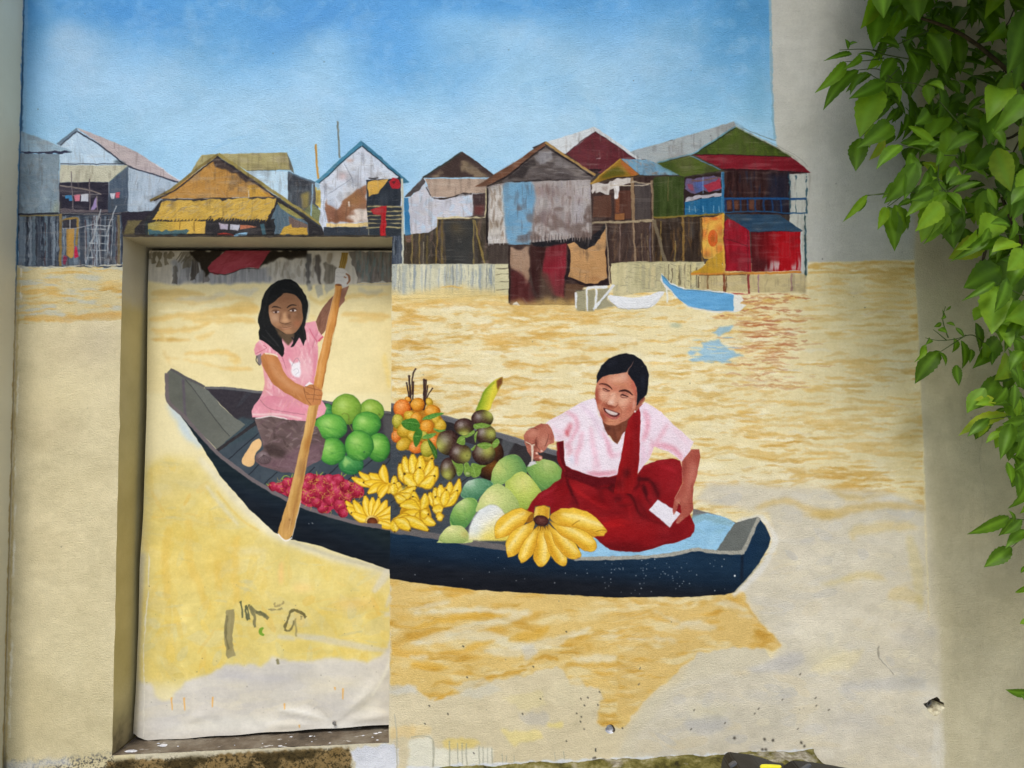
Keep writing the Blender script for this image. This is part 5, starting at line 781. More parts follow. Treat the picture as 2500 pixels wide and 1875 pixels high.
    for p, w, c, a in [([1480, 720, 1520, 820, 1510, 960, 1470, 1080], 50, (222, 140, 158), .7), ([1600, 1140, 1700, 1120, 1850, 1190, 1920, 1290], 60, (222, 140, 158), .7), ([1760, 870, 1700, 960, 1640, 1060, 1600, 1140], 50, (230, 172, 186), .7), ([1540, 1120, 1580, 1150, 1520, 1260], 20, (214, 140, 156), .8), ([1560, 1040, 1590, 1140], 14, (200, 110, 126), .7), ([1450, 1100, 1480, 1250, 1430, 1400], 50, (224, 184, 202), .6), ([1800, 900, 1900, 1000, 2000, 1100], 60, (238, 206, 218), .6), ([1990, 1180, 1920, 1290], 20, (226, 196, 216), .7)]: line(p, w, c, a, fe=4, tp=-.5)
    hatch(M, 50, [(246, 238, 244), (240, 214, 224), (236, 222, 234)], 120, 12, 60, .25, 30); clipto(None)
    fill([1005, 870, 1100, 880, 1290, 830, 1290, 930, 1268, 960, 1220, 1010, 1174, 1114, 1140, 1090, 1070, 990, 1030, 930], (116, 62, 44), n=('v', 6)); soft(1190, 1000, 40, 80, (156, 92, 68), .6); line([1130, 900, 1150, 1020, 1160, 1090], 14, (86, 44, 34), .5, fe=2); soft(1060, 920, 60, 40, (70, 36, 30), .7)
    M = fill([1300, 830, 1350, 760, 1420, 676, 1440, 740, 1440, 900, 1430, 1200, 1412, 1420, 1370, 1560, 1330, 1680, 1130, 1680, 1170, 1450, 1210, 1250, 1262, 1000], (140, 18, 22), n=('v', 7)); clipto(M); line([1290, 900, 1250, 1150, 1200, 1400], 50, (164, 24, 28), .6, fe=5); line([1400, 760, 1390, 1100, 1370, 1400], 50, (112, 14, 20), .6, fe=5); soft(1280, 1440, 50, 90, (60, 10, 14), .85, 15); soft(1190, 1560, 60, 90, (66, 10, 14), .7); clipto(None)
    # outstretched hand
    M = fill([206, 912, 250, 885, 300, 864, 370, 872, 410, 930, 440, 1020, 442, 1088, 400, 1108, 380, 1110, 350, 1160, 318, 1195, 280, 1212, 250, 1190, 262, 1235, 305, 1250, 310, 1280, 270, 1310, 220, 1300, 170, 1250, 130, 1190, 95, 1080, 85, 1010, 120, 955], (180, 108, 88), sm=0, n=('g', 6)); clipto(M)
    for x, y, rx, ry, c, a, an in [(200, 980, 80, 50, (206, 146, 122), .8, -20), (320, 1080, 60, 80, (212, 156, 132), .8, 20), (260, 900, 100, 24, (150, 74, 58), .7, -20), (410, 1030, 30, 70, (160, 80, 66), .6, 0), (230, 1110, 26, 90, (110, 52, 42), .8, 10), (130, 1080, 30, 80, (150, 82, 64), .7, -10), (190, 1230, 60, 40, (120, 56, 46), .8, 20), (240, 1290, 60, 20, (110, 50, 40), .7, 10)]: soft(x, y, rx, ry, c, a, an)
    clipto(None)
    for p in ([240, 1020, 232, 1080, 250, 1140, 290, 1190], [100, 1075, 150, 1110, 210, 1100], [250, 1200, 210, 1190, 190, 1220], [260, 1240, 220, 1240], [375, 990, 360, 1080, 330, 1140], [130, 940, 200, 920, 260, 940]): line(p, 8, (92, 44, 36), .75, tp=-.5)
    for x, y in ((298, 1185), (240, 1215), (285, 1270)): ball(x, y, 20, 14, 30, (190, 130, 110), (220, 174, 154), (232, 196, 180))
    line([105, 1078, 150, 1100, 185, 1122, 215, 1112, 205, 1130], 12, (216, 190, 164), .95); fill([172, 1118, 204, 1124, 200, 1220, 192, 1305, 174, 1305, 176, 1210], (222, 200, 180)); fill([128, 1368, 150, 1330, 180, 1302, 200, 1310, 245, 1332, 200, 1346, 150, 1372], (214, 210, 214), .9)
    # head
    frame(1420, 860, 200 / 1659)
    M = fill([300, 640, 335, 560, 470, 460, 740, 430, 900, 385, 1000, 470, 1090, 650, 1125, 850, 1115, 1050, 1060, 1200, 960, 1315, 800, 1420, 650, 1472, 520, 1448, 430, 1385, 370, 1240, 300, 1050, 272, 900, 282, 740], (196, 124, 96), sm=1, n=('g', 5)); clipto(M)
    for x, y, rx, ry, c, a, an in [(700, 545, 260, 110, (228, 176, 146), .95, 10), (850, 480, 130, 90, (228, 184, 162), .9, 40), (1060, 700, 60, 250, (186, 96, 78), .8, -12), (450, 860, 160, 150, (238, 196, 170), 1, 0), (295, 900, 70, 280, (150, 66, 50), .95, 5), (350, 1000, 90, 60, (176, 86, 64), .8, 20), (840, 980, 180, 190, (238, 196, 168), 1, 0), (980, 1120, 120, 200, (180, 98, 76), .9, 20), (1050, 1060, 40, 140, (214, 160, 140), .6, 10), (640, 900, 80, 150, (236, 188, 160), .9, 12), (600, 1010, 110, 70, (244, 208, 186), 1, 15), (560, 1095, 170, 50, (140, 66, 46), .95, 15), (740, 1130, 70, 90, (168, 88, 62), .7, 0),
                               (600, 1400, 210, 80, (208, 142, 108), .9, -6), (700, 1340, 120, 50, (206, 142, 110), .7, -20), (430, 1300, 70, 170, (150, 70, 52), .95, -20), (860, 1340, 140, 50, (188, 118, 96), .7, -30), (420, 640, 110, 36, (180, 100, 80), .7, 0), (520, 700, 90, 40, (176, 104, 84), .7, 20), (870, 830, 110, 40, (178, 106, 88), .7, 15), (670, 740, 60, 60, (194, 118, 92), .7, 0), (800, 650, 240, 40, (206, 138, 100), .5, 10), (460, 1050, 60, 60, (150, 70, 52), .7, 30), (1100, 900, 24, 200, (160, 84, 70), .7, 0)]: soft(x, y, rx, ry, c, a, an)
    hatch(M, 60, [(212, 150, 120), (184, 104, 80), (204, 136, 108)], 90, 8, 60, .25, 40); clipto(None)
    D = (62, 30, 28)
    for p, w, c, a, tp in [([345, 645, 430, 632, 520, 655, 590, 705, 625, 755], 34, (70, 36, 30), .92, -.7), ([755, 800, 800, 778, 880, 768, 960, 800, 1035, 855], 44, (56, 28, 26), .95, -.7), ([425, 728, 480, 740, 540, 770, 580, 778], 24, D, 1, -.5), ([400, 715, 440, 725], 10, (230, 180, 160), .7, -.5), ([430, 752, 490, 785, 570, 802], 14, (110, 54, 46), .9, -.5), ([340, 660, 370, 690, 430, 720], 8, (226, 176, 156), .7, -.6), ([785, 868, 830, 858, 890, 880, 945, 900], 28, D, 1, -.5), ([780, 880, 830, 905, 920, 922], 15, (104, 50, 44), .9, -.5), ([820, 830, 880, 820, 950, 850], 10, (150, 84, 70), .8, -.6), ([950, 895, 1020, 905, 1100, 880], 7, (226, 176, 160), .7, -.6), ([950, 915, 1030, 945, 1110, 940], 7, (150, 84, 74), .7, -.6), ([760, 870, 730, 900, 690, 960], 7, (226, 180, 156), .6, -.6), ([950, 930, 1010, 980], 6, (150, 86, 76), .6, -.6),
                         ([485, 1000, 520, 1045, 580, 1075, 650, 1095, 700, 1090, 735, 1050], 17, (118, 56, 42), .85, -.5), ([560, 950, 520, 990, 510, 1030], 12, (160, 88, 66), .6, -.6), ([730, 1000, 745, 1050, 720, 1085], 12, (150, 80, 58), .6, -.5), ([470, 960, 420, 1040, 400, 1110, 415, 1200], 10, (150, 72, 54), .7, -.7), ([750, 1080, 800, 1160, 810, 1220, 780, 1300], 12, (150, 74, 54), .7, -.7), ([500, 1370, 600, 1400, 720, 1380], 14, (170, 96, 72), .6, -.7)]: line(p, w, c, a, tp=tp, fe=.5)
    fill([430, 1118, 490, 1140, 600, 1172, 760, 1222, 775, 1240, 720, 1290, 620, 1300, 530, 1262, 460, 1190], (86, 34, 34), sm=1); fill([470, 1148, 540, 1164, 640, 1196, 728, 1226, 690, 1262, 600, 1262, 530, 1226], (226, 210, 202), sm=1)
    for x in np.linspace(500, 710, 8): line([x, 1160 + (x - 480) * .28, x + 14, 1250 + (x - 480) * .12], 5, (176, 140, 132), .8, sm=0)
    line([500, 1200, 590, 1240, 700, 1258], 4, (150, 110, 104), .8)
    fill([440, 1180, 500, 1250, 600, 1300, 710, 1296, 775, 1240, 740, 1320, 640, 1345, 540, 1318, 480, 1270], (178, 90, 82), sm=1); line([540, 1290, 620, 1322, 700, 1312], 10, (214, 150, 140), .6, tp=-.6); line([425, 1108, 500, 1128, 600, 1158, 700, 1190, 780, 1230], 10, (130, 60, 50), .8, tp=-.4)
    fill([1105, 1060, 1160, 985, 1230, 930, 1288, 908, 1275, 975, 1200, 1075, 1140, 1170, 1095, 1180], (156, 90, 70), sm=1); line([1130, 1060, 1200, 990, 1260, 940], 14, (100, 52, 42), .7); line([1150, 1120, 1230, 1020, 1280, 940], 9, (206, 148, 124), .7); ball(1087, 1192, 22, 22, 0, (190, 160, 150), (230, 214, 206), (250, 246, 240))
    M = fill([300, 630, 302, 500, 320, 420, 400, 270, 560, 125, 740, 42, 900, 24, 1060, 58, 1200, 138, 1310, 280, 1362, 450, 1352, 650, 1315, 850, 1270, 912, 1190, 970, 1130, 1060, 1105, 1080, 1128, 900, 1112, 720, 1050, 580, 930, 430, 930, 370, 880, 395, 740, 432, 560, 440, 430, 485, 350, 560], (22, 24, 32), n=('g', 3)); clipto(M); soft(620, 220, 160, 60, (34, 36, 46), .7, -20); soft(1240, 600, 60, 200, (34, 40, 52), .6); clipto(None)
    line([905, 400, 960, 310, 1050, 175], 24, (176, 128, 110), .85, tp=.85)
    frame(0, 0, 1)
    motif(WALL, 'painted_woman', 'painted smiling woman in white blouse and red sarong sitting in the stern', [1278, 1060, 1300, 1040, 1340, 1025, 1420, 988, 1453, 970, 1456, 910, 1490, 872, 1530, 862, 1568, 878, 1584, 915, 1576, 968, 1600, 990, 1650, 1040, 1695, 1078, 1709, 1110, 1700, 1180, 1692, 1240, 1697, 1290, 1688, 1308, 1560, 1346, 1490, 1342, 1452, 1308, 1482, 1295, 1440, 1240, 1345, 1242, 1290, 1240, 1350, 1185, 1372, 1150, 1362, 1080, 1335, 1092, 1322, 1126, 1300, 1120], layer=15)

def paint_door():
    use(LEAF); rs = K.r; frame(0, 0, 1)
    K.a[:] = (228, 216, 172)
    fill([330, 600, 980, 600, 980, 1870, 290, 1870], (232, 220, 172), n=('L', 5))
    # pale river, ochre ripples in the upper half
    M = fill([340, 690, 980, 690, 980, 960, 340, 960], (230, 215, 162), n=('b', 5), fe=4)
    frame(320, 600, 340 / 1128)
    for p, w, c, a in [([160, 380, 260, 390, 420, 380, 600, 400], 60, (214, 180, 104), .6), ([160, 450, 300, 430, 500, 450, 760, 420, 1000, 440], 50, (222, 192, 124), .55), ([150, 600, 400, 560, 640, 540, 900, 520, 1030, 500], 70, (218, 182, 104), .65), ([420, 600, 700, 600, 1000, 600], 60, (218, 180, 100), .5), ([160, 680, 300, 690, 500, 670, 660, 620], 40, (216, 178, 98), .55), ([155, 755, 320, 760, 480, 756], 22, (200, 156, 74), .75), ([180, 680, 240, 720, 280, 780], 50, (216, 184, 110), .5), ([440, 865, 600, 870, 720, 860, 860, 900, 840, 940], 40, (222, 184, 104), .65),
                       ([520, 745, 580, 740, 680, 690], 36, (222, 188, 112), .55), ([280, 900, 500, 930, 750, 990, 980, 1000], 22, (224, 192, 120), .6), ([760, 1000, 980, 995], 26, (222, 184, 106), .6), ([250, 850, 300, 920, 320, 970], 24, (222, 194, 130), .5), ([340, 420, 600, 430, 760, 380], 40, (206, 200, 178), .5), ([220, 530, 500, 520, 760, 470], 40, (234, 224, 180), .6)]:
        line(p, w, c, a, tp=-.6, fe=2.5, ro=2, n=('h', 10))
    frame(560, 600, 400 / 1843)
    for p, w, c, a in [([0, 500, 200, 520, 330, 480], 60, (206, 202, 184), .6), ([0, 720, 200, 690, 330, 740], 130, (222, 188, 112), .7), ([0, 830, 200, 850, 300, 850], 60, (216, 182, 108), .6), ([900, 560, 1000, 640, 1160, 560], 60, (222, 194, 120), .6), ([900, 770, 960, 830], 80, (226, 204, 140), .6), ([1250, 600, 1500, 560, 1800, 540], 60, (222, 190, 116), .65), ([1260, 780, 1500, 770, 1810, 790], 60, (222, 186, 110), .7), ([1350, 840, 1600, 820, 1800, 810], 60, (220, 188, 116), .6), ([1300, 680, 1500, 660, 1800, 690], 40, (232, 216, 160), .6), ([1450, 470, 1560, 520, 1740, 500], 60, (196, 190, 164), .6), ([0, 1270, 80, 1300, 120, 1270], 90, (228, 196, 120), .6), ([0, 1390, 150, 1390, 250, 1380], 30, (228, 198, 128), .6), ([1740, 1200, 1800, 1600], 60, (232, 206, 120), .5)]:
        line(p, w, c, a, tp=-.6, fe=3, ro=2, n=('h', 8))
    soft(1500, 1200, 260, 350, (242, 232, 182), .5); soft(160, 1000, 200, 120, (238, 228, 184), .5)
    # unfinished houses at the top edge
    frame(350, 250, FH)
    fill([0, 1325, 2230, 1325, 2230, 1640, 1500, 1640, 1100, 1625, 700, 1625, 260, 1640, 0, 1600], (190, 184, 170), fe=3, n=('v', 10)); M = mask(cv(R(20, 1330, 2220, 1620)))
    M2 = fill([260, 1420, 420, 1400, 900, 1480, 1130, 1480, 1130, 1620, 300, 1626, 262, 1640], (140, 142, 146), .9, fe=3, ro=3, n=('v', 14)); hatch(M2, 60, [(160, 162, 164), (120, 120, 122), (178, 174, 166), (104, 104, 104)], 150, 26, 90, .5, 4)
    for x, y0, y1, w, c in [(90, 1345, 1450, 50, (120, 112, 92)), (150, 1345, 1490, 44, (112, 104, 84)), (200, 1345, 1460, 40, (118, 110, 92)), (60, 1345, 1420, 40, (130, 122, 104)), (290, 1480, 1630, 44, (96, 92, 86)), (250, 1345, 1400, 50, (116, 108, 88)), (470, 1400, 1600, 60, (80, 74, 68)), (560, 1500, 1620, 40, (104, 100, 98)), (400, 1380, 1500, 60, (110, 104, 92))]: line([x, y0, x + rs.uniform(-20, 14), y1], w, c, .85, sm=0, ro=2.5, n=('v', 16))
    for i in range(12): line([350 + i * 18, 1345, 300 + i * 14, 1430 + rs.uniform(-20, 20)], 16, (96, 90, 76), .7, tp=.5)
    fill([400, 1330, 760, 1330, 600, 1480, 590, 1540, 560, 1580, 520, 1480, 440, 1400], (40, 34, 26), .96, ro=4, fe=2); fill([1060, 1330, 1460, 1330, 1450, 1390, 1330, 1400, 1290, 1380, 1180, 1430, 1120, 1450, 1050, 1480], (36, 30, 22), .96, ro=4, fe=1.5)
    M = fill([578, 1490, 640, 1420, 690, 1380, 745, 1332, 1140, 1332, 1095, 1400, 1042, 1490, 960, 1485, 880, 1496, 800, 1530, 740, 1546, 640, 1552, 590, 1525], (152, 62, 72), n=('b', 10)); hatch(M, 50, [(170, 78, 88), (136, 52, 60), (160, 70, 80)], 120, 16, -25, .5, 14); line([585, 1530, 740, 1550, 880, 1500, 1045, 1494], 7, (50, 36, 34), .8)
    motif(LEAF, 'painted_cloth', 'painted red cloth at the top edge of the door', [578, 1490, 745, 1336, 1138, 1336, 1042, 1490, 880, 1496, 740, 1546, 640, 1552], layer=1)
    M2 = fill([1120, 1440, 1500, 1390, 1560, 1400, 1560, 1600, 1440, 1620, 1120, 1560], (176, 172, 162), .9, fe=4, n=('v', 12)); hatch(M2, 50, [(120, 112, 98), (150, 144, 132), (196, 190, 180)], 110, 34, 90, .5, 5)
    frame(560, 600, 400 / 1843)
    for p, c in [([865, 80, 925, 85, 905, 300, 915, 500, 878, 505, 855, 330, 850, 160], (84, 82, 80)), ([965, 105, 1012, 100, 1032, 330, 1030, 420, 1000, 430, 968, 260], (84, 78, 72)), ([1050, 200, 1130, 180, 1205, 255, 1195, 380, 1150, 430, 1080, 430, 1075, 330], (104, 98, 86)), ([1105, 85, 1155, 85, 1150, 190, 1110, 180], (140, 130, 112))]: M = fill(p, c, .9, ro=2.5, fe=1.5, n=('v', 16))
    for p in ([870, 420, 918, 420, 915, 505, 880, 505], [970, 430, 1040, 430, 1060, 560, 1000, 590, 970, 530], [1075, 420, 1190, 420, 1160, 500, 1080, 560]): fill(p, (176, 174, 158), .85, ro=2, fe=2)
    M = fill([1345, 70, 1830, 70, 1830, 412, 1560, 418, 1440, 420, 1432, 310, 1380, 180], (122, 116, 108), ro=2, n=('v', 14)); hatch(M, 60, [(108, 132, 130), (94, 86, 82), (140, 134, 128), (96, 124, 124), (84, 78, 76)], 190, 24, 90, .5, 3); soft(1470, 390, 40, 40, (190, 184, 170), .7)
    line([1440, 420, 1600, 425, 1820, 415], 9, (226, 204, 140), .7)
    fill([1262, 75, 1338, 75, 1302, 262, 1228, 245], (152, 124, 62), n=('v', 10)); 
    for x in (1262, 1285, 1308): line([x + 10, 80, x - 26, 250], 5, (96, 76, 40), .8, sm=0)
    fill([1205, 255, 1290, 268, 1345, 320, 1352, 400, 1330, 450, 1280, 470, 1196, 440, 1188, 330], (206, 202, 194), sm=1, n=('g', 5)); line([1310, 315, 1345, 340, 1350, 390, 1322, 430], 24, (142, 98, 70), .95, tp=-.5); line([1290, 348, 1320, 362], 16, (146, 104, 78), .9)
    for y in (300, 345, 390): line([1200, y, 1300, y + 8], 2.5, (150, 146, 140), .7)
    # lower field of yellow
    frame(320, 1100, 660 / 2212)
    M = fill([110, 120, 300, 60, 560, 100, 700, 330, 900, 560, 1150, 720, 1330, 760, 1560, 850, 1800, 930, 2140, 1010, 2140, 1900, 80, 1900], (224, 205, 124), fe=14, n=('b', 10)); clipto(M)
    hatch(M, 230, [(228, 202, 106), (222, 194, 98), (232, 212, 140), (216, 198, 120), (212, 203, 158), (226, 206, 124)], 330, 110, 0, .34, 30)
    hatch(M, 70, [(222, 188, 82), (230, 206, 116)], 260, 90, 85, .3, 14)
    hatch(M, 60, [(226, 184, 84), (204, 200, 160), (214, 206, 150), (234, 204, 100), (206, 182, 88)], 200, 60, 80, .42, 40); hatch(M, 60, [(196, 190, 148), (232, 196, 100), (210, 202, 160)], 160, 24, 2, .4, 12)
    for p in ([470, 560, 480, 900, 560, 1100, 620, 1300], [860, 700, 850, 1000, 870, 1250], [300, 620, 280, 900, 300, 1200], [700, 900, 720, 1150]): line(p, 60, (224, 186, 86), .4, fe=3, ro=2)
    for x, y, rx, ry, c, a in [(300, 300, 240, 160, (216, 206, 160), .6), (600, 260, 200, 120, (218, 206, 160), .5), (160, 420, 130, 150, (220, 202, 136), .5), (760, 900, 120, 260, (222, 186, 84), .6), (520, 1000, 180, 150, (226, 194, 92), .5), (1400, 1000, 300, 140, (216, 204, 138), .6), (1800, 1050, 320, 120, (220, 204, 136), .6), (420, 700, 300, 140, (224, 200, 104), .5), (1230, 1000, 30, 140, (240, 192, 120), .6), (1400, 1120, 120, 40, (242, 196, 124), .5), (1850, 1250, 300, 60, (228, 190, 110), .6), (1000, 820, 160, 40, (204, 198, 168), .5), (2050, 1020, 120, 120, (212, 208, 192), .7)]: soft(x, y, rx, ry, c, a, n=('b', 8))
    clipto(None)
    line([610, 280, 760, 470, 880, 610], 36, (216, 210, 180), .6, tp=-.5, fe=3); line([560, 60, 900, 440, 1180, 690, 1400, 790, 1700, 890, 2140, 990], 46, (226, 220, 196), .7, fe=5, n=('b', 14)); line([1300, 740, 1560, 830, 1800, 900, 2140, 985], 26, (196, 190, 164), .6, fe=3, n=('b', 16)); line([700, 330, 900, 560, 1050, 650], 16, (224, 194, 100), .6, fe=2)
    # grey primer at the bottom with ragged upper edge
    frame(500, 1350, 600 / 1896)
    M = fill([-640, 1060, -500, 990, -420, 1000, -360, 1140, -260, 1130, -160, 990, 0, 945, 170, 862, 430, 870, 520, 800, 700, 830, 1000, 800, 1150, 820, 1260, 850, 1370, 790, 1440, 640, 1460, 1700, -640, 1700], (210, 204, 190), ro=2.2, fe=4, n=('b', 8)); clipto(M)
    hatch(M, 150, [(200, 196, 188), (216, 209, 194), (226, 217, 192), (204, 199, 192), (222, 217, 205)], 330, 90, 0, .4, 9)
    for x, y, rx, ry, c, a in [(400, 960, 460, 50, (186, 184, 188), .6), (1000, 1000, 300, 60, (222, 212, 184), .6), (300, 1300, 500, 60, (232, 229, 216), .7), (1250, 1150, 120, 200, (226, 220, 198), .6), (-300, 1300, 200, 90, (206, 204, 200), .6), (700, 1220, 300, 30, (226, 220, 204), .6), (1000, 1180, 180, 60, (196, 192, 184), .6), (-450, 1100, 120, 120, (224, 220, 208), .6), (1100, 1330, 330, 40, (234, 232, 222), .7), (100, 1340, 600, 40, (232, 229, 216), .6)]: soft(x, y, rx, ry, c, a, n=('b', 8))
    clipto(None)
    for p, w, c in [([780, 1160, 900, 1210, 960, 1280, 1000, 1300, 1080, 1260, 1200, 1140, 1300, 1060], 10, (176, 170, 156)), ([560, 1200, 700, 1210, 850, 1250, 980, 1290], 12, (238, 236, 228)), ([700, 630, 900, 660, 1200, 720, 1440, 760], 50, (204, 200, 188)), ([560, 640, 700, 660], 40, (206, 202, 184)), ([1300, 300, 1400, 160, 1450, 60], 60, (212, 208, 196)), ([1380, 480, 1445, 460], 40, (214, 208, 188)), ([1400, 420, 1440, 300], 26, (210, 206, 196)), ([1290, 1100, 1400, 900, 1440, 760], 20, (236, 232, 210))]: line(p, w, c, .6, fe=3, tp=-.4)  # first two strokes paint shade and highlight along the canvas folds
    for x, y, l in [(60, 1110, 80), (612, 1160, 44), (1065, 1040, 90), (730, 1320, 26), (1003, 1030, 24), (-157, 1110, 100), (-255, 1110, 100)]: line([x, y, x + 2, y + l], 14, (232, 176, 96), .85, tp=.4)
    # dark unfinished scribbles
    OL = (120, 116, 80)
    for p, w, c in [([195, 440, 200, 520, 180, 640, 190, 720, 210, 800], 62, (148, 138, 96)), ([170, 480, 160, 620, 185, 740], 20, (124, 116, 80)), ([272, 370, 284, 430, 292, 500], 13, (92, 98, 70)), ([318, 400, 320, 460, 330, 525], 15, (84, 90, 66)), ([345, 395, 335, 450, 342, 510], 13, (88, 92, 66)), ([350, 405, 372, 470, 380, 480, 388, 570], 20, OL), ([350, 410, 400, 460, 450, 480, 488, 505], 24, OL), ([388, 460, 430, 455, 470, 490], 16, (104, 104, 72)), ([490, 432, 540, 436, 600, 420], 14, (150, 138, 92)), ([540, 380, 545, 410, 590, 395, 610, 372], 14, (168, 152, 100)),
                    ([655, 450, 690, 440, 740, 460, 785, 495], 24, (112, 104, 66)), ([655, 450, 645, 500, 620, 560, 630, 600, 670, 585, 690, 520], 17, (116, 108, 70)), ([700, 500, 705, 640], 14, (160, 148, 96)), ([745, 480, 740, 515], 16, (150, 140, 96)), ([563, 810, 560, 830, 570, 855], 20, (130, 124, 88))]: line(p, w, c, .9, ro=1, n=('v', 10))
    line([452, 572, 432, 590, 432, 618, 456, 634], 24, (118, 160, 50), .95, tp=-.5)
    for i in range(60): x, y = rs.uniform(-550, 1430), rs.uniform(100, 1330); soft(x, y, rs.uniform(2, 5), rs.uniform(2, 6), (90, 86, 72), rs.uniform(.3, .8), fe=.7)
    soft(1003, 1300, 16, 14, (120, 108, 96), .8); line([1003, 1310, 1008, 1330], 12, (110, 96, 84), .7)
    frame(0, 1350, 600 / 1896)
    line([1090, 0, 1080, 200, 1060, 400, 1045, 640, 1035, 900, 1028, 1400], 60, (206, 198, 172), .7, fe=4); line([1150, 0, 1140, 300, 1110, 700, 1115, 1100, 1110, 1420], 7, (236, 232, 216), .7, ro=1)  # shading painted in: darker strip where the left margin turns away, bright crease
    door_boat()
    girl()

def door_boat():
    rs = K.r
    frame(380, 850, 400 / 1327)
    for p in ([105, 440, 180, 560, 280, 700, 350, 800],): line(p, 60, (186, 206, 222), .75, fe=5, ro=3)
    motif(LEAF, 'painted_boat', 'bow of the painted dark boat on the door leaf', [88, 200, 120, 165, 220, 218, 395, 308, 620, 318, 870, 350, 1330, 480, 1915, 480, 1915, 1790, 1760, 1740, 1327, 1595, 1080, 1540, 960, 1485, 760, 1300, 520, 1022, 380, 802, 250, 605, 110, 442, 85, 330], layer=1)
    # hull, floor, inside
    fill([90, 400, 250, 560, 490, 830, 760, 1040, 1080, 1230, 1327, 1322, 1600, 1400, 1920, 1470, 1920, 1800, 1760, 1745, 1500, 1660, 1327, 1598, 1080, 1545, 960, 1488, 760, 1302, 520, 1024, 380, 804, 250, 607, 112, 446], [(26, 38, 44), (22, 32, 42), (20, 26, 34)], gr=(600, 1000, 520, 1180), n=('h', 5))
    M = fill([395, 320, 620, 330, 870, 365, 1330, 430, 1915, 520, 1915, 1470, 1600, 1405, 1327, 1325, 1080, 1235, 760, 1045, 480, 825, 700, 620], (64, 74, 82), n=('b', 6)); clipto(M)
    fill([400, 320, 870, 360, 1920, 520, 1920, 900, 1300, 800, 850, 640, 650, 580], (54, 50, 56), fe=2); fill([640, 590, 700, 555, 800, 580, 830, 700, 500, 830], (60, 74, 80), .9, fe=3)
    for a, b in [((835, 690), (580, 905)), ((560, 790), (820, 580)), ((900, 880), (745, 1030)), ((985, 1000), (880, 1100)), ((1290, 960), (1190, 1060)), ((1380, 1010), (1260, 1100)), ((1560, 880), (1360, 1060)), ((1760, 900), (1500, 1120)), ((1900, 900), (1640, 1180))]: line([*a, *b], 9, (34, 38, 46), .85, sm=0)
    hatch(M, 40, [(72, 84, 92), (56, 64, 74)], 200, 30, -38, .35, 6); clipto(None)
    line([500, 825, 650, 720, 820, 600], 24, (50, 46, 48), .95)
    # bow panel
    M = fill([95, 195, 120, 172, 240, 235, 430, 345, 520, 450, 620, 545, 725, 620, 610, 720, 496, 815, 380, 700, 260, 570, 115, 435, 92, 320], (100, 102, 94), n=('b', 5)); clipto(M)
    fill([240, 250, 430, 345, 725, 620, 600, 715], (108, 111, 104), .7, fe=2); line([225, 245, 230, 380, 240, 560], 20, (92, 84, 94), .9, fe=1.5); clipto(None)
    line([240, 250, 330, 360, 470, 560, 600, 712], 6, (62, 64, 62), .9)
    line([92, 200, 90, 330, 112, 440, 250, 575, 490, 835, 760, 1045, 1080, 1235, 1327, 1325, 1600, 1405, 1920, 1465], 30, (110, 101, 102), n=('b', 5)); line([120, 170, 240, 232, 395, 312], 20, (88, 86, 86)); line([395, 318, 620, 328, 870, 358], 20, (98, 98, 100))
    frame(560, 900, 400 / 1580)
    line([880, 315, 1000, 330, 1250, 370, 1490, 415, 1600, 430], 24, (98, 98, 100)); fill([1480, 440, 1600, 445, 1600, 720, 1500, 680], (84, 84, 86), .9, fe=3)
    line([765, 1485, 770, 1495], 5, (210, 214, 214), .8); line([795, 1480, 808, 1492], 5, (210, 214, 214), .8)
    # coconuts
    motif(LEAF, 'painted_fruit', 'painted bunch of green coconuts beside the girl', [835, 510, 920, 450, 930, 350, 1000, 340, 1060, 265, 1180, 258, 1260, 330, 1370, 305, 1470, 370, 1480, 480, 1450, 560, 1500, 640, 1540, 760, 1500, 880, 1380, 890, 1290, 900, 1220, 1010, 1120, 1000, 1050, 900, 960, 920, 880, 880, 880, 760, 850, 640], layer=3)
    C = ((38, 104, 44), (92, 162, 64), (150, 200, 96))
    for x, y, rx, ry, an, k in [(950, 400, 52, 62, 0, 2), (1375, 402, 112, 98, 20, 1), (1130, 390, 134, 138, 0, 1), (1175, 925, 112, 92, 0, 2), (1440, 760, 104, 132, 0, 0), (980, 562, 148, 118, 10, 0), (1325, 536, 132, 112, -10, 0), (990, 795, 124, 122, -20, 0), (1252, 740, 130, 138, 0, 0)]:
        c = [C, ((86, 124, 40), (124, 164, 60), (170, 196, 90)), ((24, 88, 52), (56, 128, 66), (104, 168, 90))][k]
        rx, ry = rx * 1.07, ry * 1.07; M = ball(x, y, rx, ry, an, *c, l=(-.2, -.25), n=('g', 5), rim=.35); clipto(M); hatch(M, 22, [c[0], c[2], c[1]], 170, 20, an + 20, .18, 14); soft(x - rx * .3, y - ry * .3, rx * .4, ry * .3, (190, 222, 140), .5, an); clipto(None)
        t = np.linspace(0, 6.28, 30); line(np.stack([x + rx * np.cos(t) * math.cos(math.radians(an)) - ry * np.sin(t) * math.sin(math.radians(an)), y + rx * np.cos(t) * math.sin(math.radians(an)) + ry * np.sin(t) * math.cos(math.radians(an))], 1).ravel(), 5, (40, 96, 44), .45, sm=0)
    line([1150, 480, 1160, 540, 1190, 600], 10, (100, 120, 50), .8); soft(1303, 802, 14, 12, (30, 70, 50), .9); soft(1445, 438, 12, 10, (60, 60, 30), .9); fill([1120, 830, 1150, 900, 1120, 960, 1095, 910], (150, 196, 110), .7, fe=2); line([1080, 450, 1110, 430, 1150, 450, 1160, 500], 10, (110, 120, 50), .6)
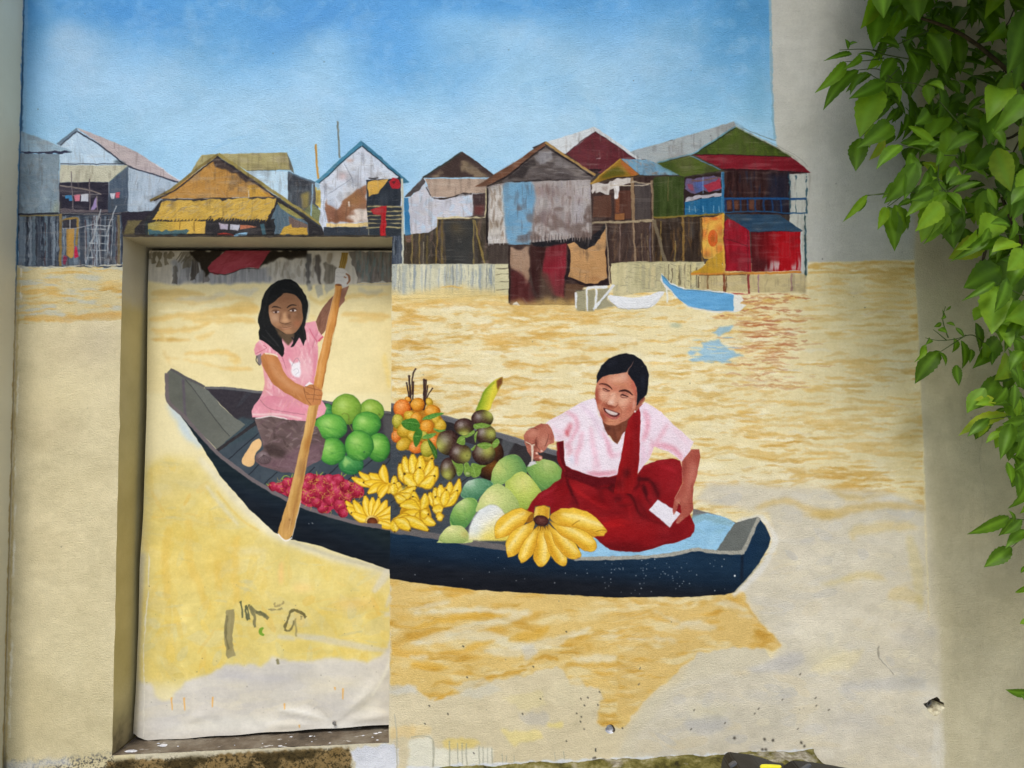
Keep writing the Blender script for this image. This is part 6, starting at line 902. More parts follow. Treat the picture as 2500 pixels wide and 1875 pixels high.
    # dragon fruit
    motif(LEAF, 'painted_fruit', 'painted heap of pink dragon fruit behind the paddle', [360, 1125, 500, 1085, 620, 1045, 830, 1000, 950, 1025, 1060, 1015, 1140, 1060, 1265, 1105, 1305, 1180, 1130, 1295, 1125, 1425, 1010, 1360, 950, 1395, 830, 1335, 680, 1285, 560, 1235, 450, 1185], layer=3)
    fill([362, 1128, 430, 1105, 500, 1090, 560, 1060, 640, 1045, 720, 1055, 790, 1015, 880, 1020, 950, 1035, 1050, 1015, 1100, 1060, 1170, 1090, 1260, 1108, 1302, 1180, 1280, 1235, 1180, 1250, 1135, 1300, 1145, 1400, 1100, 1432, 1040, 1390, 1000, 1350, 950, 1392, 870, 1370, 830, 1325, 760, 1330, 680, 1288, 560, 1232, 450, 1182], (176, 46, 72), sm=1)
    for x, y, r in [(420, 1135, 45), (500, 1150, 55), (560, 1100, 55), (600, 1190, 60), (780, 1060, 60), (870, 1080, 62), (740, 1130, 60), (960, 1070, 60), (1050, 1080, 62), (1000, 1120, 50), (880, 1180, 85), (760, 1230, 75), (1040, 1200, 85), (1120, 1130, 60), (1220, 1170, 78), (960, 1270, 60), (1060, 1320, 60), (900, 1340, 55), (1090, 1390, 45), (1140, 1240, 50), (840, 1290, 50)]:
        ball(x, y, r, r * .95, rs.uniform(0, 90), (120, 22, 40), (168, 40, 66), (198, 78, 104), n=('g', 14), rim=.3)
    for i in range(170):
        x, y = rs.uniform(400, 1270), rs.uniform(1040, 1390)
        if y > 1190 + (x - 450) * .42 or y > 1400: continue
        a = rs.uniform(0, 6.28); line([x, y, x + 18 * math.cos(a), y + 18 * math.sin(a), x + 40 * math.cos(a + .5), y + 40 * math.sin(a + .5)], 9, (196, 156, 70), .75, tp=.8)
    for p in ([505, 1070, 520, 1035, 555, 1030, 580, 1045], [850, 1030, 840, 985], [880, 1025, 905, 995], [1080, 1030, 1085, 1000], [1100, 1040, 1130, 1015], [600, 1050, 612, 1010], [380, 1130, 352, 1108]): line(p, 14, (140, 160, 70), .9, tp=.6)
    # bananas
    motif(LEAF, 'painted_fruit', 'painted yellow banana hands near the right edge of the door', [1110, 1260, 1170, 1050, 1260, 985, 1470, 1000, 1490, 915, 1560, 950, 1585, 1040, 1585, 1540, 1420, 1500, 1300, 1470, 1180, 1450], layer=4)
    for b, tips in [((1535, 1110), [(1175, 1050, 70, -.08), (1250, 990, 70, -.12), (1345, 1005, 78, -.06), (1295, 1095, 72, -.04), (1490, 920, 80, -.14), (1330, 1205, 70, .08), (1430, 1215, 78, .06), (1545, 1205, 74, 0), (1620, 1150, 70, 0), (1440, 1260, 60, .05)])]:
        for x, y, w, bd in tips: banana(b[0], b[1], x, y, w * 1.15, bd, YEL)
    fill([1500, 1250, 1590, 1240, 1590, 1290, 1530, 1300], (70, 76, 80), .9, fe=2)
    for x, y, w, bd in [(1120, 1265, 80, -.1), (1130, 1330, 84, -.06), (1200, 1258, 84, -.1), (1310, 1215, 78, -.05), (1380, 1232, 76, 0), (1440, 1240, 70, .05), (1520, 1258, 82, .08), (1590, 1310, 84, .1), (1590, 1400, 80, .1), (1590, 1480, 76, .05), (1175, 1390, 78, -.06), (1590, 1540, 70, 0)]: banana(1372, 1460, x, y, w, bd, YEL)
    ball(1375, 1465, 68, 54, 0, (170, 120, 40), (214, 180, 90), (236, 214, 140)); ball(1378, 1474, 52, 42, 0, (60, 24, 14), (96, 46, 24), (130, 70, 40), l=(0, 0)); fill([1290, 1512, 1470, 1540, 1470, 1500, 1430, 1490, 1320, 1490], (110, 101, 102))

def girl():
    rs = K.r
    frame(560, 900, 400 / 1580)
    # foot and skirt
    fill([120, 880, 150, 820, 190, 760, 230, 700, 290, 678, 308, 740, 250, 830, 240, 912, 190, 942, 132, 922], (226, 184, 128), sm=1, n=('b', 8))
    M = fill([245, 490, 320, 470, 410, 455, 560, 480, 740, 505, 850, 560, 900, 660, 930, 690, 880, 880, 760, 940, 640, 1005, 500, 995, 300, 935, 245, 885, 258, 830, 330, 775, 300, 650], (104, 86, 84), n=('b', 10)); clipto(M)
    hatch(M, 150, [(126, 106, 102), (84, 68, 66), (70, 56, 54), (146, 128, 126), (112, 90, 92)], 90, 20, 0, .6, 40); fill([300, 880, 500, 860, 640, 760, 900, 700, 900, 900, 640, 1010, 250, 940], (118, 88, 98), .6, fe=6); hatch(M, 40, [(140, 112, 122), (100, 72, 82)], 110, 16, -20, .4, 30)
    fill([320, 740, 420, 720, 560, 800, 500, 860, 380, 840], (56, 44, 42), .7, fe=4); ball(330, 860, 74, 60, 20, (84, 68, 70), (112, 94, 96), (146, 130, 130)); clipto(None)
    for a in range(7): line([330, 830, 280 + a * 22, 900 - abs(a - 3) * 8], 5, (64, 50, 52), .7)
    # blouse
    S = [330, 60, 345, 170, 290, 290, 235, 360, 212, 410, 222, 470, 300, 470, 400, 452, 560, 490, 740, 505, 840, 480, 920, 440, 940, 380, 895, 310, 850, 200, 850, -40, 840, -260, 600, -420, 420, -350, 300, -300]
    M = fill(S, (222, 152, 164), n=('b', 8)); clipto(M); hatch(M, 160, [(232, 176, 184), (208, 128, 144), (240, 206, 208), (216, 140, 156), (228, 168, 150)], 100, 18, 80, .5, 40)
    soft(420, 260, 130, 120, (214, 122, 144), .7); soft(620, 400, 240, 40, (216, 128, 148), .6); line([220, 440, 330, 440, 480, 440, 700, 480], 16, (240, 222, 216), .7, fe=2); line([300, 300, 380, 380, 560, 420, 730, 440], 5, (110, 70, 80), .5); clipto(None)
    line([250, 480, 400, 458, 560, 486], 12, (240, 232, 226), .8)
    frame(560, 600, 400 / 1843)
    M = fill([350, 1050, 300, 1100, 280, 1170, 295, 1230, 330, 1245, 380, 1400, 395, 1520, 380, 1690, 940, 1690, 950, 1560, 1000, 1300, 992, 1085, 1055, 1025, 1000, 960, 965, 842, 850, 868, 780, 1050, 690, 1120, 600, 1080], (224, 156, 166), n=('b', 8)); clipto(M)
    hatch(M, 170, [(236, 188, 192), (208, 124, 142), (244, 218, 218), (214, 136, 152), (232, 178, 180)], 140, 20, 80, .5, 25)
    soft(860, 1400, 110, 220, (238, 208, 208), .6); soft(900, 950, 80, 120, (222, 150, 166), .6); soft(320, 1150, 50, 90, (206, 108, 122), .5); soft(410, 1330, 60, 120, (226, 162, 120), .5); soft(660, 1240, 60, 200, (214, 130, 148), .6); soft(380, 1560, 60, 160, (222, 164, 140), .5); soft(960, 1400, 30, 300, (206, 116, 134), .6, 5); clipto(None)
    fill([665, 1270, 720, 1320, 800, 1300, 792, 1480, 720, 1450, 700, 1400], (236, 234, 236), .95, ro=2, fe=1.5); line([700, 1350, 760, 1260, 800, 1320], 5, (110, 100, 110), .6); line([720, 1400, 760, 1380, 780, 1420, 740, 1450], 4, (130, 130, 140), .6); fill([850, 1570, 900, 1530, 950, 1560, 900, 1590], (238, 234, 232), .9, ro=1.5)
    line([985, 1080, 940, 1000, 900, 930], 14, (190, 84, 106), .6); line([1000, 1070, 1050, 1020], 22, (206, 90, 112), .9); line([540, 1130, 600, 1260, 640, 1380], 8, (150, 80, 96), .5); line([300, 1215, 350, 1190, 420, 1150, 380, 1120], 10, (184, 84, 104), .6)
    # raised arm
    fill([970, 850, 1000, 790, 1050, 700, 1110, 620, 1188, 548, 1180, 640, 1150, 760, 1110, 870, 1080, 950, 1030, 1002, 1000, 950], (128, 88, 70), n=('b', 8), fe=.8); hatch(mask(cv([975, 850, 1110, 620, 1185, 550, 1080, 950, 1030, 1000])), 26, [(150, 110, 90), (104, 70, 54), (140, 98, 80)], 120, 16, -60, .5, 10)
    fill([1250, 490, 1340, 450, 1320, 520, 1295, 610, 1270, 660, 1238, 695, 1230, 650, 1245, 560], (140, 98, 78), ro=1, n=('b', 12)); soft(1300, 480, 30, 24, (180, 140, 124), .6)
    # paddle
    motif(LEAF, 'painted_paddle', 'painted wooden paddle held upright by the girl', [1190, 438, 1268, 455, 1240, 640, 1195, 900, 1115, 1250, 1040, 1610, 1010, 1690, 960, 1950, 800, 2700, 750, 2750, 690, 2720, 640, 2770, 700, 2500, 860, 1900, 950, 1600, 960, 1500, 1010, 1250, 1080, 950, 1150, 650], layer=6)
    M = fill([1192, 438, 1268, 455, 1240, 640, 1195, 900, 1150, 1080, 1115, 1250, 1075, 1440, 1035, 1640, 940, 1640, 960, 1500, 1010, 1250, 1080, 950, 1150, 650, 1182, 520], (202, 140, 72), n=('v', 10)); clipto(M); line([1200, 460, 1160, 700, 1080, 1050, 990, 1560], 26, (222, 168, 104), .7, fe=2); line([1258, 480, 1215, 780, 1130, 1160, 1040, 1600], 20, (164, 100, 46), .7, fe=2); hatch(M, 40, [(186, 122, 58), (216, 160, 92), (176, 112, 52)], 180, 8, 102, .5, 4); clipto(None)
    ball(1230, 440, 34, 12, 8, (110, 66, 40), (140, 92, 60), (160, 110, 76)); line([1195, 460, 1150, 660, 1075, 960, 1005, 1260, 955, 1520], 5, (244, 232, 210), .6)
    frame(560, 900, 400 / 1580)
    M = fill([772, 340, 868, 330, 838, 480, 800, 650, 770, 800, 740, 950, 715, 1100, 690, 1260, 660, 1400, 610, 1600, 580, 1640, 540, 1652, 490, 1620, 468, 1580, 510, 1420, 560, 1280, 600, 1120, 640, 950, 680, 770, 720, 600], (200, 154, 86), n=('v', 10)); clipto(M)
    line([850, 340, 780, 640, 700, 1040, 640, 1300, 590, 1500], 24, (150, 100, 52), .7, fe=3); line([780, 360, 720, 640, 640, 1020, 560, 1300], 22, (222, 184, 120), .6, fe=3); soft(690, 960, 40, 140, (130, 92, 56), .6, 12); soft(750, 720, 34, 110, (166, 108, 50), .6, 12); soft(570, 1500, 50, 110, (166, 122, 74), .6, 15); hatch(M, 40, [(176, 128, 66), (216, 174, 108)], 170, 8, 102, .45, 4); clipto(None)
    line([470, 1590, 520, 1648, 560, 1656, 606, 1628], 14, (240, 236, 224), .9); line([690, 1270, 640, 1480, 606, 1620], 6, (244, 236, 216), .7); soft(582, 1455, 10, 14, (96, 60, 30), .8)
    # front arm and hand
    motif(LEAF, 'painted_girl', 'painted girl with long black hair in a pink blouse holding the paddle', [305, -180, 330, -250, 350, -400, 330, -520, 360, -640, 420, -850, 560, -870, 650, -750, 680, -500, 690, -320, 740, -340, 860, -560, 880, -440, 800, -200, 860, -40, 900, 230, 940, 390, 870, 480, 930, 690, 860, 910, 640, 1005, 480, 990, 245, 890, 230, 930, 130, 920, 230, 700, 300, 660, 245, 490, 212, 410, 330, 200], layer=5)
    frame(560, 600, 400 / 1843)
    fill([300, 1250, 345, 1215, 375, 1260, 350, 1340, 325, 1330], (120, 110, 116), .9, ro=1); line([310, 1240, 300, 1290, 340, 1345], 10, (40, 38, 44), .8)
    M = fill([350, 1250, 385, 1212, 450, 1205, 540, 1238, 575, 1310, 610, 1400, 660, 1470, 740, 1540, 850, 1590, 900, 1562, 950, 1560, 1040, 1620, 1050, 1660, 1035, 1750, 1020, 1790, 900, 1800, 800, 1750, 640, 1660, 500, 1560, 440, 1470, 370, 1350], (188, 124, 74), n=('b', 7)); clipto(M)
    line([450, 1240, 520, 1400, 640, 1540, 820, 1650], 44, (214, 166, 124), .65, fe=5, tp=-.4); line([370, 1280, 430, 1440, 560, 1600, 760, 1720], 40, (160, 100, 54), .7, fe=5); soft(450, 1260, 70, 60, (198, 130, 72), .6); hatch(M, 50, [(204, 146, 98), (172, 108, 60), (190, 126, 78)], 150, 12, 50, .4, 15); clipto(None)
    line([400, 1212, 500, 1222, 548, 1245], 16, (234, 222, 196), .9)
    for p in ([840, 1590, 850, 1640, 900, 1660], [850, 1580, 920, 1600, 1040, 1630], [870, 1670, 1040, 1680], [880, 1720, 1030, 1725], [940, 1562, 960, 1620, 945, 1760], [845, 1600, 860, 1700, 920, 1790]): line(p, 5, (90, 54, 34), .7)
    # hair behind, neck, face, hair in front
    frame(610, 670, 180 / 1659)
    M = fill([800, 108, 640, 138, 480, 228, 350, 380, 270, 560, 240, 780, 180, 1000, 178, 1080, 215, 1200, 192, 1300, 208, 1430, 290, 1490, 420, 1580, 520, 1680, 640, 1760, 740, 1860, 780, 1780, 740, 1600, 720, 1450, 900, 1300, 980, 1420, 960, 1560, 920, 1640, 980, 1620, 1060, 1500, 1110, 1420, 1150, 1480, 1200, 1610, 1230, 1500, 1275, 1455, 1270, 1350, 1230, 1180, 1290, 900, 1312, 700, 1275, 500, 1180, 330, 1050, 190, 930, 122], (27, 28, 28), n=('g', 3)); clipto(M)
    for p in ([700, 140, 520, 280, 400, 480, 340, 760, 300, 1000], [560, 200, 400, 380, 320, 620], [300, 1100, 360, 1300, 480, 1450, 600, 1560], [860, 200, 1050, 260, 1180, 420, 1230, 640], [240, 1200, 260, 1350, 380, 1480], [1250, 1000, 1200, 1200, 1240, 1400], [700, 320, 800, 350, 960, 360]): line(p, 26, (52, 52, 50), .6, tp=-.7, fe=1.5)
    clipto(None); line([1290, 560, 1330, 700, 1300, 900, 1260, 1060], 26, (150, 156, 166), .7, tp=-.5, fe=1.5)
    fill([560, 1180, 760, 1330, 990, 1330, 1000, 1360, 960, 1480, 870, 1610, 760, 1500, 640, 1350], (92, 74, 56), fe=1)
    M = fill([700, 440, 780, 418, 850, 415, 1000, 450, 1100, 540, 1160, 680, 1190, 900, 1172, 1080, 1080, 1240, 980, 1330, 860, 1352, 760, 1320, 620, 1220, 490, 1110, 440, 950, 425, 760, 440, 680, 560, 610, 640, 520], (142, 102, 74), sm=1, n=('g', 4)); clipto(M)
    for x, y, rx, ry, c, a, an in [(560, 980, 150, 180, (204, 164, 132), 1, 0), (480, 860, 50, 150, (178, 136, 104), .7, 0), (820, 560, 220, 100, (134, 92, 66), .7, 0), (1080, 900, 100, 240, (118, 82, 58), .75, 0), (1060, 1110, 110, 90, (168, 98, 68), .7, 0), (790, 930, 56, 130, (196, 152, 112), .95, 0), (810, 1040, 130, 66, (212, 166, 124), 1, 0), (690, 950, 30, 130, (116, 80, 58), .6, 8), (890, 950, 40, 100, (100, 70, 52), .7, -10), (850, 1280, 160, 66, (184, 140, 104), .9, 0), (640, 1130, 110, 60, (176, 130, 92), .6, 20), (580, 810, 110, 40, (120, 84, 58), .6, 0), (980, 780, 110, 40, (86, 60, 46), .7, -5), (1110, 640, 40, 130, (150, 106, 76), .6, -10), (1010, 900, 90, 40, (150, 110, 84), .6, 0), (870, 1130, 120, 26, (116, 86, 66), .7, 0)]: soft(x, y, rx, ry, c, a, an)
    clipto(None); D = (40, 30, 26)
    for p, w, c, a, tp in [([490, 745, 540, 725, 610, 728, 710, 765], 26, D, .9, -.6), ([835, 755, 880, 715, 960, 695, 1050, 705], 28, D, .9, -.6), ([480, 830, 540, 800, 600, 798, 670, 822], 11, (60, 40, 34), .9, -.5), ([500, 850, 560, 868, 640, 868], 8, (90, 62, 50), .8, -.5), ([850, 830, 920, 780, 1000, 770, 1070, 800], 13, D, .95, -.5), ([870, 845, 940, 850, 1040, 840], 8, (70, 48, 40), .8, -.5), ([665, 1075, 720, 1098, 800, 1112, 880, 1090, 935, 1070], 13, (66, 46, 34), .9, -.5), ([690, 960, 670, 1040, 680, 1075], 9, (96, 66, 48), .7, -.5), ([648, 1168, 720, 1194, 800, 1204, 890, 1188, 985, 1132], 10, (104, 66, 50), .9, -.4), ([700, 1195, 780, 1215, 880, 1205, 950, 1165], 16, (196, 150, 120), .8, -.6), ([700, 1215, 780, 1240, 880, 1235, 940, 1200], 14, (176, 118, 88), .8, -.5), ([650, 1180, 720, 1165, 860, 1160, 975, 1140], 9, (196, 150, 116), .7, -.5)]: line(p, w, c, a, tp=tp, fe=.5)
    for x, y in ((600, 838), (970, 812)): fill([x - 75, y + 12, x - 30, y - 16, x + 40, y - 18, x + 75, y + 6, x + 20, y + 22], (226, 216, 208) if x > 800 else (196, 176, 168), sm=1); ball(x - 5, y, 30, 25, 0, (24, 18, 18), (60, 36, 34), (90, 60, 56))
    fill([680, 440, 760, 425, 640, 530, 540, 620, 450, 680, 430, 700, 430, 600, 500, 480], (28, 29, 29))
    frame(560, 600, 400 / 1843)
    M = fill([340, 940, 430, 880, 470, 900, 540, 1000, 590, 1080, 620, 1150, 612, 1225, 590, 1215, 560, 1130, 520, 1160, 480, 1110, 400, 1080, 335, 1050], (26, 27, 28), n=('g', 3)); clipto(M); line([400, 940, 480, 1040, 580, 1160], 16, (54, 54, 54), .6, tp=-.6); line([360, 1000, 440, 1070, 520, 1130], 12, (50, 50, 50), .6, tp=-.6); clipto(None)
    for p in ([780, 990, 740, 1060, 690, 1140], [840, 980, 850, 1040, 830, 1110], [800, 1000, 790, 1040], [700, 1030, 740, 1090]): line(p, 20, (36, 34, 36), .85, tp=.6)

# ------------------------------------------------------------------ materials
def node_mat(name, rough=.7, spec=.3):
    m = bpy.data.materials.new(name); m.use_nodes = True; nt = m.node_tree; b = nt.nodes['Principled BSDF']
    b.inputs['Roughness'].default_value = rough; b.inputs['Specular IOR Level'].default_value = spec
    return m, nt, b
def N(nt, t, **kw):
    n = nt.nodes.new(t)
    for k, v in kw.items():
        if k in n.inputs: n.inputs[k].default_value = v
        else: setattr(n, k, v)
    return n
def noise(nt, scale, detail=4, rough=.6, vec=None):
    n = N(nt, 'ShaderNodeTexNoise', Scale=scale, Detail=detail, Roughness=rough)
    if vec is None: vec = N(nt, 'ShaderNodeNewGeometry').outputs['Position']
    nt.links.new(vec, n.inputs['Vector']); return n.outputs['Fac']
def ramp(nt, fac, stops):
    r = nt.nodes.new('ShaderNodeValToRGB'); e = r.color_ramp.elements
    while len(e) < len(stops): e.new(.5)
    for i, (p, c) in enumerate(stops): e[i].position = p; e[i].color = (*c, 1)
    nt.links.new(fac, r.inputs[0]); return r.outputs[0]
def mix(nt, fac, a, b, mode='MIX'):
    n = nt.nodes.new('ShaderNodeMix'); n.data_type = 'RGBA'; n.blend_type = mode
    for s, v in ((n.inputs[0], fac), (n.inputs[6], a), (n.inputs[7], b)):
        if hasattr(v, 'is_linked'): nt.links.new(v, s)
        else: s.default_value = v if not isinstance(v, tuple) else (*v, 1)[:4]
    return n.outputs[2]
def bump(nt, b, pairs):
    prev = None
    for h, st, di in pairs:
        k = N(nt, 'ShaderNodeBump', Strength=st, Distance=di); nt.links.new(h, k.inputs['Height'])
        if prev is not None: nt.links.new(prev, k.inputs['Normal'])
        prev = k.outputs[0]
    nt.links.new(prev, b.inputs['Normal'])
def srgb(r, g, b): return tuple((x / 255 / 12.92 if x < 10 else ((x / 255 + .055) / 1.055) ** 2.4) for x in (r, g, b))
def to_image(c, name):
    im = bpy.data.images.new(name, c.W, c.H, alpha=False); px = np.ones((c.H, c.W, 4), np.float32)
    px[..., :3] = np.clip(c.a[::-1], 0, 255) / 255; im.pixels.foreach_set(px.ravel()); im.update(); return im
def paint_mat(name, im, grit):
    m, nt, b = node_mat(name, .7, .08)
    t = nt.nodes.new('ShaderNodeTexImage'); t.image = im; t.extension = 'EXTEND'; t.interpolation = 'Linear'
    uv = nt.nodes.new('ShaderNodeUVMap'); nt.links.new(uv.outputs[0], t.inputs[0])
    dirt = ramp(nt, noise(nt, 3.0, 3), [(.3, (.93, .92, .89)), (.6, (1, 1, 1))])
    nt.links.new(mix(nt, 1.0, t.outputs[0], dirt, 'MULTIPLY'), b.inputs['Base Color'])
    if grit: bump(nt, b, [(noise(nt, 9, 2), .35, .02), (noise(nt, 180, 2, .85), .85, .0050)])
    else: bump(nt, b, [(noise(nt, 30, 3, .6), .25, .004)])
    return m
def two_tone(name, c1, c2, sc, rough=.75, b1=.4, bsc=90, spec=.3, lo=.38, hi=.62, bd=.006):
    m, nt, b = node_mat(name, rough, spec)
    nt.links.new(ramp(nt, noise(nt, sc, 6, .65), [(lo, c1), (hi, c2)]), b.inputs['Base Color'])
    bump(nt, b, [(noise(nt, bsc, 4), b1, bd)]); return m

paint_wall(); handmade(WALL, .8, 2.6)
paint_door(); handmade(LEAF, .7, 2.2)
M_WALL = paint_mat('mural_paint', to_image(WALL, 'mural_paint'), True)
M_DOOR = paint_mat('door_paint', to_image(LEAF, 'door_paint'), False)
def reveal_mat():
    m, nt, b = node_mat('reveal_plaster', .7, .3); pos = N(nt, 'ShaderNodeNewGeometry').outputs['Position']
    sep = nt.nodes.new('ShaderNodeSeparateXYZ'); nt.links.new(pos, sep.inputs[0])
    wob = N(nt, 'ShaderNodeMath', operation='MULTIPLY_ADD'); nt.links.new(noise(nt, 9, 3), wob.inputs[0]); wob.inputs[1].default_value = .12; nt.links.new(sep.outputs[2], wob.inputs[2])
    grey = ramp(nt, noise(nt, 6, 5), [(.35, srgb(186, 178, 156)), (.65, srgb(198, 192, 170))])
    cream = ramp(nt, noise(nt, 5, 5), [(.35, srgb(188, 174, 122)), (.65, srgb(204, 190, 138))])
    grime = ramp(nt, noise(nt, 14, 6), [(.4, srgb(84, 74, 56)), (.6, srgb(150, 134, 98))])
    def step(lo, hi):
        r = N(nt, 'ShaderNodeMapRange', clamp=True); r.inputs[1].default_value = lo; r.inputs[2].default_value = hi; nt.links.new(wob.outputs[0], r.inputs[0]); return r.outputs[0]
    c = mix(nt, step(.44, .50), cream, grey); c = mix(nt, step(-1.02, -1.22), c, grime)
    nt.links.new(c, b.inputs['Base Color']); bump(nt, b, [(noise(nt, 110, 4), .3, .004)]); return m
M_REVEAL = reveal_mat()
def pilaster_mat():
    m, nt, b = node_mat('pilaster_plaster', .75, .25); pos = N(nt, 'ShaderNodeNewGeometry').outputs['Position']
    sep = nt.nodes.new('ShaderNodeSeparateXYZ'); nt.links.new(pos, sep.inputs[0])
    base = ramp(nt, noise(nt, 2.5, 5), [(.35, srgb(214, 206, 178)), (.65, srgb(224, 217, 190))])
    hi = N(nt, 'ShaderNodeMapRange', clamp=True); hi.inputs[1].default_value = .3; hi.inputs[2].default_value = .6; nt.links.new(sep.outputs[2], hi.inputs[0])
    smear = mix(nt, hi.outputs[0], srgb(176, 152, 98), srgb(96, 136, 164))
    ed = N(nt, 'ShaderNodeMath', operation='MULTIPLY_ADD'); nt.links.new(noise(nt, 16, 4), ed.inputs[0]); ed.inputs[1].default_value = .026; nt.links.new(sep.outputs[1], ed.inputs[2])
    e2 = N(nt, 'ShaderNodeMapRange', clamp=True); e2.inputs[1].default_value = .0; e2.inputs[2].default_value = .006; nt.links.new(ed.outputs[0], e2.inputs[0])
    nt.links.new(mix(nt, e2.outputs[0], base, smear), b.inputs['Base Color']); bump(nt, b, [(noise(nt, 90, 4), .3, .004)]); return m
M_PIL = pilaster_mat()
def sill_mat():
    m, nt, b = node_mat('sill_concrete', .8, .3)
    c = ramp(nt, noise(nt, 7, 8, .7), [(.3, srgb(62, 54, 44)), (.5, srgb(104, 92, 76)), (.7, srgb(136, 128, 112))])
    mp = N(nt, 'ShaderNodeMapping'); mp.inputs['Scale'].default_value = (14, 60, 60); nt.links.new(N(nt, 'ShaderNodeNewGeometry').outputs['Position'], mp.inputs[0])
    spot = ramp(nt, noise(nt, 1.0, 5, .65, mp.outputs[0]), [(.63, (0, 0, 0)), (.68, (.9, .9, .9))])
    nt.links.new(mix(nt, spot, c, srgb(206, 204, 198)), b.inputs['Base Color']); bump(nt, b, [(noise(nt, 60, 5), .6, .006)]); return m
M_SILL = sill_mat()
M_DARK = two_tone('gap_shade', (.01, .009, .008), (.03, .026, .022), 20)  # near-black colour standing in for unlit depth
M_CRUMB_LIT = two_tone('lit_broken_plaster', srgb(150, 138, 112), srgb(220, 212, 180), 40, .9, .8, 60)
M_HOLLOW = two_tone('hole_depth', srgb(52, 44, 34), srgb(96, 84, 66), 60, .9, .7, 90)
M_WHITE = two_tone('white_filler', srgb(170, 172, 178), srgb(226, 226, 226), 60, .8, .5, 90)
def moss_mat():
    m, nt, b = node_mat('mossy_concrete', .9, .2)
    c = ramp(nt, noise(nt, 16, 8, .7), [(.32, srgb(44, 40, 18)), (.46, srgb(98, 92, 40)), (.56, srgb(132, 124, 70)), (.70, srgb(176, 168, 132))])
    c2 = mix(nt, ramp(nt, noise(nt, 6, 6), [(.56, (0, 0, 0)), (.64, (1, 1, 1))]), c, ramp(nt, noise(nt, 30, 4), [(.4, srgb(140, 132, 112)), (.6, srgb(196, 190, 172))]))
    nt.links.new(c2, b.inputs['Base Color']); bump(nt, b, [(noise(nt, 70, 6, .7), 1.0, .012)]); return m
M_MOSS = moss_mat()
M_GROUND = two_tone('paving', srgb(150, 144, 132), srgb(176, 170, 156), 3, .85, .4, 40)
M_BLACK = two_tone('black_plastic', (.006, .006, .007), (.011, .011, .012), 30, .38, .12, 250, .25)
M_GREYP = two_tone('grey_plastic', (.07, .075, .085), (.09, .095, .105), 30, .45, .1, 250, .45)
M_YELLOW = two_tone('yellow_plastic', (.78, .72, .03), (.86, .80, .06), 30, .45, .08, 200, .45)
M_METAL = two_tone('old_metal', (.10, .095, .085), (.22, .21, .19), 60, .5, .3, 120, .5)
def leaf_mat(name, base, var):
    m, nt, b = node_mat(name, .48, .25); out = nt.nodes['Material Output']
    info = nt.nodes.new('ShaderNodeObjectInfo'); at_ = nt.nodes.new('ShaderNodeAttribute'); at_.attribute_name = 'rib'
    jit = ramp(nt, info.outputs['Random'], [(0, tuple(x * .72 for x in base)), (.55, base), (.93, var), (1, (.34, .36, .03))])
    mott = mix(nt, 1.0, jit, ramp(nt, noise(nt, 45, 3), [(.3, (.78, .82, .7)), (.7, (1.05, 1.05, 1.0))]), 'MULTIPLY')
    col = mix(nt, at_.outputs['Fac'], mott, tuple(min(1, x * 1.9 + .02) for x in base))
    nt.links.new(col, b.inputs['Base Color'])
    tr = nt.nodes.new('ShaderNodeBsdfTranslucent'); nt.links.new(mix(nt, 1.0, col, (1.35, 1.45, .5), 'MULTIPLY'), tr.inputs[0])
    sh = nt.nodes.new('ShaderNodeMixShader'); sh.inputs[0].default_value = .38
    nt.links.new(b.outputs[0], sh.inputs[1]); nt.links.new(tr.outputs[0], sh.inputs[2]); nt.links.new(sh.outputs[0], out.inputs[0]); return m
M_LEAF = leaf_mat('leaf_green', (.10, .205, .008), (.22, .37, .018))
M_STEM = two_tone('bark', (.035, .026, .014), (.08, .06, .03), 40, .85, .6, 120)
M_TWIG = two_tone('green_twig', (.05, .085, .015), (.09, .13, .03), 40, .7, .2, 120)

# ------------------------------------------------------------------ object helpers
COL = scene.collection
def mesh_obj(name, verts, faces, mat, parent=None, smooth_=False, uv=None, mats=None, fmat=None):
    me = bpy.data.meshes.new(name); me.from_pydata([tuple(v) for v in verts], [], faces); me.update()
    for mm in (mats or [mat]): me.materials.append(mm)
    if fmat is not None:
        for p, i in zip(me.polygons, fmat): p.material_index = i
    if smooth_:
        for p in me.polygons: p.use_smooth = True
    if uv is not None:
        l = me.uv_layers.new(name='UVMap')
        for p in me.polygons:
            for li in p.loop_indices: l.data[li].uv = uv(me.vertices[me.loops[li].vertex_index].co)
    o = bpy.data.objects.new(name, me); COL.objects.link(o); o.parent = parent; return o
def empty(name, loc=(0, 0, 0)):
    o = bpy.data.objects.new(name, None); COL.objects.link(o); o.location = loc; return o
def tag(o, label=None, cat=None, group=None, kind=None):
    for k, v in (('label', label), ('category', cat), ('group', group), ('kind', kind)):
        if v: o[k] = v
    return o
def canvas_uv(c):
    return lambda co: ((co.x - c.x0) / (c.x1 - c.x0), (co.z - c.z0) / (c.z1 - c.z0))
def box_obj(name, x0, x1, y0, y1, z0, z1, mat, parent=None, bev=0.0, segs=2):
    bm = bmesh.new(); bmesh.ops.create_cube(bm, size=1)
    for v in bm.verts: v.co = ((x0 + x1) / 2 + v.co.x * (x1 - x0), (y0 + y1) / 2 + v.co.y * (y1 - y0), (z0 + z1) / 2 + v.co.z * (z1 - z0))
    if bev: bmesh.ops.bevel(bm, geom=bm.edges[:], offset=bev, segments=segs, affect='EDGES')
    me = bpy.data.meshes.new(name); bm.to_mesh(me); bm.free(); me.materials.append(mat)
    o = bpy.data.objects.new(name, me); COL.objects.link(o); o.parent = parent; return o
from mathutils.geometry import tessellate_polygon
def P3(px, py, y=0.0):
    x, z = at(px, py, y); return Vector((float(x), y, float(z)))

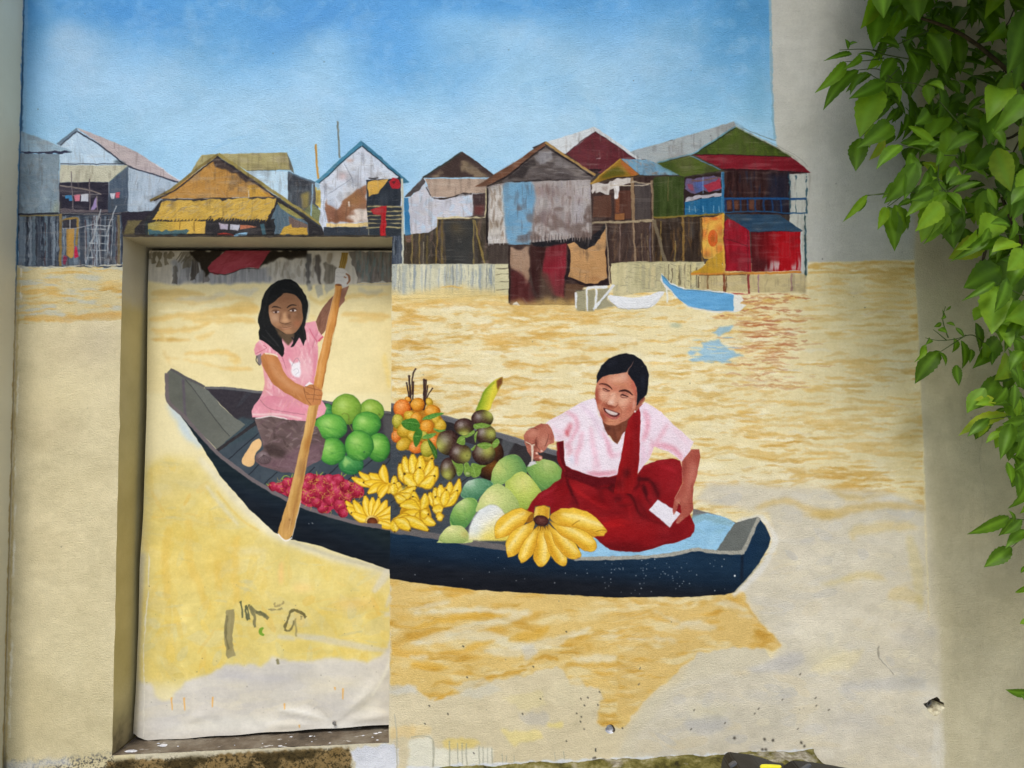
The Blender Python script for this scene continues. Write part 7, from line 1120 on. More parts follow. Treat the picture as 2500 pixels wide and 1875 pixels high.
# ------------------------------------------------------------------ ground and the mossy ledge
GZ = -1.78
g = mesh_obj('ground', [(-40, -60, GZ), (40, -60, GZ), (40, .2, GZ), (-40, .2, GZ)], [(0, 1, 2, 3)], M_GROUND); tag(g, kind='structure')
lx0, lx1 = -2.4, float(at(1986, 1832)[0]); zl = lambda x: -1.3165 + (x + .385) * (.069 / 1.45)
rnd = random.Random(4)
def ledge():
    nx, ny, D = 150, 34, .80; V = []; F_ = []
    for j in range(ny + 1):
        for i in range(nx + 1):
            x = lx0 + (lx1 - lx0) * i / nx; y = .03 - D * j / ny
            h = .006 * math.sin(x * 23 + y * 31) + .005 * math.sin(x * 57 - y * 41 + 2) + rnd.uniform(-.004, .004)
            if i == nx: x += rnd.uniform(-.006, .006)
            V.append((x, y, zl(x) - .02 * j / ny + h * min(1, j / 2)))
    for j in range(ny):
        for i in range(nx): a = j * (nx + 1) + i; F_.append((a, a + nx + 1, a + nx + 2, a + 1))
    rim = [i for i in range(ny * (nx + 1), (ny + 1) * (nx + 1))] + [j * (nx + 1) + nx for j in range(ny - 1, -1, -1)]
    b0 = len(V)
    for r in rim: V.append((V[r][0], V[r][1], GZ - .02))
    for k in range(len(rim) - 1): F_.append((rim[k], b0 + k, b0 + k + 1, rim[k + 1]))
    o = mesh_obj('concrete_ledge', V, F_, M_MOSS, smooth_=True)
    tag(o, 'mossy concrete ledge along the foot of the painted wall', 'ledge', kind='thing'); return o
ledge()

# ------------------------------------------------------------------ the wall with its door recess
OX0, OX1, OZ1 = -1.474, -.453, .6610
sill_z = lambda x: -1.267 + (x - OX0) * (.046 / 1.021)
wall = empty('mural_wall')
tag(wall, 'plastered wall painted with a river village mural, with a recessed door', 'wall', kind='thing')
WX0, WX1, WZ0, WZ1 = -1.90, 4.5, GZ - .02, 3.1
h1 = [(1490 + 12 * math.cos(a) * (1 + .12 * math.sin(3 * a)), 1780 + 11.5 * math.sin(a)) for a in np.linspace(0, 2 * math.pi, 14, endpoint=False)]
h2 = [(2230 + x * 100 / 1659, 1670 + y * 100 / 1659) for x, y in [(400, 800), (560, 735), (640, 650), (830, 570), (950, 515), (1050, 600), (1090, 700), (1230, 760), (1240, 850), (1290, 960), (1200, 1040), (1080, 1200), (980, 1290), (850, 1300), (720, 1230), (620, 1130), (540, 980), (470, 890)]]
def face():
    outer = [(WX0, WZ0), (WX1, WZ0), (WX1, WZ1), (WX0, WZ1)]
    door = [(OX0, sill_z(OX0)), (OX0, OZ1), (OX1, OZ1), (OX1, sill_z(OX1))]
    rj = random.Random(12); dj = []
    for i in range(4):                       # the plaster edge round the opening is a little uneven
        (ax, az), (bx, bz) = door[i], door[(i + 1) % 4]; n_ = 46
        for k in range(n_):
            t = k / n_; o_ = rj.uniform(0, .0022) + (rj.uniform(.001, .004) if rj.random() < .08 else 0); x_, z_ = ax + (bx - ax) * t, az + (bz - az) * t
            if k: x_, z_ = (x_ + o_, z_) if i == 0 else (x_, z_ - o_) if i == 1 else (x_ - o_, z_) if i == 2 else (x_, z_ + o_ * .5)
            dj.append((x_, z_))
    door = dj
    loops = [outer, door] + [[tuple(float(v) for v in at(*p)) for p in h] for h in (h1, h2)]
    pts = [Vector((x, 0, z)) for l in loops for x, z in l]
    tris = tessellate_polygon([[Vector((x, z, 0)) for x, z in l] for l in loops])
    F_ = []
    for t in tris:
        a, b, c = [pts[i] for i in t]
        F_.append(tuple(t) if (b - a).cross(c - a).y < 0 else tuple(reversed(t)))
    return mesh_obj('plaster_face', pts, F_, M_WALL, wall, uv=canvas_uv(WALL))
face()
def pocket(name, h, depth, mats, split, shift=(0, 0), shrink=.55):
    o_ = [P3(*p) for p in h]; c = sum(o_, Vector()) / len(o_); n = len(o_); V = list(o_)
    rr = random.Random(len(h))
    for k, s in ((.5, (1 + shrink) / 2), (1, shrink)):
        for v in o_:
            q = c + (v - c) * (s * rr.uniform(.86, 1.1)); V.append(Vector((q.x + shift[0] * k, depth * k * rr.uniform(.8, 1.1), q.z + shift[1] * k)))
    V.append(Vector((c.x + shift[0], depth * 1.1, c.z + shift[1])))
    F_, fm = [], []
    for r in range(2):
        for i in range(n):
            j = (i + 1) % n; F_.append((r * n + i, (r + 1) * n + i, (r + 1) * n + j, r * n + j)); fm.append(split(i, r))
    for i in range(n): F_.append((2 * n + i, 3 * n, 2 * n + (i + 1) % n)); fm.append(split(i, 2))
    return mesh_obj(name, V, F_, mats[0], wall, mats=mats, fmat=fm)
pocket('drill_hole', h1, .022, [M_WHITE, M_HOLLOW], lambda i, r: 0 if r > 0 or 1 < i < 8 else 1, (-.004, -.003), .6)
hole = pocket('broken_hole', h2, .06, [M_HOLLOW, M_CRUMB_LIT, M_DARK], lambda i, r: 2 if r == 2 else (1 if 8 <= i <= 14 and r < 2 else 0), (-.012, .010), .5)  # lower-right sides coloured paler as if lit, bottom near-black as shade
hole['label'] = 'ragged hole in the plaster with a metal ring inside'
def ring(name, c, R_, r, mat, parent, tilt=(0, 0), n=20, m=8, squash=1.0):
    V, F_ = [], []
    rot = Matrix.Rotation(tilt[0], 3, 'Z') @ Matrix.Rotation(tilt[1], 3, 'X')
    for i in range(n):
        a = 2 * math.pi * i / n
        for j in range(m):
            b = 2 * math.pi * j / m; v = rot @ Vector(((R_ + r * math.cos(b)) * math.cos(a), r * math.sin(b), (R_ + r * math.cos(b)) * math.sin(a) * squash)); V.append(Vector(c) + v)
    for i in range(n):
        for j in range(m): F_.append((i * m + j, ((i + 1) % n) * m + j, ((i + 1) % n) * m + (j + 1) % m, i * m + (j + 1) % m))
    return mesh_obj(name, V, F_, mat, parent, True)
hc = P3(2276, 1722)
ring('metal_ring', (hc.x, .022, hc.z), .013, .0035, M_METAL, hole, (.5, .2), squash=.8); ring('metal_ring', (hc.x - .004, .03, hc.z - .006), .020, .0032, M_METAL, hole, (.4, .3), squash=.7)
# recess: jambs, lintel soffit, sill, and an added near-black panel for the darkness behind the leaf
RB = .215
mesh_obj('door_jamb', [(OX0, 0, sill_z(OX0)), (OX0, RB, sill_z(OX0)), (OX0, RB, OZ1), (OX0, 0, OZ1)], [(0, 3, 2, 1)], M_REVEAL, wall)
mesh_obj('door_jamb', [(OX1, 0, sill_z(OX1)), (OX1, RB, sill_z(OX1)), (OX1, RB, OZ1), (OX1, 0, OZ1)], [(0, 1, 2, 3)], M_REVEAL, wall)
mesh_obj('lintel_soffit', [(OX0, 0, OZ1), (OX1, 0, OZ1), (OX1, RB, OZ1), (OX0, RB, OZ1)], [(0, 3, 2, 1)], M_REVEAL, wall)
def sill():
    nx, ny = 60, 14; V, F_ = [], []; rr = random.Random(8)
    for j in range(ny + 1):
        for i in range(nx + 1):
            x = OX0 + (OX1 - OX0) * i / nx; y = RB * j / ny
            V.append((x, y + (.0 if j else rr.uniform(0, .005)), sill_z(x) - .012 * j / ny + (rr.uniform(-.003, .003) if j else 0)))
    for j in range(ny):
        for i in range(nx): a = j * (nx + 1) + i; F_.append((a, a + 1, a + nx + 2, a + nx + 1))
    return mesh_obj('door_sill', V, F_, M_SILL, wall, True)
sl = sill(); sl['label'] = 'grimy concrete door sill splashed with white paint'
mesh_obj('recess_dark_panel', [(OX0, RB, -1.4), (OX1, RB, -1.4), (OX1, RB, OZ1), (OX0, RB, OZ1)], [(0, 1, 2, 3)], M_DARK, wall)
box_obj('wall_core', WX0, WX1, .30, .48, WZ0, WZ1, M_PIL, wall)
box_obj('wall_coping', WX0, WX1, -.02, .50, WZ1, WZ1 + .08, M_PIL, wall, .01)
# ---- paint splashes and chips lying on the sill
def blob(name, c, r, h, mat, parent, seed, lab=None):
    rr = random.Random(seed); n = 9; V = [(c[0] + r * rr.uniform(.7, 1.25) * math.cos(a) * 1.5, c[1] + r * rr.uniform(.6, 1.1) * math.sin(a), c[2]) for a in np.linspace(0, 2 * math.pi, n, endpoint=False)]
    V += [(c[0] + (v[0] - c[0]) * .6, c[1] + (v[1] - c[1]) * .6, c[2] + h) for v in V] + [(c[0], c[1], c[2] + h * 1.1)]
    F_ = [(i, (i + 1) % n, n + (i + 1) % n, n + i) for i in range(n)] + [(n + i, n + (i + 1) % n, 2 * n) for i in range(n)]
    return mesh_obj(name, V, F_, mat, parent, True)
for k in range(20):
    x = rnd.uniform(OX0 + .04, OX1 - .02); y = rnd.uniform(.01, .12); r = rnd.choice([.002, .003, .003, .004, .006])
    if k < 2: x, y, r = OX0 + .055 + .10 * k, .03 + .04 * k, .014
    blob('paint_splash', (x, y, sill_z(x) - .012 * y / RB + .0015), r, .0015, M_WHITE, sl, k)

# ------------------------------------------------------------------ door leaf: a canvas-faced board, its foot warped and rolled
def door_leaf():
    ly = lambda z: DOOR_A + DOOR_B * z
    Lp = [at(px, py, DOOR_A, DOOR_B) for px, py in [(364, 612), (361, 700), (358, 1000), (350, 1250), (341, 1380), (336, 1480), (331, 1600), (326, 1700), (321, 1780), (320, 1830)]]
    lz = np.array([float(p[1]) for p in Lp][::-1]); lxs = np.array([float(p[0]) for p in Lp][::-1])
    left = lambda z: max(float(np.interp(z, lz, lxs)), OX0 + .004)
    b0, b1, b2 = [tuple(float(v) for v in at(px, py, DOOR_A, DOOR_B)) for px, py in ((322, 1794), (354, 1808), (962, 1768))]
    bot = lambda x: np.interp(x, [b0[0], b1[0], b2[0]], [b0[1], b1[1], b2[1]]) + .0015 * math.sin(x * 31)
    top = .645; nx, nz = 56, 110; V, F_ = [], []
    fr = (500, 1350, 600 / 1896)
    def fp(x, y): return [float(v) for v in at(fr[0] + x * fr[2], fr[1] + y * fr[2], DOOR_A, DOOR_B)]
    folds = [(fp(560, 1200), fp(1000, 1300), .006, .010), (fp(760, 1150), fp(1000, 1300), -.004, .012), (fp(1300, 1060), fp(1010, 1300), .007, .012), (fp(1420, 900), fp(1040, 1290), .004, .014), (fp(-120, 1290), fp(60, 1220), .005, .012), (fp(60, 1220), fp(160, 1300), .005, .012),
             (fp(1440, 1240), fp(1020, 1310), .006, .016), (fp(500, 1330), fp(900, 1320), .004, .012), (fp(-420, 200), fp(-425, 1300), -.006, .010), (fp(300, 560), fp(1300, 520), .002, .008), (fp(-380, 150), fp(300, 60), .002, .006), (fp(-400, 530), fp(200, 560), .0025, .008), (fp(700, 700), fp(1400, 760), .002, .010)]
    def disp(x, z):
        d = 0
        for (ax, az), (bx, bz), h, w in folds:
            ux, uz = bx - ax, bz - az; t = max(0, min(1, ((x - ax) * ux + (z - az) * uz) / (ux * ux + uz * uz))); q = math.hypot(x - ax - t * ux, z - az - t * uz)
            d += h * math.exp(-(q / w) ** 2) * (math.sin(math.pi * min(1, t + .15)) if 0 < t < 1 else .4)
        if z < -.55: d -= .014 * max(0, 1 - (x - left(z)) / .026) * min(1, (-.55 - z) / .3)
        d += .0015 * math.sin(x * 9 + z * 5) + .001 * math.sin(z * 21 + x * 3)
        return d * min(1, max(0, (-.30 - z) / .25)) if z > -.72 else d
    for j in range(nz + 1):
        for i in range(nx + 1):
            s = j / nz; t = (i / nx); t = t ** 1.25
            xr = OX1 + .03; xg = OX0 + (xr - OX0) * t; zb = bot(xg); z = zb + (top - zb) * (s ** 1.25)
            x = left(z) + (xr - left(z)) * t
            V.append((x, ly(z) - disp(x, z), z))
    for j in range(nz):
        for i in range(nx): a = j * (nx + 1) + i; F_.append((a, a + 1, a + nx + 2, a + nx + 1))
    rim = [i for i in range(nx + 1)] + [j * (nx + 1) + nx for j in range(1, nz + 1)] + [nz * (nx + 1) + i for i in range(nx - 1, -1, -1)] + [j * (nx + 1) for j in range(nz - 1, 0, -1)]
    e0 = len(V)
    for r in rim: V.append(V[r])
    rim = list(range(e0, e0 + len(rim))); c0 = len(V)
    for r in rim: V.append((V[r][0] + (.004 if V[r][0] < -1.3 else 0), V[r][1] + .028, V[r][2]))
    for k in range(len(rim)): k2 = (k + 1) % len(rim); F_.append((rim[k], c0 + k, c0 + k2, rim[k2]))
    o = mesh_obj('door', V, F_, M_DOOR, wall, True, uv=canvas_uv(LEAF))
    o['label'] = 'crooked canvas-faced door leaf painted with the girl and the bow of the boat'; return o
door = door_leaf()
nl = at(500 + 1003 * 600 / 1896, 1350 + 1302 * 600 / 1896, DOOR_A, DOOR_B)
ring('nail', (float(nl[0]), DOOR_A + DOOR_B * float(nl[1]) - .012, float(nl[1])), .004, .003, M_METAL, door)

# ------------------------------------------------------------------ coats of paint: every painted thing of the mural is a part of the wall or the door
def coat(c, name, label, q, layer):
    x, z = at(q[:, 0], q[:, 1], c.y, c.b); y = c.y + c.b * z - .0003 - .00004 * layer; parent = wall if c is WALL else door
    if c is WALL:
        for i in range(len(x)):
            if x[i] > OX0 - .002 and x[i] < OX1 + .002 and z[i] < OZ1 + .002:
                ds = [x[i] - (OX0 - .002), (OX1 + .002) - x[i], (OZ1 + .002) - z[i]]; k = int(np.argmin(ds))
                if k == 0: x[i] = OX0 - .002
                elif k == 1: x[i] = OX1 + .002
                else: z[i] = OZ1 + .002
        x = np.maximum(x, -1.869)
    else: x = np.minimum(x, OX1 + .02)
    V = [Vector((a, b, d)) for a, b, d in zip(x, y, z)]
    F_ = []
    for t in tessellate_polygon([[Vector((a, d, 0)) for a, d in zip(x, z)]]):
        a, b, d = [V[i] for i in t]; F_.append(tuple(t) if (b - a).cross(d - a).y < 0 else tuple(reversed(t)))
    o = mesh_obj(name, V, F_, M_WALL if c is WALL else M_DOOR, parent, uv=canvas_uv(c)); o['label'] = label
frame(0, 0, 1)
motif(WALL, 'painted_sky', 'painted blue sky with soft white clouds above the stilt houses', [62, -55, 1874, -55, 1880, 180, 1890, 330, 1620, 330, 1500, 420, 1180, 480, 1000, 480, 990, 570, 280, 570, 42, 570], layer=-2)
motif(WALL, 'painted_river', 'painted ochre river with ripples around the boat', [958, 645, 1980, 645, 2230, 636, 2246, 900, 2262, 1300, 2268, 1480, 1900, 1480, 1860, 1640, 1500, 1740, 1400, 1640, 958, 1700], layer=-2)
MOTIFS.sort(key=lambda m_: m_[4])
for k, m_ in enumerate(MOTIFS): coat(*m_[:4], k)               # each coat lies a hair above the one before

# ------------------------------------------------------------------ pilaster in the left corner
pil = box_obj('pilaster', -2.5, -1.870, -.20, -.001, WZ0, WZ1 + .05, M_PIL, None, .004)
tag(pil, 'grey plaster pilaster projecting at the left end of the mural', 'pilaster')

# ------------------------------------------------------------------ black tool case on the ledge
def extrude_poly(name, px, y0, y1, mat, parent, bev=.004):
    """solid with the outline px (photo pixels, read at depth y1) from y1 forward to y0, edges rounded"""
    bm = bmesh.new(); g_ = [bm.verts.new(P3(a, b, y1)) for a, b in px]; f = [bm.verts.new((v.co.x, y0, v.co.z)) for v in g_]; n = len(f)
    bm.faces.new(f); bm.faces.new(g_[::-1])
    for i in range(n): bm.faces.new((f[i], g_[i], g_[(i + 1) % n], f[(i + 1) % n]))
    bmesh.ops.recalc_face_normals(bm, faces=bm.faces[:]); bmesh.ops.bevel(bm, geom=bm.edges[:], offset=bev, segments=2, affect='EDGES')
    me = bpy.data.meshes.new(name); bm.to_mesh(me); bm.free(); me.materials.append(mat)
    o = bpy.data.objects.new(name, me); COL.objects.link(o); o.parent = parent; return o
case = empty('tool_case')
tag(case, 'black plastic tool case with a yellow stripe standing on the mossy ledge', 'tool case')
T = lambda pts: [(1740 + x * 360 / 2212, 1800 + y * 360 / 2212) for x, y in pts]
extrude_poly('lid', T([(120, 420), (150, 280), (205, 215), (240, 208), (400, 232), (560, 250), (800, 318), (905, 365), (900, 560), (120, 560)]), -.47, -.36, M_BLACK, case)
extrude_poly('latch', T([(225, 400), (300, 345), (350, 348), (300, 400), (250, 420)]), -.485, -.466, M_GREYP, case, .002)
md = extrude_poly('handle_block', T([(560, 560), (600, 440), (660, 345), (840, 356), (1060, 384), (1030, 440), (1010, 560)]), -.50, -.38, M_BLACK, case)
extrude_poly('stripe', T([(700, 425), (715, 404), (760, 396), (900, 400), (1024, 412), (970, 456), (700, 445)]), -.508, -.495, M_YELLOW, md, .0025)
extrude_poly('side_block', T([(990, 560), (1040, 430), (1110, 380), (1180, 335), (1330, 345), (1540, 372), (1740, 402), (2060, 462), (2100, 560)]), -.515, -.40, M_BLACK, case)
extrude_poly('clasp', T([(1300, 460), (1420, 386), (1470, 392), (1360, 480), (1300, 500)]), -.524, -.510, M_GREYP, case, .002)
bx0, bx1 = P3(1760, 1860, -.50).x, P3(2085, 1870, -.50).x
zt = P3(1900, 1905, -.36).z
box_obj('body', bx0 + .01, bx1 - .01, -.50, -.36, zl(.7) - .012, zt, M_BLACK, case, .012)

# ------------------------------------------------------------------ the shrub hanging in front of the wall on the right
def leaf_mesh(name, w, bend, fold, n=16, serr=.055, curl=0.0, seed=0):
    """one serrated, pointed leaf from (0,0,0) to a tip at (0,1,0); it faces +z, droops by bend and folds along its rib"""
    rr = random.Random(seed); V, rib = [], []; F_ = []
    c = [(0, 0)]; ang = bend * .5
    for i in range(n): ang_i = ang - bend * (i + .5) / n; c.append((c[-1][0] + math.cos(ang_i) / n, c[-1][1] + math.sin(ang_i) / n))
    L = math.hypot(*c[-1]); th = math.atan2(c[-1][1], c[-1][0]); ct, st = math.cos(-th), math.sin(-th)
    c = [((x * ct - y * st) / L, (x * st + y * ct) / L) for x, y in c]
    hw = lambda t: w * .5 * (math.sin(math.pi * min(1, t ** .86)) ** .92) * (1 - .15 * t)
    for i in range(n + 1):
        t = i / n; y, z = c[i]; h = hw(t) if 0 < i < n else (.012 if i == 0 else .004)
        sx = curl * math.sin(math.pi * t)
        for s in (-1, 0, 1):
            hh = h * (1 + (serr if i % 2 else -serr) * rr.uniform(.5, 1.3)) if s else 0
            V.append((s * hh + sx, y - (abs(s) * serr * .25 if i % 2 else 0), z + abs(s) * hh * fold + (rr.uniform(-.008, .008) if s else 0))); rib.append(0 if s else 1)
    for i in range(n):
        a = i * 3
        F_ += [(a, a + 1, a + 4, a + 3), (a + 1, a + 2, a + 5, a + 4)]
    # split each half once more so the rib line stays narrow
    me = bpy.data.meshes.new(name); me.from_pydata(V, [], F_); me.update()
    bm = bmesh.new(); bm.from_mesh(me)
    ed = [e for e in bm.edges if abs(rib[e.verts[0].index] - rib[e.verts[1].index]) == 1]
    bmesh.ops.subdivide_edges(bm, edges=ed, cuts=1, use_grid_fill=False); bm.to_mesh(me); bm.free()
    at_ = me.attributes.new('rib', 'FLOAT', 'POINT')
    for i in range(len(me.vertices)): at_.data[i].value = rib[i] * .55 if i < len(rib) else 0.0
    for p in me.polygons: p.use_smooth = True
    me.materials.append(M_LEAF); return me
LM = {'n': [leaf_mesh('leaf', .26, .9, .25, curl=.05, seed=1), leaf_mesh('leaf', .24, 1.2, .35, curl=-.07, seed=2)],
      'm': [leaf_mesh('leaf', .40, .5, .25, seed=3), leaf_mesh('leaf', .42, .9, .18, curl=.05, seed=4), leaf_mesh('leaf', .37, .7, .4, curl=-.04, seed=5)],
      'b': [leaf_mesh('leaf', .52, .4, .15, curl=.02, seed=6), leaf_mesh('leaf', .56, .8, .22, curl=-.03, seed=7), leaf_mesh('leaf', .48, 1.3, .3, seed=8)]}
shrub = empty('climbing_shrub')
tag(shrub, 'leafy green shrub hanging over the right side of the wall', 'shrub')
rl = random.Random(21); NLEAF = [0]
def leaf_matrix(b, t, roll, up=.35):
    y = (t - b); L = y.length; y = y / L
    nrm = Vector((rl.uniform(-.25, .25), -1, up)); x = y.cross(nrm).normalized(); z = x.cross(y)
    m = Matrix((x, y, z)).transposed().to_4x4(); m = m @ Matrix.Rotation(roll, 4, 'Y')
    return Matrix.Translation(b) @ m @ Matrix.Diagonal((L * rl.uniform(.82, 1.18), L, L * rl.uniform(.7, 1.3), 1))
def put_leaf(b, t, kind='m', roll=None, up=.35):
    o = bpy.data.objects.new('leaf', rl.choice(LM[kind])); COL.objects.link(o); o.parent = shrub
    o.matrix_local = leaf_matrix(b, t, rl.uniform(-.5, .5) if roll is None else roll, up); NLEAF[0] += 1; return o
def tube(name, pts, r0, r1, mat, parent, n=7):
    q = smooth(np.array([tuple(p) for p in pts]), 5, False) if len(pts) > 2 else np.array([tuple(p) for p in pts]); V, F_ = [], []
    for i, p in enumerate(q):
        d = Vector(q[min(i + 1, len(q) - 1)] - q[max(i - 1, 0)]).normalized(); u = d.cross(Vector((.3, .9, .2))).normalized(); v = d.cross(u); r = r0 + (r1 - r0) * i / (len(q) - 1)
        for k in range(n): a = 2 * math.pi * k / n; V.append(Vector(p) + (u * math.cos(a) + v * math.sin(a)) * r)
    for i in range(len(q) - 1):
        for k in range(n): F_.append((i * n + k, i * n + (k + 1) % n, (i + 1) * n + (k + 1) % n, (i + 1) * n + k))
    F_ += [tuple(range(n))[::-1], tuple((len(q) - 1) * n + k for k in range(n))]
    return mesh_obj(name, V, F_, mat, parent, True)
def sprig(fr, leaves, y0, dy=.05):
    for a, b, c, d, k in leaves:
        p, q = (fr[0] + a * fr[2], fr[1] + b * fr[2]), (fr[0] + c * fr[2], fr[1] + d * fr[2]); y = y0 + rl.uniform(-dy, dy)
        put_leaf(P3(*p, y), P3(*q, y - rl.uniform(-.02, .05)), k)
L1, L2, L3, L4 = (1950, 0, 550 / 1825), (2000, 450, 500 / 1508), (2100, 950, 400 / 1327), (2100, 1400, 400 / 1397)
sprig(L1, [(600, -30, 500, 235, 'm'), (760, -10, 560, 150, 'n'), (655, 55, 603, 398, 'm'), (905, 10, 765, 135, 'n'), (830, 85, 760, 228, 'm'), (990, -10, 830, 245, 'b'), (400, 380, 478, 345, 'b'), (400, 400, 374, 315, 'm'), (430, 438, 200, 495, 'n'), (500, 445, 348, 570, 'n'), (620, 465, 470, 440, 'n'), (372, 500, 132, 752, 'n'), (480, 568, 198, 892, 'n'),
          (560, 585, 415, 770, 'n'), (590, 600, 380, 750, 'n'), (700, 662, 405, 802, 'm'), (645, 715, 495, 1115, 'b'), (500, 1118, 462, 1388, 'b'), (820, 388, 625, 335, 'b'), (770, 470, 655, 645, 'm'), (700, 680, 815, 840, 'b'), (880, 410, 968, 592, 'm'), (640, 470, 550, 570, 'm'), (660, 440, 620, 560, 'n')], -.30, .06)
sprig(L1, [(900, 590, 905, 790, 'b'), (880, 770, 838, 1135, 'm'), (1065, 140, 870, 380, 'b'), (960, 395, 1245, 330, 'b'), (1160, 510, 1585, 570, 'm'), (1290, 655, 1432, 785, 'b'), (1260, 790, 1118, 1085, 'm'), (1440, 880, 1400, 1125, 'b'), (940, 1055, 1112, 1110, 'b'), (1325, 1020, 1138, 1118, 'm'), (700, 800, 600, 1000, 'm'), (600, 1000, 575, 1200, 'm'), (740, 1050, 680, 1180, 'b'),
          (690, 1120, 568, 1300, 'm'), (1620, 1240, 1340, 1410, 'b'), (1745, 1230, 1652, 1485, 'b'), (1000, 400, 1120, 560, 'b'), (800, 880, 690, 1000, 'm'), (1400, 830, 1540, 790, 'm'), (1460, 870, 1640, 830, 'm'), (1280, 1180, 1300, 1330, 'm'), (1450, 1000, 1560, 1130, 'b'), (1180, 650, 1090, 800, 'b'), (1340, 60, 1250, 240, 'b'), (1200, 230, 1000, 330, 'b'), (1500, 180, 1620, 300, 'b'), (1600, 420, 1500, 560, 'b')], -.17, .07)
sprig(L1, [(1840, 80, 1690, 605, 'b'), (1850, 780, 1570, 1090, 'b'), (1560, 1040, 1668, 1205, 'm'), (830, 1178, 628, 1370, 'm'), (1130, 1200, 880, 1180, 'm'), (950, 1325, 690, 1650, 'b'), (1140, 1150, 1000, 1260, 'b'), (1850, 1510, 1720, 1659, 'b')], -.48, .06)
sprig(L1, [(1045, 1400, 962, 1540, 'm'), (1275, 1350, 1195, 1490, 'm'), (1220, 1500, 1400, 1420, 'b'), (1250, 1560, 1480, 1475, 'm'), (1090, 1540, 900, 1625, 'm'), (1150, 1225, 1108, 1355, 'm'), (1200, 1560, 1310, 1690, 'b'), (1120, 1440, 1000, 1480, 'b'), (1190, 1560, 1000, 1690, 'm'), (1100, 1400, 1050, 1330, 'm')], -.42, .04)
sprig(L2, [(352, 78, 172, 278, 'n'), (345, 92, 288, 205, 'm'), (580, 10, 462, 105, 'b'), (510, 165, 555, 495, 'm'), (495, 170, 430, 335, 'm'), (560, 150, 580, 400, 'b'), (612, 190, 652, 342, 'm'), (680, 112, 570, 165, 'm'), (840, 55, 680, 140, 'm'), (905, 85, 750, 430, 'b'), (872, 232, 765, 442, 'm'), (942, 222, 878, 375, 'm'), (962, 275, 978, 366, 'm'), (965, 85, 1068, 275, 'm')], -.32, .04)
sprig(L2, [(1260, 340, 962, 570, 'n'), (1430, 255, 1385, 425, 'm'), (1250, 320, 1190, 440, 'm'), (1520, 30, 1420, 270, 'b'), (1290, 720, 1048, 860, 'n'), (1385, 690, 1288, 945, 'm'), (1520, 590, 1388, 795, 'b'), (1400, 300, 1260, 290, 'b'), (1430, 430, 1160, 490, 'b'), (1500, 480, 1380, 640, 'b'), (1450, 430, 1270, 500, 'b'), (1490, 975, 1365, 1235, 'n'), (1530, 1190, 1405, 1130, 'n'), (1440, 1470, 1425, 1670, 'm'), (1380, 1495, 1255, 1625, 'b'), (1310, 1595, 1140, 1590, 'b'), (1500, 880, 1360, 1020, 'b'), (1500, 1230, 1400, 1380, 'b')], -.48, .05)
sprig(L2, [(1245, 900, 1140, 1005, 'b'), (1150, 1020, 1182, 1232, 'b'), (1005, 1055, 1070, 1130, 'm'), (930, 965, 895, 995, 'b'), (900, 1020, 845, 1050, 'b'), (935, 1020, 1002, 1045, 'b'), (890, 1060, 945, 1095, 'm'), (930, 930, 970, 895, 'm'), (905, 990, 905, 920, 'm'), (990, 1130, 978, 1240, 'b'), (1045, 1150, 1050, 1360, 'b'), (890, 1228, 705, 1468, 'm'), (885, 1235, 930, 1338, 'b'), (785, 1180, 738, 1265, 'm'), (770, 1190, 700, 1310, 'n'), (815, 1140, 780, 1185, 'b'), (1010, 1330, 1030, 1485, 'm'), (1120, 1215, 1108, 1320, 'm'), (1205, 1165, 1190, 1320, 'b')], -.20, .05)
sprig(L2, [(1300, 1430, 1100, 1670, 'b'), (1385, 1255, 1285, 1445, 'b'), (1230, 1000, 1330, 1110, 'm'), (1300, 1090, 1340, 1170, 'm'), (1250, 940, 1250, 1090, 'b'), (1240, 640, 1300, 560, 'm'), (1330, 600, 1280, 700, 'b')], -.26, .05)
sprig(L3, [(1010, -10, 865, 195, 'b'), (1195, 205, 795, 378, 'n'), (1045, 238, 870, 385, 'm'), (1035, 258, 958, 395, 'm'), (1275, 230, 1225, -20, 'm'), (1195, 110, 1060, 130, 'b'), (1060, 120, 930, 130, 'b'), (1240, 330, 1190, 565, 'b'), (1190, 290, 1095, 480, 'b'), (1335, 590, 1255, 660, 'm'), (1275, 680, 1290, 935, 'm'), (1330, 380, 1260, 550, 'b'), (1205, 1035, 865, 1175, 'n'), (1255, 1030, 1120, 1190, 'b'), (1240, 1080, 1200, 980, 'm'), (1310, 1055, 1155, 1178, 'm'), (1340, 1150, 1175, 1290, 'm'), (1225, 1280, 1003, 1442, 'm'), (1340, 920, 1290, 1010, 'b'), (1350, 830, 1265, 860, 'b'), (1345, 1430, 1300, 1490, 'b'), (1350, 1600, 1255, 1645, 'm'), (1340, 250, 1150, 280, 'b')], -.40, .06)
sprig(L4, [(1420, 110, 1320, 165, 'm'), (1450, 1010, 1238, 990, 'm'), (1430, 1120, 1365, 1030, 'b'), (1440, 390, 1362, 430, 'b')], -.40, .04)
# leaves filling the inside of the mass
def inside(x, y):
    edge = np.interp(y, [-60, 60, 160, 300, 420, 520, 620, 760, 900, 1000, 1100, 1200, 1330], [2130, 2150, 2150, 2170, 2230, 2300, 2400, 2415, 2425, 2415, 2430, 2480, 2510])
    return x > edge
while NLEAF[0] < 300:
    x, y = rl.uniform(2100, 2560), rl.uniform(-60, 1150)
    if not inside(x, y): continue
    d = -rl.uniform(.05, .42) if y < 480 else -rl.uniform(.12, .50); a = rl.uniform(.2, math.pi - .2); L = rl.uniform(45, 125)
    put_leaf(P3(x, y, d), P3(x - L * math.cos(a) * .8, y + L * math.sin(a), d - rl.uniform(-.03, .07)), rl.choice('mmbb'))
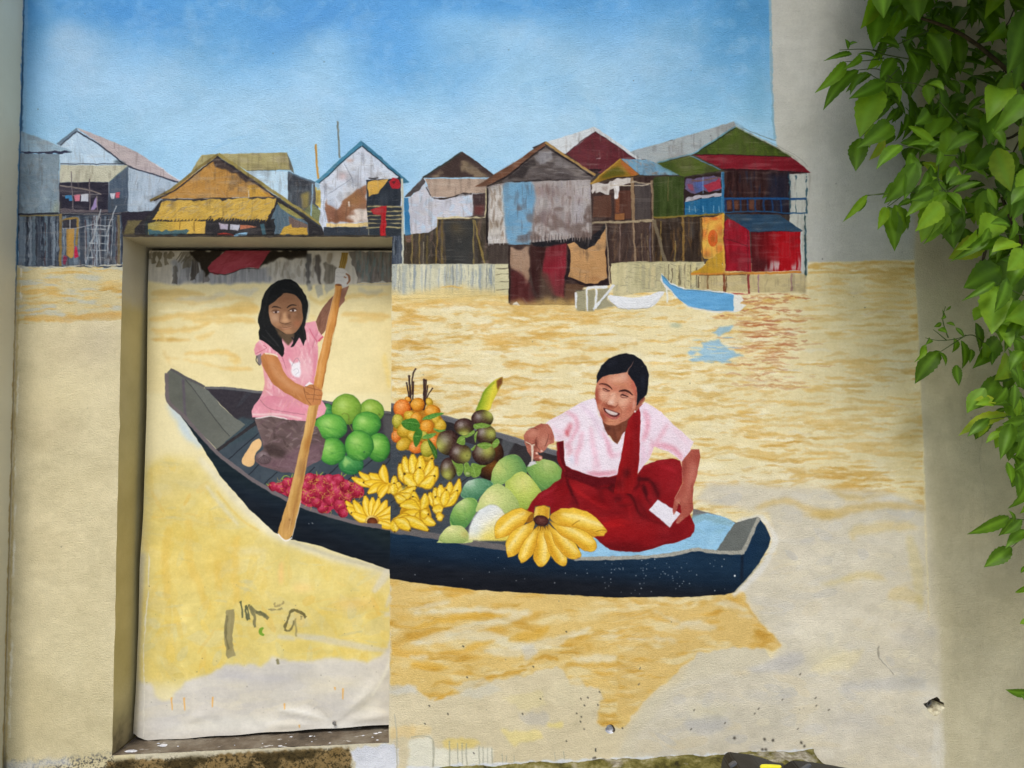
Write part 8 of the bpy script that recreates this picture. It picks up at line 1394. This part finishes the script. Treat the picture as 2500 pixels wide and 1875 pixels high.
# the bulk of the shrub: deeper leaves, and what grows on above and beside the picture, with extra canopy added for shade
def bulk():
    V, F_, rb = [], [], []; src = [[(v.co.copy(), me.attributes['rib'].data[i].value) for i, v in enumerate(me.vertices)] for me in LM['m'] + LM['b']]; fs = [[tuple(p.vertices) for p in me.polygons] for me in LM['m'] + LM['b']]
    n = 0
    while n < 2750:
        if n < 330: x, y, d = rl.uniform(2120, 2620), rl.uniform(-80, 620), -rl.uniform(.02, .26)
        elif n < 430: x, y, d = rl.uniform(2380, 2650), rl.uniform(560, 1250), -rl.uniform(.02, .35)
        elif n < 960: x, y, d = rl.uniform(2050, 3100), rl.uniform(-900, -70), -rl.uniform(.05, .9)
        elif n < 1500: x, y, d = rl.uniform(2580, 3300), rl.uniform(-200, 1500), -rl.uniform(.05, .8)
        else: x, y, d = rl.uniform(2070, 2950), -rl.uniform(100, 560), -rl.uniform(.25, .62)  # unseen canopy above the frame, added to block light from the upper leaves
        if n < 430 and not inside(x, y): continue
        b = P3(x, y, d); L = rl.uniform(.05, .12) if n < 430 else rl.uniform(.08, .17); a = rl.uniform(0, math.pi); t = b + Vector((-math.cos(a) * .8, rl.uniform(-.5, .3), -math.sin(a))) * L
        m = leaf_matrix(b, t, rl.uniform(-.6, .6)); k = rl.randrange(len(src)); o = len(V)
        for v, r in src[k]: V.append(m @ v); rb.append(r)
        F_ += [tuple(i + o for i in f) for f in fs[k]]; n += 1
    ob = mesh_obj('foliage', V, F_, M_LEAF, shrub, True); at_ = ob.data.attributes.new('rib', 'FLOAT', 'POINT'); at_.data.foreach_set('value', rb)
    tag(ob, kind='stuff')
bulk()
def twig(fr, pts, y, r=.0022, mat=M_TWIG, name='twig'):
    tube(name, [P3(fr[0] + pts[i] * fr[2], fr[1] + pts[i + 1] * fr[2], y) for i in range(0, len(pts), 2)], r, r * .5, mat, shrub)
for p in ([1300, 1000, 1000, 700, 700, 660, 560, 590], [900, 480, 690, 440, 560, 400, 330, 405], [690, 470, 560, 490, 370, 500], [760, 640, 640, 560, 480, 568], [820, 545, 700, 665, 640, 740], [1050, 250, 700, 400, 600, 400], [700, 880, 600, 1000, 500, 1118]): twig(L1, p, -.29)
for p in ([1300, 1260, 1100, 1250, 950, 1200, 830, 1178], [1300, 1659, 1190, 1550, 1130, 1450, 1150, 1230], [1190, 1550, 1085, 1550], [1190, 1550, 1260, 1500], [880, 1555, 660, 1575, 550, 1580], [940, 1560, 830, 1560, 720, 1659]): twig(L1, p, -.40)
for p in ([930, 60, 700, 60, 560, 55, 350, 85], [640, 60, 540, 140, 500, 165], [900, 90, 860, 230], [950, 40, 930, 100, 900, 20]): twig(L2, p, -.32)
for p in ([1300, 1250, 1240, 1190, 1130, 1110, 1000, 1140, 880, 1150, 780, 1130], [940, 1150, 880, 1100, 840, 1070], [1080, 1110, 960, 1190, 880, 1240], [950, 1130, 910, 1000, 930, 900], [1300, 1250, 1200, 1245]): twig(L2, p, -.20)
for p in ([1508, 370, 1400, 365, 1260, 362], [1508, 820, 1420, 780, 1290, 720], [1508, 1000, 1430, 1100]): twig(L2, p, -.47, .0018)
for p in ([1340, 330, 1240, 250, 1180, 210], [1220, 220, 1040, 245], [1340, 1060, 1250, 1050, 1190, 1040], [1340, 1180, 1230, 1280]): twig(L3, p, -.40, .0018)
for p, y, r in ([1830, 1040, 1700, 1120, 1560, 1100], -.20, .006), ([1830, 1060, 1740, 1230], -.22, .005), ([1830, 100, 1760, 60, 1700, 180, 1660, 220], -.15, .003), ([1700, 480, 1640, 660, 1700, 850], -.12, .003), ([980, 940, 1080, 950, 1180, 900], -.12, .003): twig(L1, p, y, r, M_STEM, 'stem')
for p, y, r in ([1225, 480, 1200, 600, 1215, 660], -.14, .006), ([1300, 60, 1305, 260], -.10, .004), ([1500, 60, 1420, 80, 1330, 100], -.12, .003), ([1330, 600, 1220, 660, 1170, 700], -.14, .003): twig(L2, p, y, r, M_STEM, 'stem')
tube('stem', [Vector((2.35, -.30, GZ)), Vector((2.30, -.25, -.6)), Vector((2.20, -.28, .3)), Vector((2.0, -.25, 1.1)), Vector((1.8, -.3, 1.9))], .022, .010, M_STEM, shrub)
tube('stem', [Vector((2.30, -.25, -.2)), Vector((2.05, -.22, .1)), Vector((1.86, -.2, .42)), Vector((1.72, -.2, .75))], .012, .005, M_STEM, shrub)
tube('stem', [Vector((2.22, -.28, .3)), Vector((1.95, -.25, .9)), Vector((1.6, -.28, 1.25)), Vector((1.35, -.3, 1.35))], .012, .004, M_STEM, shrub)
print('leaves', NLEAF[0], 'objects', len(bpy.data.objects))
